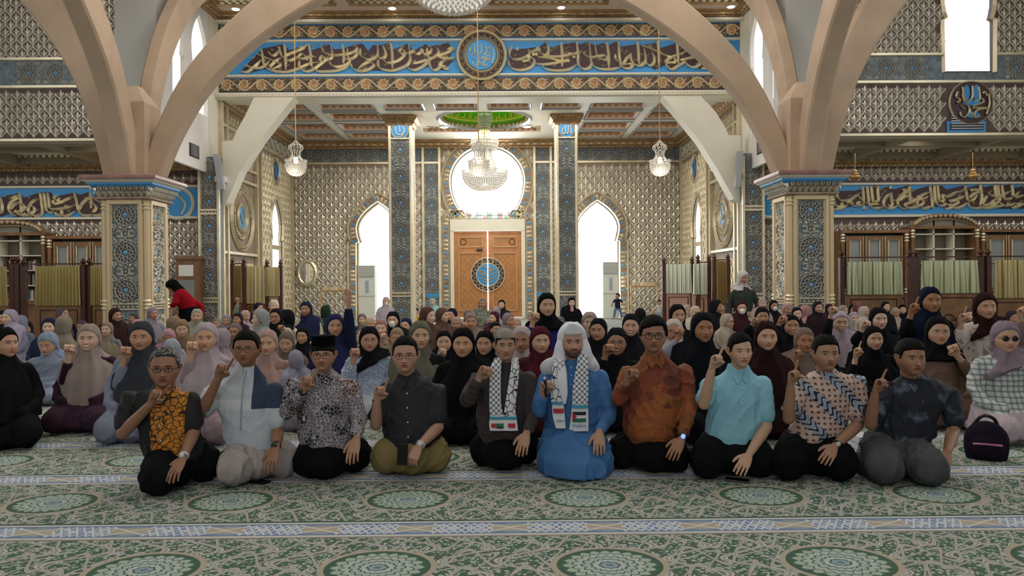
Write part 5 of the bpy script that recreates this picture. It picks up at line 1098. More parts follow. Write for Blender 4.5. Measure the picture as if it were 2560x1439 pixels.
screen(19.9, (1660, 1730), 2.0, 1.8, [(1664, 1727, Z_(660, 19.9, 703), Z_(733, 19.9, 703), curtm5, pinkw)], 'folding screen with white-green curtain, right of the alcove', 6)
screen(19.8, (1745, 1772), 2.05, 1.85, [(1732, 1766, Z_(660, 19.9, 703), Z_(736, 19.9, 703), curtm5, pinkw)], 'narrow screen with white-green curtain, second at the right of the alcove', 7)
screen(19.5, (1786, 1820), 2.05, 1.9, [(1790, 1815, Z_(652, 19.5, 702), Z_(758, 19.5, 702), curtm6, wood)], 'narrow screen with brown-gold curtain by the right corner pilaster', 8)
screen(16.2, (2104, 2276), 2.0, Z_(641, 16.2, 697), [(2117, 2250, Z_(652, 16.2, 697), Z_(734, 16.2, 697), curtm3, wood)], 'wooden screen with green striped curtain beside the right pillar', 9)
screen(16.25, (2291, 2452), 2.0, Z_(641, 16.2, 697), [(2300, 2440, Z_(650, 16.2, 697), Z_(732, 16.2, 697), curtm3, wood)], 'wooden screen with green striped curtain behind the tall woman in navy', 10)
screen(16.2, (2470, 2620), 2.0, Z_(641, 16.2, 697), [(2482, 2600, Z_(650, 16.2, 697), Z_(745, 16.2, 697), curtm4, wood)], 'wooden screen with orange striped curtain at the right edge', 11)
# ------------------------------------------------------------------ people: tools
def vnorm(V, F):
    N = np.zeros_like(V)
    for f in F:
        if not len(f): continue
        a, b, c = V[f[:, 0]], V[f[:, 1]], V[f[:, 2]]; n = np.cross(b - a, c - a)
        for k in range(f.shape[1]): np.add.at(N, f[:, k], n)
    return N / (np.linalg.norm(N, axis=1)[:, None] + 1e-12)
def folds(V, F, amp, seed=0, freq=1.0, down=.5):      # cloth creases pushed along the normals
    rr = np.random.RandomState(seed); N = vnorm(V, F); h = np.zeros(len(V))
    for k in range(5):
        d = rr.randn(3); d[2] *= down; d /= np.linalg.norm(d); e_ = rr.randn(3); w = (22 + 26 * rr.rand()) * freq
        s = np.abs(np.sin(V @ d * w + rr.rand() * 6 + 1.3 * np.sin(V @ e_ * 9 + rr.rand() * 6))); msk = .5 + .5 * np.sin(V @ rr.randn(3) * 7 + rr.rand() * 6); h += (1 - s) ** 2 * msk
    return V + N * (h * amp - amp * .5)[:, None]
def fuse(parts, voxel, sm=4):       # one continuous skin over overlapping closed pieces
    me = G().add(join(*parts)).mesh('tmp', [], smooth=False); o = bpy.data.objects.new('tmp', me); C.objects.link(o)
    m = o.modifiers.new('r', 'REMESH'); m.mode = 'VOXEL'; m.voxel_size = voxel
    m = o.modifiers.new('s', 'SMOOTH'); m.iterations = sm; m.factor = .5
    dg = bpy.context.evaluated_depsgraph_get(); ev = o.evaluated_get(dg); r = ev.to_mesh()
    V = np.empty(len(r.vertices) * 3, np.float32); r.vertices.foreach_get('co', V); V = V.reshape(-1, 3).astype(float)
    L = np.empty(len(r.loops), np.int32); r.loops.foreach_get('vertex_index', L); T = np.empty(len(r.polygons), np.int32); r.polygons.foreach_get('loop_total', T)
    S = np.empty(len(r.polygons), np.int32); r.polygons.foreach_get('loop_start', S); F = []
    for k in (3, 4):
        s = S[T == k]
        if len(s): F.append(L[s[:, None] + np.arange(k)])
    ev.to_mesh_clear(); bpy.data.objects.remove(o); bpy.data.meshes.remove(me); return V, F
def oinfo():
    n = X.nt.nodes.new('ShaderNodeObjectInfo'); return n.outputs['Color']
def skinfn():
    a = X.nt.nodes.new('ShaderNodeAttribute'); a.attribute_name = 'Col'; return nmix(1.0, a.outputs['Color'], oinfo(), 'MULTIPLY')
skin = mat('skin', fn=skinfn, rough=.5, bump=.05, bscale=300, spec=.35)
skin.node_tree.nodes['Principled BSDF'].inputs['Subsurface Weight'].default_value = 0.0
def clothfn(): return nmix(1.0, nmix(ntex('Noise', 14, ncoord(), 0, Detail=3.0), 'd8d8d8', 'ffffff'), oinfo(), 'MULTIPLY')
cloth = mat('plain_cloth', fn=clothfn, rough=.95, bump=.6, bscale=9, spec=.1)
hairm = mat('black_hair', '0d0b0a', .75, bump=.35, bscale=180, spec=.15); hairg = mat('greying_hair', '4d4a48', .6, fn=lambda: nmix(ntex('Noise', 60, ncoord(), 0, Detail=4.0) > .52, '1f1c1a', '77746f'), bump=.6, bscale=150)
SM = lambda t: np.clip(t, 0, 1) ** 2 * (3 - 2 * np.clip(t, 0, 1))
GS = lambda d: np.exp(-d)
def zlev(n1, n2, n3): return np.concatenate([np.linspace(-.1175, -.098, n1)[:-1], np.linspace(-.098, .04, n2)[:-1], .1175 * np.sin(np.linspace(math.asin(.04 / .1175), PI / 2 * .985, n3))])
def head(hi=True, wide=1.0, jaw=1.0, smile=.3, nose=1.0, beard=0, stache=0, teeth=0, brow=1.0, down=0, lips=1.0, deep=1.0):
    Zl = zlev(7, 62, 14) if hi else zlev(4, 30, 9); nu = 84 if hi else 44
    s = (np.arange(nu) / nu * 2 - 1) * PI; ph = s - (.60 if hi else .5) * np.sin(s)
    z = np.repeat(Zl[:, None], nu, 1); phi = np.repeat(ph[None], len(Zl), 0); c = np.cos(phi); sn = np.sin(phi)
    e = np.where(z > 0, 2.25, 2.9); f = np.maximum(1e-3, 1 - np.abs(z / .118) ** e) ** (1 / e)
    t = SM((-.012 - z) / .1); x = .0765 * wide * f * np.sign(sn) * np.abs(sn) ** .9 * (1 - .30 * t * (2 - jaw)); fr = SM(c * 2.2)
    y = -np.where(c > 0, .093, .103) * f * np.sign(c) * np.abs(c) ** .92; y = np.where(c < 0, y * (1 - .38 * t), y) - .010 * t * fr
    x = x * (1 + .04 * GS(((z + .03) / .03) ** 2)); ax = np.abs(x)
    g = lambda cx, sx, cz, sz: GS(((ax - cx) / sx) ** 2 + ((z - cz) / sz) ** 2)
    d = np.zeros_like(x)
    d += .009 * g(.031, .019, .001, .014) * deep - .0055 * g(.031, .0115, -.001, .0075)       # sockets, eyeballs
    d -= .0045 * g(.028, .022, .021, .007)                                             # brow
    nz = np.clip((.012 - z) / .05, 0, 1) * (z > -.044) * (z < .014); d -= nose * .021 * SM(nz * 1.05) * GS((x / .0085) ** 2) + nose * .008 * GS((x / .014) ** 2 + ((z + .035) / .009) ** 2)
    d -= nose * .007 * g(.0125, .006, -.037, .007)
    zz = z - smile * .10 * ax - 0.0
    d -= lips * (.0065 * GS((x / .024) ** 2 + ((zz + .0565) / .0048) ** 2) + .0075 * GS((x / .021) ** 2 + ((zz + .0675) / .0055) ** 2)) - .0035 * GS((x / .024) ** 2 + ((zz + .0618) / .0017) ** 2)
    d -= .008 * GS((x / .02) ** 2 + ((z + .099) / .014) ** 2) - .004 * GS((x / .02) ** 2 + ((z + .08) / .006) ** 2)
    d -= .004 * g(.042, .018, -.03, .02) + smile * .006 * g(.045, .014, -.045, .016)
    y = y + d * fr
    # paint: ratios over the skin tone
    col = np.ones(x.shape + (3,)); F_ = fr
    def put(m, rgb): 
        m = (m * F_)[..., None]; col[:] = col * (1 - m) + np.array(rgb) * m
    put(.25 * g(.045, .02, -.035, .02), (1.25, .78, .78))
    put(.3 * GS((x / .02) ** 2 + ((z + .035) / .014) ** 2), (1.15, .85, .8))
    if beard: put(beard * SM((ax / .03 + (-.058 - z) / .012) * 1.0 + .0 - .6) * SM((-.02 - z) / .02) * (1 - GS((x / .024) ** 2 + ((zz + .062) / .011) ** 2) * .95) + 0 * x, (.16, .13, .12))
    if stache: put(stache * SM(2.2 * GS((x / .03) ** 4 + ((zz + .049 + .12 * ax) / .0052) ** 4)), (.16, .12, .11))
    lipm = SM(2.4 * GS((x / .0245) ** 4 + ((zz + .062 - .0) / .0092) ** 4) - .5); put(lipm * .85, (.85, .42, .42))
    put(SM(2.5 * GS((x / .023) ** 4 + ((zz + .0618) / .0016) ** 2) - .6) * (1 - teeth), (.25, .1, .1))
    if teeth: put(SM(2.4 * GS((x / .021) ** 4 + ((zz + .0615) / .0042) ** 4) - .6), (1.9, 2.6, 3.0))
    put(SM(2 * g(.007, .0038, -.0435, .0025) - .4), (.3, .18, .16))
    bx = ax - .031; bz = z - (.0205 - 4.5 * bx * bx - .07 * bx); put(brow * SM(2.4 * GS((bx / .0175) ** 4 + (bz / .0034) ** 2) - .4), (.16, .12, .11))
    op = .0064 * (1 - .55 * smile * .6) * (1 - down)
    ez = z + .001 - .02 * bx; lid = op * (1 - (bx / .0168) ** 2); inn = SM((lid - np.abs(ez)) / .0016 + .5) * (np.abs(bx) < .0172) if not down else 0 * x
    put(inn, (1.25, 1.85, 2.3)); put(inn * SM((.0062 - np.sqrt(bx ** 2 + ez ** 2)) / .0016 + .5), (.07, .06, .06))
    ll = SM(2.2 * GS(((ez - (lid if not down else -.003 + 0 * x)) / .0019) ** 2) - .3) * (np.abs(bx) < .017); put(ll * .95, (.13, .09, .09)); 
    put(.35 * SM(2 * GS(((ez + lid) / .0018) ** 2) - .3) * (np.abs(bx) < .015), (.5, .35, .32))
    V = np.stack([x, y, z], -1); VF = rings(V); col = np.vstack([col.reshape(-1, 3), col[0, :1], col[-1, :1]])
    return VF, col, (x, y, z, phi, c)
def shell(grid, off_out, off_in, mask):      # grid-based offset shell (hair, caps, hoods)
    x, y, z, phi, c = grid; n = np.stack([x / .0765 ** 2, y / .095 ** 2, z / .118 ** 2], -1); n /= np.linalg.norm(n, axis=-1, keepdims=True)
    o = (off_in + (off_out - off_in) * mask)[..., None]; return rings(np.stack([x, y, z], -1) + n * o)
def hair(grid, thick=.012, line=.066, sides=.0, seed=0, part=0):
    x, y, z, phi, c = grid; rr = np.random.RandomState(seed); a = np.abs(phi)
    lim = np.where(a < 1.0, line - .012 * (a / 1.0) ** 2 + part * .008 * np.sin(phi * 2), np.where(a < 1.35, line - .012 - (a - 1.0) / .35 * (line + .008), np.where(a < 1.85, .02, .02 - .085 * np.clip((a - 1.85) / .35, 0, 1))))
    m = SM((z - lim) / .014 + .3); nz = .0012 * np.sin(phi * 9 + z * 60 + seed) + .0014 * rr.randn(*x.shape) * (x.shape[1] > 60)
    return shell(grid, thick + nz * 1.0 + .002 * SM((z - .04) / .05), -.006, m)
def hood(seed=0, tight=1.0, hi=True, open_=(.060, .082), puff=.016, peak=0.0):
    VF, col, grid = head(hi); x, y, z, phi, c = grid; rr = np.random.RandomState(seed)
    # smooth skull form without features
    e = np.where(z > 0, 2.25, 2.6); f = np.maximum(1e-3, 1 - np.abs(z / .122) ** e) ** (1 / e); sn = np.sin(phi)
    xs = .085 * f * np.sign(sn) * np.abs(sn) ** .95; ys = -np.where(c > 0, .088, .112) * f * c
    zc = -.022; ee = np.sqrt((x / open_[0]) ** 2 + ((z - zc) / open_[1]) ** 2); inside = (c > 0)
    m = np.where(inside, SM((ee - .93) / .14), 1.0)
    n = np.stack([xs / .08 ** 2, ys / .1 ** 2, z / .12 ** 2], -1); n /= np.linalg.norm(n, axis=-1, keepdims=True) + 1e-9
    rim = puff * (1 + .25 * GS(((ee - 1.12) / .1) ** 2) * inside); low = SM((-.03 - z) / .06)
    out = rim + .012 * low + .003 * np.sin(phi * 5 + seed) * SM((z - .0) / .05) + .004 * np.sin(phi * 9 + z * 40 + seed) * low + peak * GS((x / .02) ** 2 + ((z - .085) / .03) ** 2)
    P = np.stack([xs, ys, z], -1) + n * (out)[..., None]; Q = np.stack([x, y, z], -1) * .88
    return rings(Q * (1 - m[..., None]) + P * m[..., None])
def drape(seed=0, length=.30, wide=1.0, chest=.16, hi=True, asym=0.0, wrap=False):
    rr = np.random.RandomState(seed); nu = 56 if hi else 32; th = np.arange(nu) / nu * 2 * PI; R = []
    prof = [(-.05, .066, .070, .01), (-.08, .082, .080, .004), (-.105, .092, .086, .002), (-.135, .104, .094, .002), (-.165, .135, .106, .006), (-.195, .180, .124, .006), (-.235, .220, .150, .0), (-.24 - length * .35, .240, .172, -.01), (-.24 - length * .7, .248, .186, -.02), (-.24 - length, .255, .195, -.03)]
    if wrap: prof = prof[:6] + [(-.225, .2, .14, .0), (-.245, .19, .12, .0)]
    f1, f2 = rr.rand(2) * 6
    for k, (z, a, b, yo) in enumerate(prof):
        q = k / (len(prof) - 1); am = .004 + .014 * q; w = 1 + am / a * (np.sin(th * 7 + f1 + q * 2) + .6 * np.sin(th * 13 + f2)) * (1 if k > 2 else .6)
        zz = z + np.where(np.sin(th) < 0, -.05 * q * (np.abs(np.sin(th))) * (0 if wrap else 1), .04 * q) + asym * .1 * q * np.cos(th)
        R.append(np.stack([a * wide * w * np.cos(th), b * w * np.sin(th) + yo + .012, zz], -1))
    R = R[::-1]; return rings(R)
def xform(VF, loc, sc=1.0, yaw=0.0, tilt=0.0, roll=0.0):
    M = (Matrix.Rotation(yaw, 3, 'Z') @ Matrix.Rotation(tilt, 3, 'X') @ Matrix.Rotation(roll, 3, 'Y')); A = np.array(M); return np.asarray(VF[0]) * sc @ A.T + np.asarray(loc), VF[1]
# hands -------------------------------------------------------------
def hand_tpl(pose):
    P = []; fx = [-.030, -.010, .011, .031]; ln = [.058, .072, .078, .070]; rd = [.0084, .0092, .0096, .0094]
    rg = lambda z, a, b: [(a * math.cos(t), b * math.sin(t), z) for t in np.arange(14) / 14 * 2 * PI]
    P.append(rings([rg(-.035, .024, .019), rg(-.01, .026, .019), rg(.02, .034, .018), rg(.05, .040, .016), rg(.082, .042, .014), rg(.097, .036, .010)]))
    for i, (x, l, r) in enumerate(zip(fx, ln, rd)):
        ext = pose in ('open', 'rest', 'grip') or (pose == 'point' and i == 3)
        if pose == 'rest': q = [(x, 0, .08), (x * 1.08, -.003, .08 + l * .45), (x * 1.14, -.012, .08 + l * .8), (x * 1.14, -.028, .08 + l * 1.05)]
        elif pose == 'grip': q = [(x, 0, .08), (x, -.02, .08 + l * .35), (x, -.045, .08 + l * .45), (x * .9, -.06, .08 + l * .25)]
        elif ext: q = [(x, 0, .08), (x * 1.15, -.002, .085 + l * .45), (x * 1.2, -.004, .085 + l * .8), (x * 1.22, -.008, .085 + l * 1.12)]
        else: q = [(x, .002, .085), (x, -.016, .106 - i * .001), (x, -.038, .100), (x * .95, -.046, .078), (x * .9, -.034, .058), (x * .9, -.018, .056)]
        P.append(tube(q, [r, r * .98, r * .9, r * .78], 8))
    if pose in ('fist', 'point'): q = [(.030, -.004, .018), (.044, -.020, .042), (.034, -.044, .066), (.008, -.056, .074)]
    elif pose == 'rest': q = [(.028, -.002, .015), (.050, -.006, .042), (.062, -.014, .068), (.066, -.022, .085)]
    elif pose == 'grip': q = [(.028, -.004, .015), (.046, -.024, .04), (.040, -.048, .07), (.03, -.058, .09)]
    else: q = [(.028, 0, .015), (.054, -.004, .045), (.070, -.006, .075), (.076, -.006, .09)]
    P.append(tube(q, [.0135, .0125, .0115, .0085], 8))
    return fuse(P, .0032, 3)
HT = {k: hand_tpl(k) for k in ('point', 'fist', 'rest', 'open', 'grip')}
HTL = {k: (v[0], v[1]) for k, v in HT.items()}
def nrm(v): v = np.asarray(v, float); return v / (np.linalg.norm(v) + 1e-9)
def place_hand(pose, wrist, D, n, mirror=False, sc=1.0):
    V, F = HT[pose]; V = V * sc; D = nrm(D); y = -np.asarray(n, float); y = nrm(y - D * y.dot(D)); x = np.cross(y, D)
    if mirror: V = V * np.array((-1, 1, 1)); F = [f[:, ::-1] for f in F]
    return V[:, :1] * x + V[:, 1:2] * y + V[:, 2:] * D + np.asarray(wrist), F
def loftz(rs, n=24):        # rs: (cx, cy, z, rx, ry)
    th = np.arange(n) / n * 2 * PI; return rings([[(cx + rx * math.cos(t), cy + ry * math.sin(t), z) for t in th] for cx, cy, z, rx, ry in rs])
def bodymesh(headVF, hcol, others):
    g = G(); g.add(headVF); cols = [hcol]
    for V, F in others: g.add((V, F)); cols.append(np.ones((len(V), 3)))
    return g, np.vstack(cols)
def ears(hs, hc, yaw, tilt):
    o = []
    for s in (-1, 1):
        P = [(s * .074, .012, -.028), (s * .079, .010, -.02), (s * .084, .016, 0), (s * .085, .02, .014), (s * .078, .012, .02)]
        V, F = join(tube([(s * .075, .002, -.028), (s * .084, .010, -.018), (s * .094, .020, .004), (s * .092, .019, .018), (s * .080, .004, .024)], [.007, .006, .0055, .0055, .0045], 7), ell((s * .080, .010, -.002), (.009, .014, .024), 8, 6))
        o.append(xform((V, F), hc, hs, yaw, tilt))
    return o
def glasses(parent, hs, hc, yaw, tilt, col='201818', r=(.021, .0165), thick=.0016, tint=None, square=.0):
    g = G(); fy = -.097
    t = np.arange(20) / 20 * 2 * PI
    for s in (-1, 1):
        cx = s * .032; q = 2 / (2 + square * 2.5)
        P = np.stack([cx + r[0] * np.sign(np.cos(t)) * np.abs(np.cos(t)) ** q, fy + .35 * (np.abs(cx + r[0] * np.cos(t)) - .01) ** 1 * .25, -.003 + r[1] * np.sign(np.sin(t)) * np.abs(np.sin(t)) ** q], -1); P = np.vstack([P, P[:1]])
        g.add(tube(P, thick, 5, round_=False)); g.add(tube([(s * .053, fy + .006, .003), (s * .072, -.06, .003), (s * .081, .0, .002)], thick, 5))
    g.add(tube([(-.012, fy, .002), (0, fy - .002, .005), (.012, fy, .002)], thick, 5))
    V, F = g.data(); o = G().add(xform((V, F), hc, hs, yaw, tilt)).obj('glasses', fmat(col)); sub(o, parent)
    if col == '1c1c20':
        for s in (-1, 1): sub(G().add(xform(ell((s * .032, fy + .006, -.003), (r[0], .002, r[1]), 16, 8), hc, hs, yaw, tilt)).obj('dark_lens', fmat('0e0d10', .15)), parent)
    if tint:
        for s in (-1, 1):
            V, F = lathe_([(.001, .5), (1, .5), (1, -.5), (.001, -.5)], (0, 0, 0), (r[0], r[1], .001), 16); V = V[:, [0, 2, 1]] + np.array((s * .032, fy + .004, -.003)); sub(G().add(xform((V, [f[:, ::-1] for f in F]), hc, hs, yaw, tilt)).obj('lens', tint), o) if 0 else G
_fm = {}
def fmat(c, rough=.35):
    if c not in _fm: _fm[c] = mat('tint_%s' % c, c, rough)
    return _fm[c]
def setm(o, m, i=0):
    o.material_slots[i].link = 'OBJECT'; o.material_slots[i].material = m
SKT = ['c49a80', 'b3886c', 'cba48a', 'bf9278', 'd6b09a', 'a87e64']
def rgba(c): return (*lin(c), 1)
# ------------------------------------------------------------------ women of the crowd
HV = [head(True, smile=s, teeth=t, wide=w, nose=.8, lips=1.1, down=d) for s, t, w, d in ((.45, 0, 1.09, 0), (.85, 1, 1.13, 0), (.2, 0, 1.05, 0), (.55, 0, 1.13, 0), (.1, 0, 1.08, 1))]
LV = [head(False, smile=s, teeth=0, wide=w, nose=.8, lips=1.1, down=d) for s, t, w, d in ((.45, 0, 1.09, 0), (.85, 1, 1.13, 0), (.2, 0, 1.05, 0), (.55, 0, 1.13, 0), (.1, 0, 1.08, 1))]
_meshes = {}
def cached(key, fn):
    if key not in _meshes: _meshes[key] = fn()
    return _meshes[key]
def hij_mesh(v, hi, style):
    def mk():
        g = G(); g.add(hood(v, hi=hi, open_=(.069 + .002 * (v % 3), .087 + .003 * (v % 2)), puff=.008 + .002 * (v % 3)))
        g.add(drape(v, .26 + .06 * (v % 3), hi=hi, asym=(-1, 0, 1)[v % 3], wrap=(style == 'wrap')))
        return g.mesh('headscarf', [cloth], sharp=70)
    return cached(('hij', v % 6, hi, style), mk)
def robe_parts():
    P = [loftz([(0, .02, .0, .20, .22), (0, .0, .06, .26, .30), (0, .02, .16, .24, .27), (0, .06, .26, .2, .2), (0, .07, .38, .17, .145), (0, .065, .48, .175, .13), (0, .06, .56, .19, .115), (0, .06, .61, .17, .09), (0, .05, .65, .09, .07), (0, .045, .68, .055, .055)])]
    for s in (-1, 1):
        P.append(tube(cr_([(s * .165, .06, .575), (s * .225, .03, .42), (s * .21, -.09, .30), (s * .12, -.2, .27)], 4), [.06, .055, .05, .036], 10))
        P.append(tube([(s * .09, .1, .17), (s * .14, -.1, .16), (s * .16, -.26, .12)], [.13, .12, .11], 12)); P.append(tube([(s * .16, -.25, .07), (s * .13, .25, .06)], [.07, .06], 10))
    return P
_rv, _rf = fuse(robe_parts(), .014, 5); _rv = folds(_rv, _rf, .010, 5)
def robe_mesh():
    g = G(); zc = lambda F: _rv[F].mean(1)[:, 2]
    g2 = G(); 
    for f in _rf: g.f.append(f[zc(f) >= .235]); g.m.append(np.zeros(len(g.f[-1]), int))
    g.v.append(_rv); return g.mesh('robe', [cloth])
def skirt_mesh():
    g = G()
    for f in _rf: k = f[_rv[f].mean(1)[:, 2] < .235]; g.f.append(k); g.m.append(np.zeros(len(k), int))
    g.v.append(_rv); return g.mesh('skirt', [cloth])
ROBE, SKIRT = robe_mesh(), skirt_mesh()
def head_mesh(v, hi):
    def mk():
        VF, col, gr = (HV if hi else LV)[v]; g, cols = bodymesh(VF, col, [tube([(0, .02, -.06), (0, .03, -.13), (0, .035, -.2)], [.05, .048, .06], 12), ell((0, .04, -.3), (.13, .08, .14), 14, 8)])
        return g.mesh('body', [skin], col=cols)
    return cached(('head', v, hi), mk)
def mask_mesh():
    def mk():
        a = np.linspace(-1, 1, 13); R = []
        for z, w, d in ((-.105, .02, -.088), (-.095, .034, -.1), (-.07, .05, -.112), (-.045, .055, -.120), (-.02, .046, -.112), (-.012, .03, -.106)): R.append([(w * q, d + .055 * q * q * (w / .055), z) for q in a])
        R = np.array(R); V = R.reshape(-1, 3); F = gridF(6, 13, False); return G().add((np.vstack([V, V + (0, .004, 0)]), [F, F[:, ::-1] + len(V)])).mesh('face_mask', [plas])
    return cached('mask', mk)
LAND = [(-60, 'left edge of the photo'), (413, 'orange batik man'), (615, 'white-blue shirt man'), (808, 'black cap man'), (1013, 'navy shirt man'), (1263, 'skullcap man'), (1432, 'white head-cloth man'), (1633, 'rust shirt man'), (1850, 'light blue shirt man'), (2063, 'diamond batik man'), (2275, 'tie-dye shirt man'), (2620, 'right edge of the photo')]
USED = {}
def where(cx, Y):
    k = min(range(len(LAND)), key=lambda i: abs(LAND[i][0] - cx)); d = cx - LAND[k][0]
    row = 'close' if Y < 7.9 else ('mid crowd' if Y < 13 else 'far back')
    if k in (0, len(LAND) - 1): return row + ' near the ' + LAND[k][1]
    return row + (' behind' if abs(d) < 14 else (' left of' if d < 0 else ' right of')) + ' the ' + LAND[k][1]
def woman(cx, top, h, hc, hname, yaw=0, robe='2a2a2e', rname=None, hand=None, hp='fist', var=0, ex='', mask=False, gl=None, tilt=0, face=0, sk=None, style='long', robem=None, skirt=None, Y=None, hijm=None, hairstyle=False, htop=None):
    Y = Y or .284 * FP / h; hi = h > 50; hs = h * Y / FP / .262; hs = min(max(hs, .6), 1.12)
    T = U(cx, top, Y); hc_ = np.array((T[0], Y, T[2] - .134 * hs)); htop_ = T[2]
    lab = 'person in %s %s' % (hname, 'hair' if hairstyle else 'headscarf')
    bits = [b for b in (rname, ex) if b]
    if bits: lab += ', ' + ', '.join(bits)
    lab += ', ' + where(cx, Y)
    if lab in USED: print('DUPLABEL', lab, cx)
    USED[lab] = 1
    if len(lab.replace(',', '').split()) > 16: print('LONG', lab)
    e = empty('person', (T[0], Y + .05, 0), label=lab, cat='person'); v = face if face < 5 else 0
    b = bpy.data.objects.new('body', head_mesh(v, hi)); C.objects.link(b); b.location = hc_; b.scale = (hs,) * 3; b.rotation_euler = (tilt, 0, yaw); sub(b, e)
    sk = sk or SKT[(int(cx) * 7 + int(top)) % 6]; b.color = rgba(sk)
    if hairstyle:
        q = bpy.data.objects.new('hair', cached(('hair', hi), lambda: G().add(hair((HV if hi else LV)[0][2], .014)).mesh('hair', [hairm]))); C.objects.link(q)
    else:
        q = bpy.data.objects.new('headscarf', hij_mesh(var, hi, style)); C.objects.link(q); q.color = rgba(hc)
        if hijm: setm(q, hijm)
    q.location = hc_; q.scale = (hs,) * 3; q.rotation_euler = (tilt, 0, yaw * (1 if abs(yaw) < 2 else 1)); sub(q, e)
    zs = max(.35, (htop_ - .262 * hs * 1.02) / .66); yw = yaw * .45
    for nm, me, cc in (('robe', ROBE, robe), ('skirt', SKIRT, skirt or robe)):
        r = bpy.data.objects.new(nm, me); C.objects.link(r); r.location = (T[0], Y - .03, 0); r.scale = (hs * 1.0, hs, zs); r.rotation_euler = (0, 0, yw); r.color = rgba(cc); sub(r, e)
        if robem and nm == 'robe': setm(r, robem)
    if mask:
        m = bpy.data.objects.new('face_mask', mask_mesh()); C.objects.link(m); m.location = hc_; m.scale = (hs,) * 3; m.rotation_euler = (tilt, 0, yaw); sub(m, e)
    if gl: glasses(e, hs, hc_, yaw, tilt, gl, (.022, .018), .0013 if hi else .002)
    if hand:
        Yh = Y - .17; Hp = U(hand[0], hand[1], Yh); sg = -1 if Hp[0] < T[0] else 1; sh = np.array((T[0] + sg * .16 * hs, Y + .03, .575 * zs)); 
        if len(hand) > 2: el = U(hand[2], hand[3], Y - .1)
        else: el = np.array((Hp[0] + sg * .04, Y - .09, max(.25, min(Hp[2] - .24, sh[2] - .1))))
        Wr = Hp - nrm(Hp - el) * .05; D = nrm(nrm(Hp - el) + np.array((0, 0, .35)))
        hv = place_hand(hp, Wr, D, (.5 * -sg, -.85, 0), mirror=(sg > 0), sc=hs * 1.02)
        g = G(); g.add(hv); g.add(tube([el, Wr], [.036 * hs, .024 * hs], 10)); o = g.obj('raised_forearm', skin, col=(1, 1, 1)); o.color = rgba(sk); sub(o, e)
        mid = el + (Wr - el) * (.62 if not hairstyle else .1); o = G().add(tube(cr_([sh, (sh + el) / 2 + (0, 0, -.01), el, mid], 4), [.062 * hs, .06 * hs, .058 * hs, .042 * hs], 12)).obj('sleeve', cloth); o.color = rgba(robe); sub(o, e)
        if robem: setm(o, robem)
    return e
BK = '17171b'
def wfn(a, b, k=22, r=.36): return lambda: nmix(ntex('Voronoi', k, ncoord()) < r, a, b)
dotm = mat('white_blue_print', 'c3c8d0', .85, fn=wfn('8d9bb0', 'c9ccd3', 45, .33)); floral = mat('cream_floral_print', 'c0b2aa', .85, fn=lambda: nmix(nmax(ntex('Noise', 22, ncoord(), 0, Detail=3.0) > .6, ntex('Noise', 9, ncoord(), 0) > .68), 'c2b6af', '8f7a74'))
def plaidfn():
    x, y, z = nxyz(ncoord()); a = nfr(x * 24); b = nfr(z * 24); c = nmix(nmul_(a < .35, 1), 'c4c8c4', '5c6e74'); return nmix((b < .35) * .6, c, '4a5a62')
def nmul_(a, k): return a * (k * .6)
plaid = mat('grey_check_cloth', 'a9b0b0', .85, fn=plaidfn); camo = mat('camouflage_cloth', '6b7062', .9, fn=lambda: nmix(ntex('Noise', 14, ncoord()) > .5, '5a6152', '85877a'))
pi = PI; QUE = []
def W_(*a, **k): QUE.append((a, k))
D_ = math.radians
W_(10, 815, 82, BK, 'black', D_(70), BK, 'seen from the side', var=1)
W_(24, 772, 42, 'a9a0b4', 'lavender', D_(-20), '8a8696', var=2, face=4)
W_(49, 786, 40, '8f94a4', 'blue-grey', D_(-30), '6f7484', var=0)
W_(66, 801, 39, '26242a', 'black', D_(10), '1e1e22', 'smiling', (45, 850), var=3, face=1)
W_(123, 793, 46, '252a42', 'navy', D_(15), '2a3040', var=1, face=2)
W_(160, 788, 49, '8d8272', 'olive-beige', pi, '9a9490', 'seen from behind', var=2)
W_(156, 766, 35, '6f5d62', 'mauve', D_(80), '2b3142', 'looking right', var=0)
W_(120, 828, 60, '8f9bb0', 'steel blue', D_(5), '8d96aa', 'looking down', var=2, face=4, tilt=.25)
W_(223, 807, 74, 'a3938c', 'long beige', D_(12), '3b2433', 'plum dress, smiling broadly', (173, 878, 165, 950), var=1, face=1, style='long', skirt='46303f')
W_(268, 804, 37, '8e8270', 'khaki', 0, '7a7a84', 'behind a purple folder', var=3)
W_(288, 769, 37, '3a2424', 'dark brown', D_(65), '2c2624', var=2)
W_(381, 766, 35, '8c8690', 'grey-lilac', D_(55), '8a8c98', var=0)
W_(376, 800, 38, 'a58a6c', 'tan', D_(35), '7d6e5e', var=1)
W_(344, 797, 30, 'b98c94', 'pink', D_(170), '9a8088', 'seen from behind', var=2)
W_(354, 801, 79, '3f4248', 'charcoal grey', D_(12), '8d93a8', 'periwinkle sweater', (313, 884, 300, 960), var=2, face=3)
W_(421, 820, 46, 'bf9099', 'pink', D_(20), 'a79aa4', 'looking down', var=0, face=4, tilt=.3)
W_(430, 843, 58, '9ea4b0', 'pale blue-grey', pi, 'a2a6b2', 'bowed forward', var=3, tilt=-.5)
W_(436, 788, 44, '8c7565', 'brown-beige', D_(150), '8a7a70', 'turned away', var=1)
W_(455, 797, 46, '93795e', 'tan', D_(20), '7f6a55', 'looking down', var=2, face=4, tilt=.2)
W_(492, 770, 39, '9ba08f', 'pale green', D_(15), '9a9c94', 'smiling', var=0, face=1, Y=11.9)
W_(515, 803, 80, 'b9aab0', 'pinkish white', D_(14), 'a8929c', 'mauve dress', (479, 872, 468, 950), var=1, face=0, sk='cda386', skirt='a8929c')
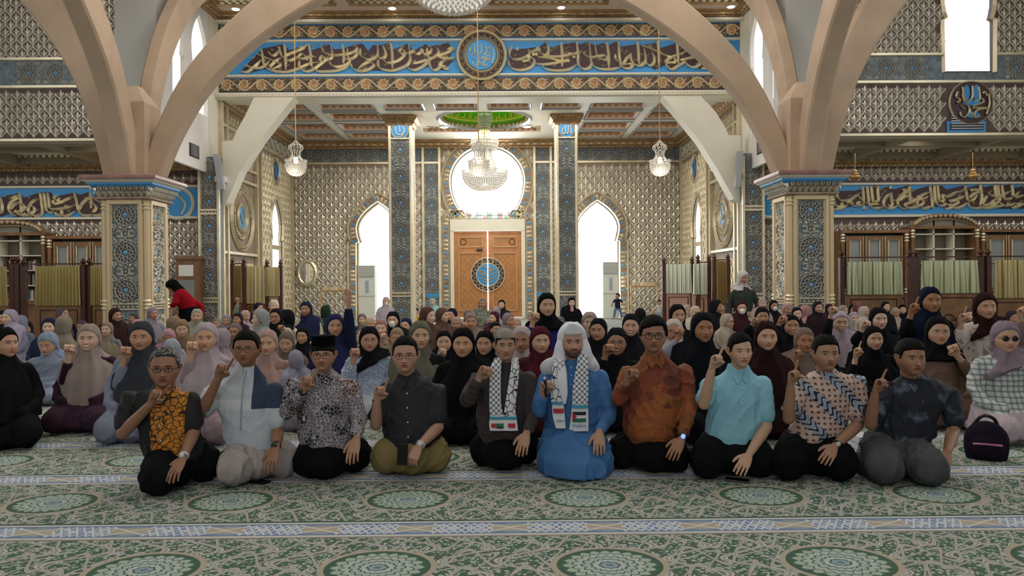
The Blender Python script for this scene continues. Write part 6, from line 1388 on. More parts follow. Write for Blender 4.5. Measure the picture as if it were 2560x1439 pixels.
W_(556, 819, 54, 'a08f96', 'dusty mauve', D_(160), 'a08f96', 'turned away', var=2)
W_(542, 793, 30, '8e847c', 'grey-beige', 0, '77706c', var=0)
W_(567, 786, 31, '9d93a8', 'lilac', D_(10), '8a9480', 'fist up high', (596, 752, 590, 778), var=1)
W_(594, 781, 32, '35232e', 'dark plum', D_(-10), '4a4048', 'smiling', var=2, face=1)
W_(613, 774, 32, 'bba6a8', 'light pink', D_(50), 'a89a9c', 'leaning right', var=3)
W_(588, 805, 46, '7d6c68', 'taupe', 0, '6e625e', 'with glasses', var=0, gl='6a4a42')
W_(650, 770, 50, '9a9998', 'silver grey', D_(-65), 'a3a6a8', 'looking left', var=1)
W_(684, 748, 33, 'd8d2b4', 'cream', D_(-10), 'c9c2a8', 'looking down', var=2, face=4)
W_(646, 755, 29, '23273a', 'navy', D_(60), '1f2434', var=0)
W_(690, 769, 44, '1c1a1e', 'black', D_(-5), 'b6ac9a', 'glasses, beige sleeves', (706, 822), hp='fist', var=3, gl='402020')
W_(716, 772, 44, '1a1a20', 'black', D_(-95), 'b8ae9e', 'in profile', var=2)
W_(669, 822, 70, 'b3948c', 'rose beige', D_(6), '9c8078', 'smiling', var=3, face=0, sk='cda386')
W_(716, 826, 56, '75685c', 'taupe brown', D_(5), '6f6258', 'looking down', var=0, face=4, tilt=.2)
W_(757, 816, 46, BK, 'black', D_(-3), '22222a', var=1, face=2)
W_(765, 752, 40, '232846', 'navy', D_(-5), 'bcb29c', 'cream sweater', var=2)
W_(814, 761, 34, '23382f', 'dark green', pi, '5a5a60', 'seen from behind', var=0)
W_(838, 782, 62, '2a2f52', 'navy blue', D_(14), '252a48', 'open hand high', (871, 752, 872, 800), hp='open', var=3, face=2)
W_(740, 872, 50, '9a94a6', 'pale lavender', pi, '9c99ac', 'bowed forward', var=1, tilt=-.5, Y=7.2)
W_(923, 814, 68, '19181c', 'black', D_(12), 'c3c8d0', 'printed blouse, glasses', (885, 886, 878, 950), var=2, face=0, gl='8a7468', robem=dotm, style='wrap')
W_(925, 792, 34, 'b5a083', 'sand', D_(35), '8c7f72', var=0)
W_(952, 798, 44, '9c7468', 'terracotta rose', D_(5), '7a5a50', 'smiling', (963, 843), var=1, face=1)
W_(983, 777, 44, BK, 'black', D_(-5), '1c1c22', 'white mask', var=2, mask=True)
W_(1015, 793, 40, '22284a', 'navy', D_(-15), '232a44', 'smiling', var=3, face=1)
W_(992, 817, 50, '94836c', 'olive beige', 0, '6e6454', 'looking down', var=0, face=4, tilt=.15)
W_(965, 741, 24, 'b9a9b6', 'pale lilac', D_(15), 'a9a2b0', 'white mask', var=1, mask=True)
W_(1081, 745, 20, '93b5b4', 'light teal', 0, '8fb0b0', var=2)
W_(1069, 765, 48, '5b4039', 'chestnut brown', D_(60), '57433c', 'looking right', var=3)
W_(1106, 768, 40, '604840', 'cocoa brown', D_(65), '5c4a44', 'looking right', var=2)
W_(1130, 769, 34, '1f2338', 'navy', D_(-30), '23263a', var=1)
W_(1056, 786, 28, '1e1a1e', 'black', D_(10), '2a262a', var=0)
W_(1050, 799, 77, '6d6a5b', 'olive grey', D_(12), '201f22', 'pale face', var=0, face=2, sk='cda386')
W_(1141, 790, 38, 'a8917e', 'beige', D_(-8), '8f7e72', 'smiling', var=1, face=1)
W_(1177, 780, 46, '8d7a72', 'taupe pink', D_(4), '7d6c66', 'smiling', (1158, 816), hp='fist', var=2, face=1)
W_(1110, 824, 58, '18181c', 'black', D_(3), '19191d', 'smiling', (1103, 884, 1078, 935), var=3, face=1)
W_(1082, 839, 44, 'c9c6d0', 'white', D_(8), 'a8a6b0', 'with glasses, small', var=1, gl='60504c')
W_(1158, 817, 80, '141418', 'large black', D_(-4), '131316', 'long black drape', var=2, face=0, sk='c39878')
W_(1213, 824, 68, '16161a', 'black', D_(-12), '18181c', var=1, face=2)
W_(1132, 816, 30, '1a1618', 'dark', 0, '2a2626', var=0, hairstyle=True)
W_(1169, 773, 28, '7d6a62', 'taupe', pi, '7a6a64', 'seen from behind', var=3)
W_(1206, 745, 27, '5f6a5f', 'grey-green', D_(5), '6b7062', 'camouflage shawl', var=0, robem=camo, hijm=camo)
W_(1254, 748, 25, '26262e', 'charcoal', D_(-5), '24242c', 'smiling', var=1)
W_(1241, 765, 28, 'a89aa4', 'lilac', D_(160), '9a8e98', 'turned away', var=2)
W_(1235, 777, 34, '4a2030', 'maroon', D_(-35), '5a3a40', 'looking left', var=3)
W_(1271, 780, 40, '857a7e', 'mauve grey', D_(40), '7d7478', var=0)
W_(1290, 793, 36, 'b3978a', 'peach', D_(15), 'a38c80', 'looking down', var=1, face=4)
W_(1238, 803, 38, '1a1618', 'dark', D_(30), '2a2626', 'turned right', var=0, hairstyle=True)
W_(1304, 813, 72, 'b9a9a8', 'blush white', D_(-8), '7a6a6c', var=1, face=0)
W_(1350, 814, 73, '54202a', 'maroon red', D_(10), '47222c', 'smiling', var=2, face=0, sk='cda386')
W_(1366, 730, 64, '101216', 'black', D_(8), '2a2f78', 'royal blue dress', (1334, 796, 1322, 850), var=1, face=0, style='wrap')
W_(1429, 741, 27, '15171b', 'black', D_(4), '15171b', 'looking at phone', var=3, face=4, tilt=.2)
W_(1474, 778, 54, 'a58f8a', 'blush', D_(-4), '80706c', var=2, face=2)
W_(1496, 793, 62, '17181c', 'black', D_(-22), '1a1a1e', 'looking left', var=3, face=3)
W_(1541, 816, 76, '191a1f', 'black', D_(-8), '17171b', 'glasses, grinning, fist at cheek', (1517, 877, 1500, 930), var=0, face=1, gl='8a7058')
W_(1578, 782, 62, '1b1c20', 'black', D_(-14), '1c1c20', 'smiling', var=1, face=1)
W_(1600, 769, 38, '1a1a1e', 'black', pi, '1a1a1e', 'seen from behind', var=2)
W_(1693, 758, 58, '1a1516', 'black', D_(6), '1a1718', var=3, face=2)
W_(1684, 795, 64, 'c9beb4', 'cream', D_(-12), '9aa0ae', 'with glasses', (1700, 835, 1672, 880), var=1, face=3, gl='7a5a50')
W_(1756, 778, 82, '14161b', 'large black', D_(3), '15161a', 'long drape', var=0, face=2, sk='a87858')
W_(1915, 800, 80, '2e1a1c', 'dark brown', D_(-6), '2c201c', 'large brown drape', var=1, face=0, sk='cda386')
W_(1739, 763, 36, 'c3b5a0', 'cream', D_(5), 'a89c8c', var=0)
W_(1718, 760, 32, 'b5a098', 'pinkish cream', D_(30), 'a39488', var=1)
W_(1799, 760, 32, 'c6baa4', 'ivory', D_(12), 'b0a596', 'with glasses', var=2, gl='60504c')
W_(1828, 760, 36, '1b1a1e', 'black', D_(-4), '22222a', var=3, sk='c08a70')
W_(1818, 782, 42, 'aa9c8c', 'oatmeal', D_(45), '9a8e82', 'glasses, turned right', var=0, gl='2a2422')
W_(1790, 747, 40, '1c1c22', 'black', D_(60), '1f1f25', 'looking right', var=1)
W_(1813, 742, 27, '746058', 'taupe', D_(15), '6a5a54', var=2)
W_(1854, 750, 38, '3a1c22', 'maroon', D_(-10), 'b5aa98', 'white mask', var=3, mask=True)
W_(1906, 744, 28, 'b29a96', 'pinkish', D_(-6), '9a8884', var=0)
W_(1934, 749, 30, '1c1a1c', 'black', D_(4), '1f1d20', 'beige mask', var=1, mask=True)
W_(1969, 756, 34, 'b58f8e', 'dusty pink', D_(8), 'a08080', var=2)
W_(1992, 766, 36, '16222a', 'dark teal', D_(-6), '1c262c', var=3, mask=False)
W_(2014, 761, 36, 'a87f7c', 'rose', D_(100), '987472', 'turned away', var=0)
W_(2044, 752, 32, '2d2226', 'dark brown', D_(10), '2c2428', var=1)
W_(1905, 766, 48, '17191c', 'black', D_(-8), '1a1c1f', 'pointing finger raised', (1886, 804, 1868, 825), hp='point', var=2, face=3)
W_(1977, 784, 58, '18181b', 'black', D_(-6), '1a1a1d', 'smiling, fist raised', (1953, 802, 1935, 830), var=3, face=1)
W_(2010, 816, 68, '7f6d64', 'taupe', D_(-4), '4a3c36', 'finger pointing up', (1991, 890, 1985, 950), hp='point', var=0, face=3, sk='a87858')
W_(1845, 808, 36, 'b0a090', 'pale sand', pi, '9a8c80', 'seen from behind', var=1)
W_(1822, 806, 34, '2f2220', 'dark brown', D_(20), '3a302c', var=2)
W_(1781, 780, 40, '5a4038', 'brown', D_(20), '56443c', var=3)
W_(2100, 776, 60, 'b3a2b0', 'pale mauve', D_(-10), '1c1c20', 'glasses, raised fist', (2080, 780, 2068, 820), var=2, face=1, gl='50403c')
W_(2196, 766, 62, '15161a', 'black', D_(-5), '17181c', 'hand at cheek', (2160, 815, 2140, 850), var=1, face=2)
W_(2183, 813, 74, '121216', 'black', D_(-4), '151519', 'finger up, black drape', (2141, 884, 2128, 950), hp='point', var=3, face=0, sk='cda386')
W_(2325, 714, 72, '141a30', 'navy', D_(-6), '15151b', 'kneeling tall, finger raised', (2281, 775, 2262, 830), hp='point', var=0, face=3, sk='a87858')
W_(2462, 730, 72, '2f1c1a', 'dark brown', D_(-8), 'b8aca6', 'floral shirt', (2404, 800, 2392, 860), hp='point', var=2, face=0, robem=floral, style='wrap')
W_(2344, 788, 84, '141416', 'black', D_(-12), '7c6558', 'glasses, tan sleeves', (2385, 878, 2430, 940), var=1, face=3, gl='a09090', style='wrap', skirt='6a5046')
W_(2512, 800, 86, '8f7f8d', 'lilac', D_(-10), 'a9b0b0', 'sunglasses and checked shirt', var=2, face=3, gl='1c1c20', style='wrap', robem=plaid, skirt='c3b2bc')
W_(2590, 770, 66, '8a7474', 'dusty rose', D_(-20), '8a7a7c', 'mostly cropped', (2549, 784, 2556, 830), var=3)
W_(2214, 752, 28, '1b1a1e', 'black', D_(5), '201f24', 'smiling', var=0)
W_(2239, 768, 26, 'b5a998', 'cream', 0, 'a89d90', var=1)
W_(2256, 760, 26, '1c1a1c', 'black', D_(-15), '201f22', var=2)
W_(2161, 764, 32, 'bcb0a2', 'ivory', D_(60), 'a99e92', 'turned right', var=3)
W_(2134, 778, 34, 'aaa0b0', 'lilac', D_(-5), '9a92a0', 'smiling', var=0, face=1)
W_(2143, 753, 28, '9c6468', 'rose pink', D_(150), '8c5c60', 'turned away', var=1)
W_(2108, 762, 28, '9a9088', 'grey-beige', D_(20), '8a827c', var=2)
W_(2133, 759, 30, '19191d', 'black', D_(-8), '1d1d22', var=3)
W_(2073, 758, 25, '33222c', 'dark plum', D_(10), '3a2c34', var=0)
for i, (cx, top, h, hc, nm) in enumerate(((335, 782, 27, '554a4e', 'grey'), (205, 800, 34, '6e6470', 'grey-mauve'), (8, 775, 38, '1c1c20', 'black'), (870, 795, 33, '4a4450', 'grey'), (1330, 782, 30, '8c7c78', 'beige'), (1400, 790, 34, '6c6266', 'grey'), (1640, 790, 38, '2a2a30', 'charcoal'), (1745, 775, 30, '8f8478', 'sand'), (2300, 790, 36, '2c2a30', 'charcoal'), (2420, 770, 34, '5c4e4c', 'brown'), (2530, 775, 38, '3a3438', 'dark grey'), (1888, 748, 26, '8c8078', 'beige'), (2020, 790, 40, '3c3638', 'charcoal'), (2068, 785, 36, '6c5c5c', 'taupe'), (905, 783, 30, '77706c', 'smoky'))):
    W_(cx, top, h, hc, nm, D_(-20 + 13 * (i % 4)), '3c3a40', var=i, face=i % 4)

def flush():
    P = []
    for a, k in QUE:
        cx, h = a[0], a[2]; Y = k.get('Y') or .284 * FP / h; Y = min(Y, 15.3 if (cx < 560 or cx > 1860) else 27.5)
        if (255 < cx < 490 or 1900 < cx < 2110) and Y > 13.2: Y = 13.1
        P.append([cx, Y, Y])
    P = np.array(P, float); n = len(P)
    for it in range(500):
        Xw = (P[:, 0] - 1264) * P[:, 1] / FP; mv = np.zeros(n)
        for i in range(n):
            dx = np.abs(Xw - Xw[i]); dy = P[:, 1] - P[i, 1]; need = .74 * np.clip(1 - (dx - .36) / .22, 0, 1); need[i] = 0; ov = need - np.abs(dy); m = ov > 0
            s = np.sign(dy); s[(s == 0)] = np.where(np.arange(n)[(s == 0)] > i, 1, -1); mv[i] -= (ov[m] * s[m] * .35).sum()
        P[:, 1] += np.clip(mv, -.12, .12); r = P[:, 1] / P[:, 2]; P[:, 1] = P[:, 2] * np.clip(r, .80, 1.24)
        side = (P[:, 0] < 560) | (P[:, 0] > 1860); P[side, 1] = np.minimum(P[side, 1], 15.4); P[:, 1] = np.clip(P[:, 1], 6.45, 27.8)
        pl = ((P[:, 0] > 255) & (P[:, 0] < 490)) | ((P[:, 0] > 1900) & (P[:, 0] < 2110)); P[pl, 1] = np.minimum(P[pl, 1], 13.25)
    for (a, k), p in zip(QUE, P): k['Y'] = float(p[1]); woman(*a, **k)
flush()
# ------------------------------------------------------------------ the front row of men
def batik_orange():
    x, y, z = nxyz(ncoord()); w = ntex('Noise', 7, ncoord(), 0) - .5; v = nvec(x + w * .12, y, z + w * .1); e = ntex('Voronoi', 26, v, 0, feature='DISTANCE_TO_EDGE')
    e2 = ntex('Voronoi', 60, v, 0, feature='DISTANCE_TO_EDGE'); c = nmix(ntex('Noise', 5, ncoord()), 'c0701c', 'e09a30'); c = nmix(nmax(e < .06, (e2 < .05) * .7), c, '2a1608')
    return nmix(nabs(x) > .105, c, '17171a')
def mk_batik(a, b, c, k, d=.07, feat='DISTANCE_TO_EDGE'):
    def f():
        w = ntex('Noise', 9, ncoord(), 0) - .5; x, y, z = nxyz(ncoord()); v = nvec(x + w * .1, y, z + w * .1); e = ntex('Voronoi', k, v, 0, feature=feat); n = ntex('Noise', 6, ncoord(), 0, Detail=3.0)
        return nmix(e < d, nmix(n > .52, a, b), c)
    return f
def parang():
    x, y, z = nxyz(ncoord()); u = x + z; st = nfr(u * 4.2); w = ntex('Noise', 16, ncoord(), 0) - .5
    g1 = nfr(x * 26); g2 = nfr(z * 26); dia = (nabs(g1 - .5) + nabs(g2 - .5)) < .3; c = nmix(dia, 'bfa59a', '5a3d38')
    sv = nsin((x - z) * 95 + nsin(u * 60) * 2.2 + w * 6); c2 = nmix(sv > .1, '8e97aa', '1e2030'); c2 = nmix(nabs(sv - .1) < .22, c2, 'c8c8cc'); return nmix(st < .42, c, c2)
def scarf_fn():
    x, y, z = nxyz(ncoord()); u = (x + z) * 26; v = (x - z) * 26; a = nabs(nfr(u) - .5); b = nabs(nfr(v) - .5)
    c = nmix(nmin(a, b) < .07, 'd9dbe0', '23283c'); c = nmix(nmax(a, b) < .16, c, '1a1e30'); return c
def scarf_fn2():
    x, y, z = nxyz(ncoord()); w = nsin(z * 60) * .006; e = ntex('Voronoi', 28, nvec(x + w, y, z * .55), 0, feature='DISTANCE_TO_EDGE'); return nmix(e < .05, 'd9dbe0', '2a2a40')
M_ = {'orange': mat('orange_black_batik', fn=batik_orange, rough=.8, bump=.5, bscale=9), 'white': mat('white_blue_panel_shirt', rough=.85, bump=.6, bscale=8, fn=lambda: (lambda p: nmix(nand(p[0] > .015, p[2] > .50) * 1.0, nmix(nand(p[0] < .015, nabs(p[2] - .53) < .035), 'b9bfc8', 'c8ccd2'), '2f3a54'))(nxyz(ncoord()))),
      'temple': mat('grey_pictorial_batik', rough=.8, bump=.5, bscale=9, fn=mk_batik('7a7076', '8f8388', '1c1a1e', 20, .5, 'F1') if 0 else (lambda: nmix(ntex('Voronoi', 42, ncoord(), 0, feature='DISTANCE_TO_EDGE') < .045, nmix(ntex('Noise', 7, ncoord(), 0, Detail=4.0) > .56, nmix(ntex('Noise', 4, ncoord(), 0) > .6, '6c646a', '5a3c38'), '18171b'), 'c9c6cc'))),
      'navy': mat('black_navy_shirt', '191c24', .75, bump=.5, bscale=8), 'brown': mat('dark_brown_tunic', '383030', .85, bump=.5, bscale=8), 'thobe': mat('blue_thobe_cloth', '3f6fa6', .8, noise=.15, nscale=3, bump=.6, bscale=7),
      'rust': mat('rust_brown_batik', rough=.75, bump=.5, bscale=8, fn=lambda: nmix(ntex('Noise', 7, ncoord(), 0, Detail=3.0), nmix(ntex('Noise', 5, ncoord('Generated'), 0) > .5, '8c4420', '4c3016'), nmix(ntex('Noise', 3.5, ncoord(), 0) > .5, '9a5a28', '6e2c1c'))), 'aqua': mat('light_blue_shirt', '86bcd0', .8, noise=.06, nscale=6, bump=.5, bscale=8),
      'parang': mat('brown_blue_parang_batik', fn=parang, rough=.8, bump=.5, bscale=8), 'dye': mat('dark_tie_dye_cloth', rough=.8, bump=.5, bscale=8, fn=lambda: nmix((ntex('Noise', 8, ncoord(), 0, Detail=5.0) - .56) * 5.0, '141824', '6d7c90'))}
scar1, scar2 = mat('checked_scarf', fn=scarf_fn, rough=.85), mat('pebble_pattern_scarf', fn=scarf_fn2, rough=.85)
def strip(name, pts, Yo, m, parent, th=.006, wave=.0):      # cloth strip: list of (px, py, half width px, dy)
    L, R = [], []
    for px, py, hw, dy in pts: L.append(U(px - hw, py, Yo + dy)); R.append(U(px + hw, py, Yo + dy))
    L, R = cr_(L, 5), cr_(R, 5); n = len(L); k = np.linspace(0, 1, 7)[None, :, None]
    V = L[:, None] * (1 - k) + R[:, None] * k; V[:, :, 1] -= .008 * np.sin(k[..., 0] * PI) + wave * np.sin(k[..., 0] * 11)
    F = gridF(n, 7, False); V = V.reshape(-1, 3); return sub(G().add((np.vstack([V, V + (0, th, 0)]), [F[:, ::-1], F + len(V)])).obj(name, m, sharp=80), parent)
def man(lab, hx, top, chin, sh, el, wr, hd, pose, rsh, rel, rwr, rhd, rpose, knees, Y, shirt, trs, slv, sk, hd_kw={}, yaw=0.0, hairk=None, hairmat=None, belly=1.0, hemz=.17, turn=0.0, gl=None, glk={}, tuck=False):
    Yt = Y; P = lambda q, dy=0: U(q[0], q[1], Yt + dy)
    Yh = Yt - .05; T = U(hx, top, Yh); B = U(hx, chin, Yh); hs = (T[2] - B[2]) / .243; hc = np.array((T[0], Yh, B[2] + .118 * hs))
    A, Bq = P(sh, .0), P(rsh, .0); k1, k2 = [U(a, b - 45, Yt - .40) for a, b in knees]; fl1, fl2 = [Fl(a, b) for a, b in knees]
    k1 = np.array((fl1[0], fl1[1] + .11, .12)); k2 = np.array((fl2[0], fl2[1] + .11, .12)); hipx = (k1[0] + k2[0]) / 2 * .55 + (A[0] + Bq[0]) / 2 * .45; hip = np.array((hipx, Yt + .06, .19))
    e = empty('person', (hip[0], Yt, 0), label=lab, cat='person')
    sm = (A + Bq) / 2; hw = abs(Bq[0] - A[0]) / 2; zS = max(A[2], Bq[2]); nb = np.array((hc[0] * .6 + sm[0] * .4, Yt - .01, hc[2] - .135 * hs))
    L = lambda t: hip[0] + (sm[0] - hip[0]) * t
    zb = hemz; H_ = zS - zb
    rs = [(L(0), Yt + .03, zb - .03, .175, .16), (L(.1), Yt + .02, zb + .04, .185 * belly, .165 * belly), (L(.3), Yt + .01, zb + H_ * .25, .195 * belly, .155 * belly), (L(.5), Yt + .01, zb + H_ * .5, .192 * belly, .145 * belly), (L(.8), Yt, zb + H_ * .76, .94 * hw, .13), (L(1), Yt, zS - .04, hw * .96, .108), (L(1), Yt, zS + .005, hw * .78, .088), (L(1) * .5 + nb[0] * .5, Yt, (zS + nb[2]) / 2 + .012, hw * .52, .078), (nb[0], Yt - .005, nb[2] - .005, .085, .07), (nb[0], Yt - .01, nb[2] + .03, .064, .06)]
    parts = [loftz(rs, 26)]; E1, W1_, H1 = P(el, -.10), P(wr, -.2), P(hd, -.23); E2, W2_, H2 = P(rel, -.06), P(rwr, -.26), P(rhd, -.3)
    # keep resting hand above the thigh
    slen = .52 if slv == 'short' else None
    def arm(S, E, W):
        S = S + np.array((-.012 if S[0] > L(1) else .012, 0, -.03)); a = [S + (0, .01, -.01), (S + E) / 2 + (0, .01, 0), E]
        if slen: q = [a[0], S + (E - S) * .4, S + (E - S) * .74]; parts.append(tube(q, [.068, .068, .070], 12))
        else: parts.append(tube(cr_([a[0], a[1], E, E + (W - E) * .5, E + (W - E) * .86], 3), [.066, .062, .056, .048, .042], 12))
    arm(A, E1, W1_); arm(Bq, E2, W2_)
    V, F = fuse(parts, .011, 4); V = folds(V, F, .009, int(hx), 1.0); so = G().add((V - e_loc(e), F)).obj('shirt', M_[shirt]); so.parent = e
    # trousers
    tp = []
    for k, s in ((k1, -1), (k2, 1)):
        hp = hip + np.array((s * .085, .03, -.02)); tp.append(tube([hp, (hp + k) / 2 + (0, 0, .01), k + (0, .02, .015)], [.13, .125, .118], 14)); tp.append(tube([k + (0, .03, -.05), k + (s * .0, .42, -.055)], [.07, .06], 12)); tp.append(ell(tuple(k), (.122, .11, .12), 14, 9))
    tp.append(ell((hip[0], Yt + .09, .19), (.19, .17, .15), 18, 10)); tp.append(ell((hip[0], Yt - .08, .12), (.17, .17, .12), 16, 9)); V, F = fuse(tp, .013, 4); V = folds(V, F, .010, int(hx) + 1)
    if trs[1]: # long skirted hem
        V2 = loftz([(hip[0], Yt - .13, .01, .26, .34), (hip[0], Yt - .12, .12, .27, .32), (hip[0], Yt - .06, .22, .24, .24), (hip[0], Yt, .33, .18, .15)], 30); V, F = fuse(tp + [V2], .014, 8); V = folds(V, F, .014, 9, .7, .2)
    so2 = G().add((V - e_loc(e), F)).obj('trousers' if not trs[1] else 'gown_skirt', M_['thobe'] if trs[1] else cloth); so2.parent = e; so2.color = rgba(trs[0])
    # body
    VF, col, grid = head(True, **hd_kw); yw = yaw; hv = xform(VF, hc, hs, yw)
    core = [tube([hc + (0, .012, -.06 * hs), hc + (0, .022, -.1 * hs), nb, nb + (0, .02, -.08)], [.056 * hs, .055 * hs, .056, .075], 14), loftz([(L(.5), Yt + .01, .4, .1, .08), (L(1), Yt, zS - .08, hw * .55, .06), (nb[0], Yt, nb[2] - .04, .07, .05)], 16)]
    for S, E, W in ((A, E1, W1_), (Bq, E2, W2_)): S = S + np.array((-.02 if S[0] > L(1) else .02, 0, -.05)); core.append(tube([S, S + (E - S) * .6, E], [.042, .045, .041], 12)); core.append(tube([E, E + (W - E) * .35, W], [.043, .042, .027], 12))
    cv, cf_ = fuse(core, .008, 3)
    D1 = nrm(nrm(H1 - W1_) + np.array((0, 0, .25))); h1 = place_hand(pose, W1_ + D1 * .01, D1, (.55, -.8, 0), sc=1.04)
    D2 = nrm(H2 - W2_) if rpose != 'grip' else nrm(np.array((-.4, -.3, -.75))); D2 = nrm(D2 + np.array((0, -.35, 0))); h2 = place_hand(rpose, W2_ + D2 * .01, D2, (.05, .75, -.65), mirror=True, sc=1.04)
    g, cols = bodymesh(hv, col, [(cv, cf_), h1, h2] + ears(hs, hc, yw, 0)); g.v = [v - e_loc(e) for v in g.v]
    bo = g.obj('body', skin, col=cols); bo.parent = e; bo.color = rgba(sk)
    if hairk is not None: o = G().add(xform(hair(grid, **hairk), hc, hs, yw)).obj('hair', hairmat or hairm); sub(o, e)
    if gl: glasses(e, hs, hc, yw, 0, gl, **glk)
    return dict(e=e, hc=hc, hs=hs, Yt=Yt, nb=nb, grid=grid, yaw=yw, W1=W1_, W2=W2_, E2=E2, E1=E1, D1=D1, D2=D2, H1=H1, H2=H2, shirt=so, zS=zS, hw=hw, A=A, B=Bq, hip=hip)
def e_loc(e): return np.array(e.location)
def watch(m, w='W2', c='b9bcc0', face='d8dade', lit=None):
    W, E = m[w], m['E2'] if w == 'W2' else m['E1']; d = nrm(E - W); c0 = W + d * .015; T = tube([c0 - d * .01, c0 + d * .01], [.034, .034], 14, round_=False); o = sub(G().add(T).obj('wristwatch', fmat(c)), m['e'])
    f = c0 + np.array((0, -.034, .012)); sub(G().add(ell(tuple(f), (.017, .008, .017), 14, 8)).obj('watch_face', lit or fmat(face, .2)), o) if 0 else sub2(G().add(ell(tuple(f), (.017, .008, .017), 14, 8)).obj('watch_face', lit or fmat(face, .2)), o, m['e'])
def sub2(o, part, e):      # sub-part of a part whose thing sits at e
    o.parent = part; o.matrix_parent_inverse = (Matrix.Translation(Vector(e.location)) @ part.matrix_parent_inverse).inverted(); return o
def collar(m, mat_, band=False, buttons=4, bc='c9c9c9', open_=.035):
    e, nb, Yt, so = m['e'], m['nb'], m['Yt'], m['shirt']; g = G(); th = np.linspace(-PI / 2 + (.35 if not band else .12), PI * 1.5 - (.35 if not band else .12), 26)
    top, bot = [], []
    for t in th:
        lean = .5 * (1 + math.sin(-t)); rx, ry = .068, .066
        top.append((nb[0] + rx * math.cos(t), nb[1] + .0 + ry * math.sin(t), nb[2] + .035 - .03 * lean)); bot.append((nb[0] + (rx + (.022 if not band else .004)) * math.cos(t), nb[1] + (ry + (.022 if not band else .004)) * math.sin(t), nb[2] - .008 - .045 * lean))
    T, B = np.array(top), np.array(bot); n = len(T); V = np.vstack([T, B, T * 1 + (0, 0, -.004), B + (0, 0, -.006)]); i = np.arange(n - 1); F = [np.stack([i, i + 1, i + 1 + n, i + n], -1), np.stack([i + 2 * n, i + 3 * n, i + 1 + 3 * n, i + 1 + 2 * n], -1)]
    g.add((V, F))
    if not band:
        for s in (-1, 1):
            a = np.array((nb[0] + s * .03, nb[1] - .068, nb[2] - .005)); b = np.array((nb[0] + s * .062, nb[1] - .075, nb[2] - .045)); c = np.array((nb[0] + s * .035, nb[1] - .098, nb[2] - .095)); d = np.array((nb[0] + s * .004, nb[1] - .085, nb[2] - .058))
            q = np.array([a, b, c, d]); q2 = q + (0, .012, 0); g.add((np.vstack([q, q2]), np.array([(0, 1, 2, 3), (7, 6, 5, 4), (0, 4, 5, 1), (1, 5, 6, 2), (2, 6, 7, 3), (3, 7, 4, 0)])))
    o = g.obj('collar', mat_, smooth=False); V = None; sub2(o, so, e) if 0 else sub(o, e)
    for k in range(buttons):
        z = nb[2] - .12 - k * .1; q = sub(G().add(ell((nb[0] + (m['hip'][0] - nb[0]) * (k + 1) / 6, Yt - (.128 + .012 * k), z), (.0065, .003, .0065), 8, 5)).obj('button', fmat(bc)), e)
R_ = 'right'
MEN = {}
MEN[1] = m = man('older man in orange and black leaf batik, glasses, pointing a finger at his chin', 411, 868, 968, (322, 985), (307, 1082), (378, 1008), (398, 985), 'point', (480, 985), (484, 1080), (458, 1143), (446, 1168), 'rest', ((375, 1250), (492, 1212)), 5.22, 'orange', ('15171a', 0), 'short', '98705a', dict(wide=1.07, jaw=1.15, smile=.05, deep=1.2), yaw=.30, hairk=dict(thick=.008, line=.075, seed=2), hairmat=hairg, belly=1.05, gl='241a18', glk=dict(r=(.021, .013), thick=.002))
watch(m); collar(m, M_['orange'])
MEN[2] = m = man('man with round glasses in white shirt with a navy shoulder panel, finger raised', 617, 826, 912, (530, 968), (502, 1035), (546, 945), (560, 920), 'point', (690, 962), (695, 1082), (690, 1116), (682, 1152), 'rest', ((570, 1226), (692, 1202)), 5.38, 'white', ('b3aaa8', 0), 'short', '956c54', dict(wide=1.09, jaw=1.12, smile=.15), yaw=.05, hairk=dict(thick=.010, line=.064, seed=1), gl='4a3c34', glk=dict(r=(.023, .018)))
watch(m, c='2a2022', face='303238'); collar(m, fmat('c8ccd2'), band=True)
sub(G().add(tube(cr_([(m['nb'][0] + a, m['Yt'] - b, m['nb'][2] + c) for a, b, c in ((.02, .075, -.02), (.01, .115, -.1), (.0, .14, -.3), (0, .155, -.42))], 4), .003, 5)).obj('placket', fmat('8e97a6')), m['e'])
MEN[3] = m = man('man in a tall black cap and grey pictorial batik, finger raised', 808, 842, 927, (728, 952), (716, 1030), (757, 976), (773, 947), 'point', (878, 952), (898, 1040), (891, 1095), (885, 1128), 'rest', ((765, 1205), (878, 1190)), 5.42, 'temple', ('131417', 0), 'long', 'a98068', dict(wide=1.07, smile=.2, stache=.5), yaw=.10, hairk=dict(thick=.004, line=.03, seed=3), gl='2a2420', glk=dict(r=(.0235, .018), square=.6))
watch(m, 'W1', '1c1c20', '26262a'); collar(m, fmat('77716f'))
hc, hs = m['hc'], m['hs']; sub(G().add(xform(rings([[(a * r * math.cos(t), .012 + b * r * math.sin(t), z) for t in np.arange(28) / 28 * 2 * PI] for a, b, r, z in ((.082, .1, 1, .045), (.083, .101, 1, .055), (.085, .1, 1, .128), (.082, .097, 1, .137), (.06, .075, 1, .134))]), hc, hs, m['yaw'])).obj('black_velvet_cap', mat('black_velvet', '060607', .95, spec=.05), sharp=50), m['e'])
MEN[4] = m = man('man with reddish glasses in a navy short-sleeved shirt and khaki trousers, finger raised', 1013, 840, 931, (962, 962), (940, 1062), (943, 1003), (953, 969), 'point', (1098, 966), (1096, 1066), (1048, 1114), (1028, 1140), 'grip', ((962, 1196), (1082, 1190)), 5.50, 'navy', ('8b7c52', 0), 'short', 'b38a76', dict(wide=1.05, jaw=1.15, smile=.05), yaw=.06, hairk=dict(thick=.008, line=.070, seed=4), belly=1.08, gl='5a2a2a', glk=dict(r=(.021, .0145), square=.5))
watch(m); collar(m, M_['navy']); q = m['H2']
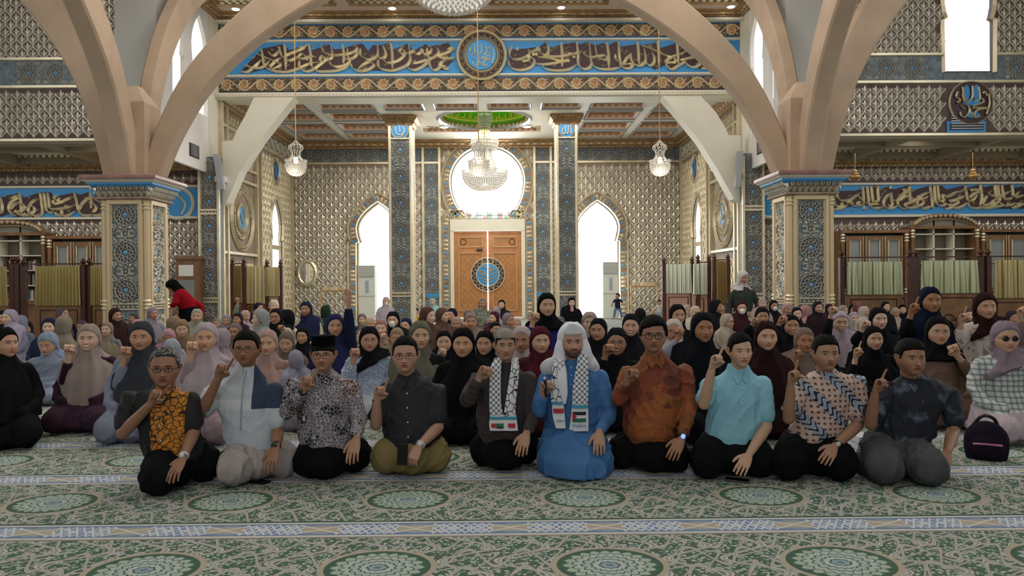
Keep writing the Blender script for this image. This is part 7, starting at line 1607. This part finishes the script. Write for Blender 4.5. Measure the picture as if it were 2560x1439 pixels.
ph = empty('phone', tuple(q + (-.05, -.02, .03)), label='dark phone held in the lap by the man in navy and khaki', cat='phone'); sub(G().add(xform(bev(-.037, .037, -.075, .075, -.005, .005, .002), q + (-.055, -.03, .02), 1, 0, 1.1, .25)).obj('case', fmat('15161a', .3), smooth=False), ph); sub(G().add(xform(bev(-.033, .033, -.07, .07, .005, .0065, .001), q + (-.055, -.03, .02), 1, 0, 1.1, .25)).obj('screen', fmat('0a0b0e', .1), smooth=False), ph)
MEN[5] = m = man('young man in a grey knitted skullcap and dark tunic with a checked scarf, fist raised', 1263, 822, 901, (1190, 940), (1168, 1000), (1197, 948), (1214, 925), 'fist', (1326, 935), (1338, 1022), (1316, 1082), (1308, 1108), 'rest', ((1212, 1172), (1312, 1166)), 5.62, 'brown', ('121316', 0), 'long', 'ad866e', dict(wide=.97, smile=.05, deep=1.2, brow=1.2, stache=.2), yaw=.08, hairk=dict(thick=.004, line=.05, seed=5), hemz=.2)
x, y, z, phi, c = m['grid']; sub(G().add(xform(shell(m['grid'], .013, -.01, SM((z - .046 - .006 * np.abs(phi)) / .006)), m['hc'], m['hs'], m['yaw'])).obj('knitted_skullcap', mat('grey_knit', '8a8478', .9, bump=1, bscale=90)), m['e'])
Y5 = m['Yt'] - .16
a_ = strip('scarf', [(1246, 893, 8, .1), (1240, 915, 13, .02), (1238, 960, 14, 0), (1238, 1010, 15, -.01), (1242, 1040, 17, -.01)], Y5, scar1, m['e']); strip('scarf', [(1286, 893, 8, .1), (1288, 915, 10, .02), (1283, 960, 12, 0), (1276, 1010, 13, -.01), (1274, 1040, 15, -.01)], Y5, scar2, m['e'])
fw_, fr_, fg_, fk_, fc_ = fmat('dcdde0', .8), fmat('b02a38', .8), fmat('1f6b4c', .8), fmat('1c1c22', .8), fmat('3f93b4', .8)
for cx, cy, w1 in ((1242, 1060, 19), (1276, 1058, 17)):
    strip('scarf_end', [(cx, 1038, w1 - 2, -.01), (cx, cy, w1, -.02), (cx + 2, 1076, w1, -.03)], Y5, fw_, m['e']); strip('cyan_band', [(cx, 1041, w1 - 1, -.016), (cx, 1048, w1 - 1, -.018)], Y5 - .004, fc_, m['e'])
for cx, mm, dx in ((1234, fr_, 6), (1250, fg_, 9), (1279, fr_, 9)): strip('flag_patch', [(cx, 1058, dx, -.03), (cx, 1068, dx, -.035)], Y5 - .006, mm, m['e'])
strip('flag_patch', [(1250, 1064, 9, -.03), (1250, 1070, 9, -.036)], Y5 - .008, fk_, m['e'])
MEN[6] = m = man('bearded man in a blue robe with white head cloth and checked scarf, holding a marker', 1430, 812, 894, (1362, 935), (1345, 1030), (1360, 990), (1361, 966), 'fist', (1506, 930), (1522, 1035), (1498, 1078), (1497, 1104), 'rest', ((1385, 1176), (1478, 1172)), 5.60, 'thobe', ('3f6fa6', 1), 'long', 'b08a74', dict(wide=1.08, smile=.15, beard=.93, stache=.95, deep=1.25, brow=1.3, nose=1.15), yaw=.03, belly=1.1, hairk=dict(thick=.004, line=.06))
wc_ = mat('white_head_cloth', 'dcdde6', .85, noise=.05, nscale=5, bump=.5, bscale=7)
V, F = hood(3, hi=True, open_=(.074, .12), puff=.02, peak=.02); g = G(); hc, hs = m['hc'], m['hs']; g.add(xform((V, F), hc, hs * 1.03, m['yaw']))
side = lambda s, pts, r: g.add(xform(tube(cr_([(s * a, b, c) for a, b, c in pts], 5), r, 12, flat=.55), hc, hs))
side(-1, [(.075, -.02, .03), (.092, -.03, -.04), (.10, -.03, -.10), (.12, -.03, -.15), (.15, .0, -.2)], [.03, .04, .045, .05, .055]); side(-1, [(.10, -.05, -.13), (.09, -.09, -.2), (.085, -.12, -.28), (.075, -.13, -.36), (.07, -.13, -.43)], [.035, .04, .038, .03, .012])
side(1, [(.075, -.02, .03), (.092, -.03, -.04), (.105, -.02, -.10), (.13, 0, -.15), (.16, .03, -.2)], [.03, .04, .045, .05, .05]); side(1, [(.14, 0, -.16), (.0, .09, -.22), (-.15, .02, -.17)], [.05, .06, .05]); side(-1, [(.13, -.01, -.15), (.17, .0, -.17), (.2, .02, -.2), (.2, .05, -.26)], [.045, .05, .045, .02])
V, F = g.data(); V, F = fuse([(V, F)], .009, 4) if 0 else (V, F); sub(G().add((V, F)).obj('head_cloth', wc_), m['e'])
x, y, z, phi, c = m['grid']; sub(G().add(xform(shell(m['grid'], .012, -.01, SM((z - .051) / .006)), hc, hs, m['yaw'])).obj('white_cap', fmat('b9bac0', .9)), m['e'])
Y6 = m['Yt'] - .165
strip('scarf', [(1400, 890, 12, .08), (1396, 915, 14, .02), (1392, 960, 14, 0), (1392, 1004, 14, -.01)], Y6, scar2, m['e']); strip('scarf', [(1456, 885, 11, .08), (1456, 910, 14, .02), (1452, 960, 19, 0), (1450, 1012, 20, -.01)], Y6, scar1, m['e'])
strip('scarf_end', [(1394, 1003, 14, -.01), (1397, 1040, 15, -.02), (1402, 1070, 12, -.03)], Y6, fw_, m['e']); strip('scarf_end', [(1450, 1011, 20, -.01), (1449, 1045, 22, -.02), (1447, 1077, 24, -.03)], Y6, fw_, m['e'])
strip('cyan_band', [(1393, 1004, 14, -.016), (1394, 1011, 14, -.018)], Y6 - .004, fc_, m['e']); strip('cyan_band', [(1450, 1012, 20, -.016), (1450, 1020, 20, -.018)], Y6 - .004, fc_, m['e'])
strip('flag_patch', [(1396, 1021, 13, -.022), (1397, 1032, 13, -.024)], Y6 - .006, fr_, m['e'])
for a, b, mm in ((1029, 1037, fk_), (1037, 1045, fw_), (1045, 1054, fg_)): strip('flag_stripe', [(1448, a, 17, -.026), (1448, b, 17, -.028)], Y6 - .007, mm, m['e'])
q = [U(1431, 1029, Y6 - .045), U(1431, 1053, Y6 - .045), U(1442, 1041, Y6 - .045)]; q = np.array(q + [a + (0, .005, 0) for a in q]); sub(G().add((q, [np.array([(0, 1, 2), (3, 5, 4)]), np.array([(0, 3, 4, 1), (1, 4, 5, 2), (2, 5, 3, 0)])])).obj('flag_triangle', fr_, smooth=False), m['e'])
def word(txt, px, py, Yw, size, m_, parent, name='lettering'):
    cu = bpy.data.curves.new('t', 'FONT'); cu.body = txt; cu.size = size; cu.extrude = .001; cu.align_x = 'CENTER'; o = bpy.data.objects.new('t', cu); C.objects.link(o)
    dg = bpy.context.evaluated_depsgraph_get(); me = bpy.data.meshes.new_from_object(o.evaluated_get(dg)); bpy.data.objects.remove(o); bpy.data.curves.remove(cu); me.materials.clear(); me.materials.append(m_)
    o = bpy.data.objects.new(name, me); C.objects.link(o); p = U(px, py, Yw); o.location = p; o.rotation_euler = (PI / 2, 0, 0); return sub(o, parent)
word('adara', 1452, 1067, Y6 - .05, .034, fc_, m['e']); word('adara', 1401, 1054, Y6 - .04, .028, fc_, m['e'])
sub(G().add(ridge(circ(0, 0, .009, 10), .004, .002, closed=True), 0, (U(1434, 1063, Y6 - .05), (1, 0, 0), (0, 0, 1), (0, -1, 0))).obj('round_mark', fc_), m['e'])
for k in range(3): sub(G().add(ell(tuple(U(1428, (918, 938, 960)[k], Y6 + .03)), (.006, .004, .006), 8, 5)).obj('button', fmat('a9bfd6')), m['e'])
mk = empty('marker_pen', tuple(m['H1']), label='short black marker pen in the fist of the man in blue', cat='pen'); h_ = m['W1'] + m['D1'] * .075 + np.array((.01, -.05, 0)); sub(G().add(tube([h_ + (0, .0, -.06), h_ + (-.008, -.01, .055)], .011, 10)).obj('barrel', fmat('121214')), mk); sub(G().add(tube([h_ + (-.008, -.01, .05), h_ + (-.01, -.012, .07)], .009, 10)).obj('cap', fmat('c9c9cc')), mk)
MEN[7] = m = man('man with black-rimmed glasses in a rust and brown long-sleeved batik shirt, fist raised', 1633, 790, 881, (1566, 920), (1548, 1000), (1565, 958), (1578, 932), 'fist', (1716, 918), (1724, 1020), (1704, 1096), (1684, 1126), 'rest', ((1566, 1180), (1692, 1190)), 5.50, 'rust', ('131416', 0), 'long', '98705a', dict(wide=1.06, jaw=1.15, smile=.0), yaw=-.16, hairk=dict(thick=.016, line=.062, seed=7, part=1), belly=1.1, hemz=.22, gl='15151a', glk=dict(r=(.023, .018), thick=.0022, square=.3))
watch(m, c='16161c', lit=mat('lit_watch_face', '7a9cf0', .2, emit=1.2)); collar(m, M_['rust'], buttons=3, bc='5a3a24')
MEN[8] = m = man('slim man in a light blue short-sleeved shirt, finger pointing up', 1850, 832, 918, (1772, 950), (1760, 1010), (1779, 925), (1790, 897), 'point', (1912, 948), (1916, 1066), (1872, 1136), (1854, 1160), 'rest', ((1782, 1206), (1912, 1202)), 5.40, 'aqua', ('121417', 0), 'short', 'c29c84', dict(wide=.96, jaw=.95, smile=.1), yaw=.02, hairk=dict(thick=.013, line=.066, seed=8, part=1), hemz=.14)
collar(m, M_['aqua'], buttons=3, bc='bfe0ea')
MEN[9] = m = man('man in brown diamond and blue wave batik, short sleeves, finger pointing up', 2063, 836, 926, (2000, 945), (1972, 1046), (1977, 965), (1981, 935), 'point', (2146, 942), (2144, 1062), (2088, 1114), (2062, 1140), 'rest', ((1990, 1210), (2120, 1212)), 5.38, 'parang', ('111215', 0), 'short', 'a47e66', dict(wide=1.04, jaw=1.1, smile=.25, beard=.12), yaw=-.05, hairk=dict(thick=.008, line=.062, seed=9), hemz=.2)
watch(m, c='1a1a1e', face='c9ccd0'); collar(m, M_['parang'], buttons=0)
MEN[10] = m = man('man in a dark navy tie-dyed shirt and grey trousers, finger pointing up', 2276, 846, 938, (2212, 960), (2176, 1060), (2187, 985), (2198, 957), 'point', (2382, 972), (2384, 1074), (2368, 1130), (2349, 1164), 'rest', ((2232, 1222), (2345, 1226)), 5.32, 'dye', ('55565a', 0), 'short', '9c745c', dict(wide=1.06, jaw=1.15, smile=.0, beard=.1), yaw=-.03, hairk=dict(thick=.010, line=.058, seed=10), hemz=.16)
collar(m, M_['dye'], buttons=0)
for k in (1, 7, 10):
    m = MEN[k]
# ------------------------------------------------------------------ standing and small figures
def simple_person(lab, px, pyt, Y, hgt, hairc, shirt, pants, face=0, yaw=0, hij=None, bend=0, arms=None, fn=None):
    T = U(px, pyt, Y); s = hgt / 1.0; e = empty('person', (T[0], Y, 0), label=lab, cat='person'); return e, T
# toddler running
def child(lab, px, pt, pb, shirt, pants, yaw, walk=True, seat=False):
    b = Fl(px, pb) if not seat else None; Y = b[1] if b is not None else 26.3; T = U(px, pt, Y); H = T[2]; e = empty('person', (T[0], Y, 0), label=lab, cat='person'); x0 = T[0]; hs = H / .95 * .82 if not seat else .8; hc = np.array((x0, Y, T[2] - .12 * hs))
    VF, col, gr = LV[0]; legs = []; sp = .13 if walk else .05; hipz = H * .42 if not seat else .2; zoff = T[2] - H
    g, cols = bodymesh(xform(VF, hc, hs, yaw), col, [tube([hc + (0, 0, -.08), (x0, Y, hc[2] - .16)], [.035, .035], 8)] + [tube(cr_([(x0 + s * .1 * hs, Y, hc[2] - .17 * hs), (x0 + s * .19, Y - .03, hc[2] - .27), (x0 + s * .22, Y - .06 * s, hc[2] - .38)], 3), [.028, .022, .018], 8) for s in (-1, 1)] + ([tube([(x0 + s * sp, Y, .1), (x0 + s * sp * 1.1, Y, .03), (x0 + s * sp * 1.1 - .05, Y, .02)], [.022, .022, .025], 8) for s in (-1, 1)] if not seat else []))
    o = g.obj('body', skin, col=cols); o.color = rgba('b98a6c'); sub(o, e); sub(G().add(xform(hair(gr, .012), hc, hs, yaw)).obj('hair', hairm), e)
    st = hc[2] - .15 * hs; o = G().add(loftz([(x0, Y, st - H * .34, .1, .08), (x0, Y, st - .1, .1, .075), (x0, Y, st, .085, .06), (x0, Y, st + .03, .03, .03)], 16)).add(tube([(x0 - .09, Y, st - .02), (x0 - .16, Y - .02, st - .1)], [.035, .034], 8)).add(tube([(x0 + .09, Y, st - .02), (x0 + .16, Y - .02, st - .1)], [.035, .034], 8)).obj('shirt', cloth); o.color = rgba(shirt); sub(o, e)
    if not seat: o = G().add(join(*[tube([(x0 + s * .045, Y, st - H * .33), (x0 + s * sp * .8, Y, st - H * .45), (x0 + s * sp, Y, .09)], [.06, .05, .038], 10) for s in (-1, 1)])).obj('trousers', cloth)
    else: o = G().add(loftz([(x0, Y - .08, 0.0, .2, .22), (x0, Y - .06, .1, .2, .22), (x0, Y, st - H * .3, .12, .1)], 14)).obj('trousers', cloth)
    o.color = rgba(pants); sub(o, e); return e
child('small child in navy T-shirt and jeans running in front of the right archway', 1544, 733, 797, '23283c', '6c84ac', D_(-60))
child('small child in white and red shirt sitting by the right garment rack', 1648, 749, 790, 'd8d6d8', '8a90a0', D_(10), seat=True)
child('small boy in navy and yellow shirt sitting beside the left alcove column', 1033, 752, 790, '2c3448', 'c08a30', D_(5), seat=True)
# standing woman in green
T = U(1857, 676, 13.9); e = empty('person', (T[0], 13.9, 0), label='standing woman in a white headscarf and dark green top, walking by the right pilaster', cat='person'); hc = np.array((T[0], 13.9, T[2] - .128)); hs = .96
VF, col, gr = HV[4]; yw = D_(20); x0 = T[0]; Y = 13.9; st = hc[2] - .2
g, cols = bodymesh(xform(VF, hc, hs, yw, .2), col, [tube([hc + (0, 0, -.06), (x0 + .02, Y + .02, st)], [.05, .05], 10), place_hand('rest', (x0 - .26, Y - .06, st - .58), (0, -.1, -1), (.9, 0, 0), sc=.95), place_hand('rest', (x0 + .16, Y - .2, st - .45), (-.8, -.2, -.3), (0, .7, -.5), True, .95)])
o = g.obj('body', skin, col=cols); o.color = rgba('b98a6c'); sub(o, e)
o = G().add(xform(join(hood(2), drape(2, .1, wrap=True)), hc, hs, yw, .2)).obj('headscarf', cloth); o.color = rgba('cfc6c2'); sub(o, e)
V, F = fuse([loftz([(x0, Y, st - .62, .18, .14), (x0, Y, st - .4, .17, .13), (x0, Y, st - .15, .19, .12), (x0, Y, st - .04, .16, .09), (x0 + .02, Y, st + .03, .06, .05)], 20), tube(cr_([(x0 - .16, Y, st - .08), (x0 - .24, Y + .02, st - .3), (x0 - .26, Y - .05, st - .55)], 3), [.06, .055, .045], 10), tube(cr_([(x0 + .17, Y, st - .08), (x0 + .27, Y, st - .3), (x0 + .19, Y - .16, st - .44)], 3), [.06, .055, .045], 10)], .013, 4)
o = G().add((V, F)).obj('green_top', cloth); o.color = rgba('3b423c'); sub(o, e)
o = G().add(loftz([(x0, Y, .01, .2, .2), (x0, Y, .4, .19, .17), (x0, Y, .8, .17, .14), (x0, Y, st - .55, .16, .12)], 20)).obj('skirt', cloth); o.color = rgba('b8b4b2'); sub(o, e)
# bending woman in red and black beside the left pillar
Y = 13.45; hc = U(432, 716, Y); e = empty('person', (float(U(475, 800, Y)[0]), Y, 0), label='person in black headscarf and red sleeves bending down beside the left pillar', cat='person'); yw = D_(-50)
hp = U(474, 775, Y + .1); sh_ = U(452, 738, Y); wr = U(431, 775, Y - .1)
g, cols = bodymesh(xform(HV[4][0], hc, .95, yw, .7), HV[4][1], [place_hand('rest', wr, (-.1, -.2, -1), (1, 0, 0), sc=.95), tube([hc + (.02, 0, -.05), hc + (.06, .01, -.08), sh_], [.055, .055, .08], 8), tube([sh_, wr], [.04, .026], 8)]); o = g.obj('body', skin, col=cols); o.color = rgba('a47e66'); sub(o, e)
o = G().add(xform(hood(1), hc, .97, yw, .7)).add(tube(cr_([hc + (.03, 0, -.02), hc + (.1, .02, -.06), sh_ + (.05, .03, -.04), hp + (0, 0, .1)], 4), [.08, .09, .09, .06], 12, flat=.7)).obj('headscarf', cloth); o.color = rgba('0e0e12'); sub(o, e)
V, F = fuse([tube([hp, (hp + sh_) / 2 + (0, 0, .03), sh_], [.15, .15, .13], 16), tube([sh_ + (-.03, -.08, -.03), (sh_ + wr) / 2 + (.02, -.08, 0), wr + (0, 0, .08)], [.065, .055, .045], 10), tube([sh_ + (.05, .1, -.03), sh_ + (.3, .15, -.2), sh_ + (.34, .1, -.35)], [.06, .05, .04], 10)], .013, 4); o = G().add((V, F)).obj('red_blouse', cloth); o.color = rgba('9c1420'); sub(o, e)
o = G().add(loftz([(hp[0] + .02, Y + .1, .01, .26, .22), (hp[0] + .02, Y + .1, .35, .22, .2), (hp[0], Y + .1, hp[2], .18, .17), (hp[0] - .06, Y + .08, hp[2] + .16, .13, .13)], 20)).obj('black_dress', cloth); o.color = rgba('0c0d12'); sub(o, e)
# ------------------------------------------------------------------ things on the floor
def phone(px, py, lab, rot):
    p = Fl(px, py); e = empty('phone', tuple(p), label=lab, cat='phone'); q = p + (0, 0, .005); sub(G().add(xform(bev(-.04, .04, -.08, .08, 0, .008, .002), q, 1, rot)).obj('case', fmat('101115', .3), smooth=False), e); sub(G().add(xform(bev(-.036, .036, -.075, .075, .008, .0095, .001), q, 1, rot)).obj('screen', fmat('07080a', .08), smooth=False), e)
phone(645, 1206, 'dark phone lying on the carpet before the man in white', 1.2); phone(1842, 1202, 'dark phone lying on the carpet before the man in light blue', 1.1)
def bag(px, py, lab, s, m, yaw, strap, acc=None):
    p = Fl(px, py); e = empty('backpack', tuple(p), label=lab, cat='bag'); V, F = fuse([ell((0, 0, .17), (.19, .12, .19), 18, 10), ell((0, -.08, .12), (.14, .09, .12), 14, 8), loftz([(0, 0, 0, .17, .11), (0, 0, .12, .19, .12)], 20)], .014, 4)
    o = G().add(xform((V * np.array((s, s, s)), F), p, 1, yaw)).obj('shell', cloth); o.color = rgba(m); sub(o, e)
    sub(G().add(xform(tube(cr_([(-.1 * s, .06, .3 * s), (-.03 * s, .02, .4 * s), (.06 * s, .02, .38 * s), (.1 * s, .06, .3 * s)], 4), .014, 6), p, 1, yaw)).obj('strap', fmat(strap)), e)
    sub(G().add(xform(tube([(-.11 * s, -.15 * s, .16 * s), (0, -.185 * s, .17 * s), (.11 * s, -.15 * s, .16 * s)], .008, 6), p, 1, yaw)).obj('zip', fmat(acc or '6a6a70')), e)
bag(22, 1088, 'black backpack standing on the carpet at the left edge', 1.05, '1b1c20', .1, '101014', '9a9aa0')
bag(2466, 1146, 'dark purple backpack with pink trim beside the man in tie-dye shirt', .8, '221a28', -.5, '17121c', 'a8607c')
p = Fl(2185, 1128); e = empty('folded_cloth', tuple(p), label='folded white cloth on the carpet between two men at the right', cat='cloth'); g = G()
for k in range(3): g.add(bev(p[0] - .2 + .01 * k, p[0] + .2 - .01 * k, p[1] - .12, p[1] + .12, .002 + .045 * k, .045 + .045 * k, .015))
sub(g.obj('folds', fmat('c9c9d2', .9)), e)
p = Fl(135, 1005); e = empty('open_book', tuple(p), label='open white book lying on the carpet at the left beside the seated women', cat='book')
for s in (-1, 1): sub(G().add(xform(bev(.003, .15, -.1, .1, 0, .02, .004), p + (0, 0, .004), 1, .4 if s > 0 else .4 + PI)).obj('page_block', fmat('c6c8d2', .8), smooth=False), e)
q = U(288, 853, .262 * FP / 37 - .32); e = empty('folder', tuple(q), label='purple printed folder held up in front of a seated woman', cat='folder'); sub(G().add(box(q[0] - .24, q[0] + .1, q[1] - .01, q[1] + .01, q[2] - .16, q[2] + .14)).obj('cover', fmat('3b2c52', .5), smooth=False), e); sub(G().add(bev(q[0] - .2, q[0] - .08, q[2] + .04, q[2] + .06, .011, .013, .001), 0, ((0, q[1], 0), (1, 0, 0), (0, 0, 1), (0, -1, 0))).add(bev(q[0] - .0, q[0] + .08, q[2] - .13, q[2] - .02, .011, .013, .001), 0, ((0, q[1], 0), (1, 0, 0), (0, 0, 1), (0, -1, 0))).obj('printed_marks', fmat('9a8fb4', .6), smooth=False), e)
bpy.context.view_layer.update()

wm_ = [o for o in bpy.data.objects if o.name.startswith('person') and 'looking at phone' in str(o.get('label', ''))]
if wm_:
    q = U(1430, 772, wm_[0].location.y - .42); e = empty('phone', tuple(q), label='pink phone held by the black-gowned woman sitting in front of the right column', cat='phone'); sub(G().add(box(q[0] - .04, q[0] + .04, q[1] - .006, q[1] + .006, q[2] - .06, q[2] + .06)).obj('case', fmat('c98a98'), smooth=False), e)
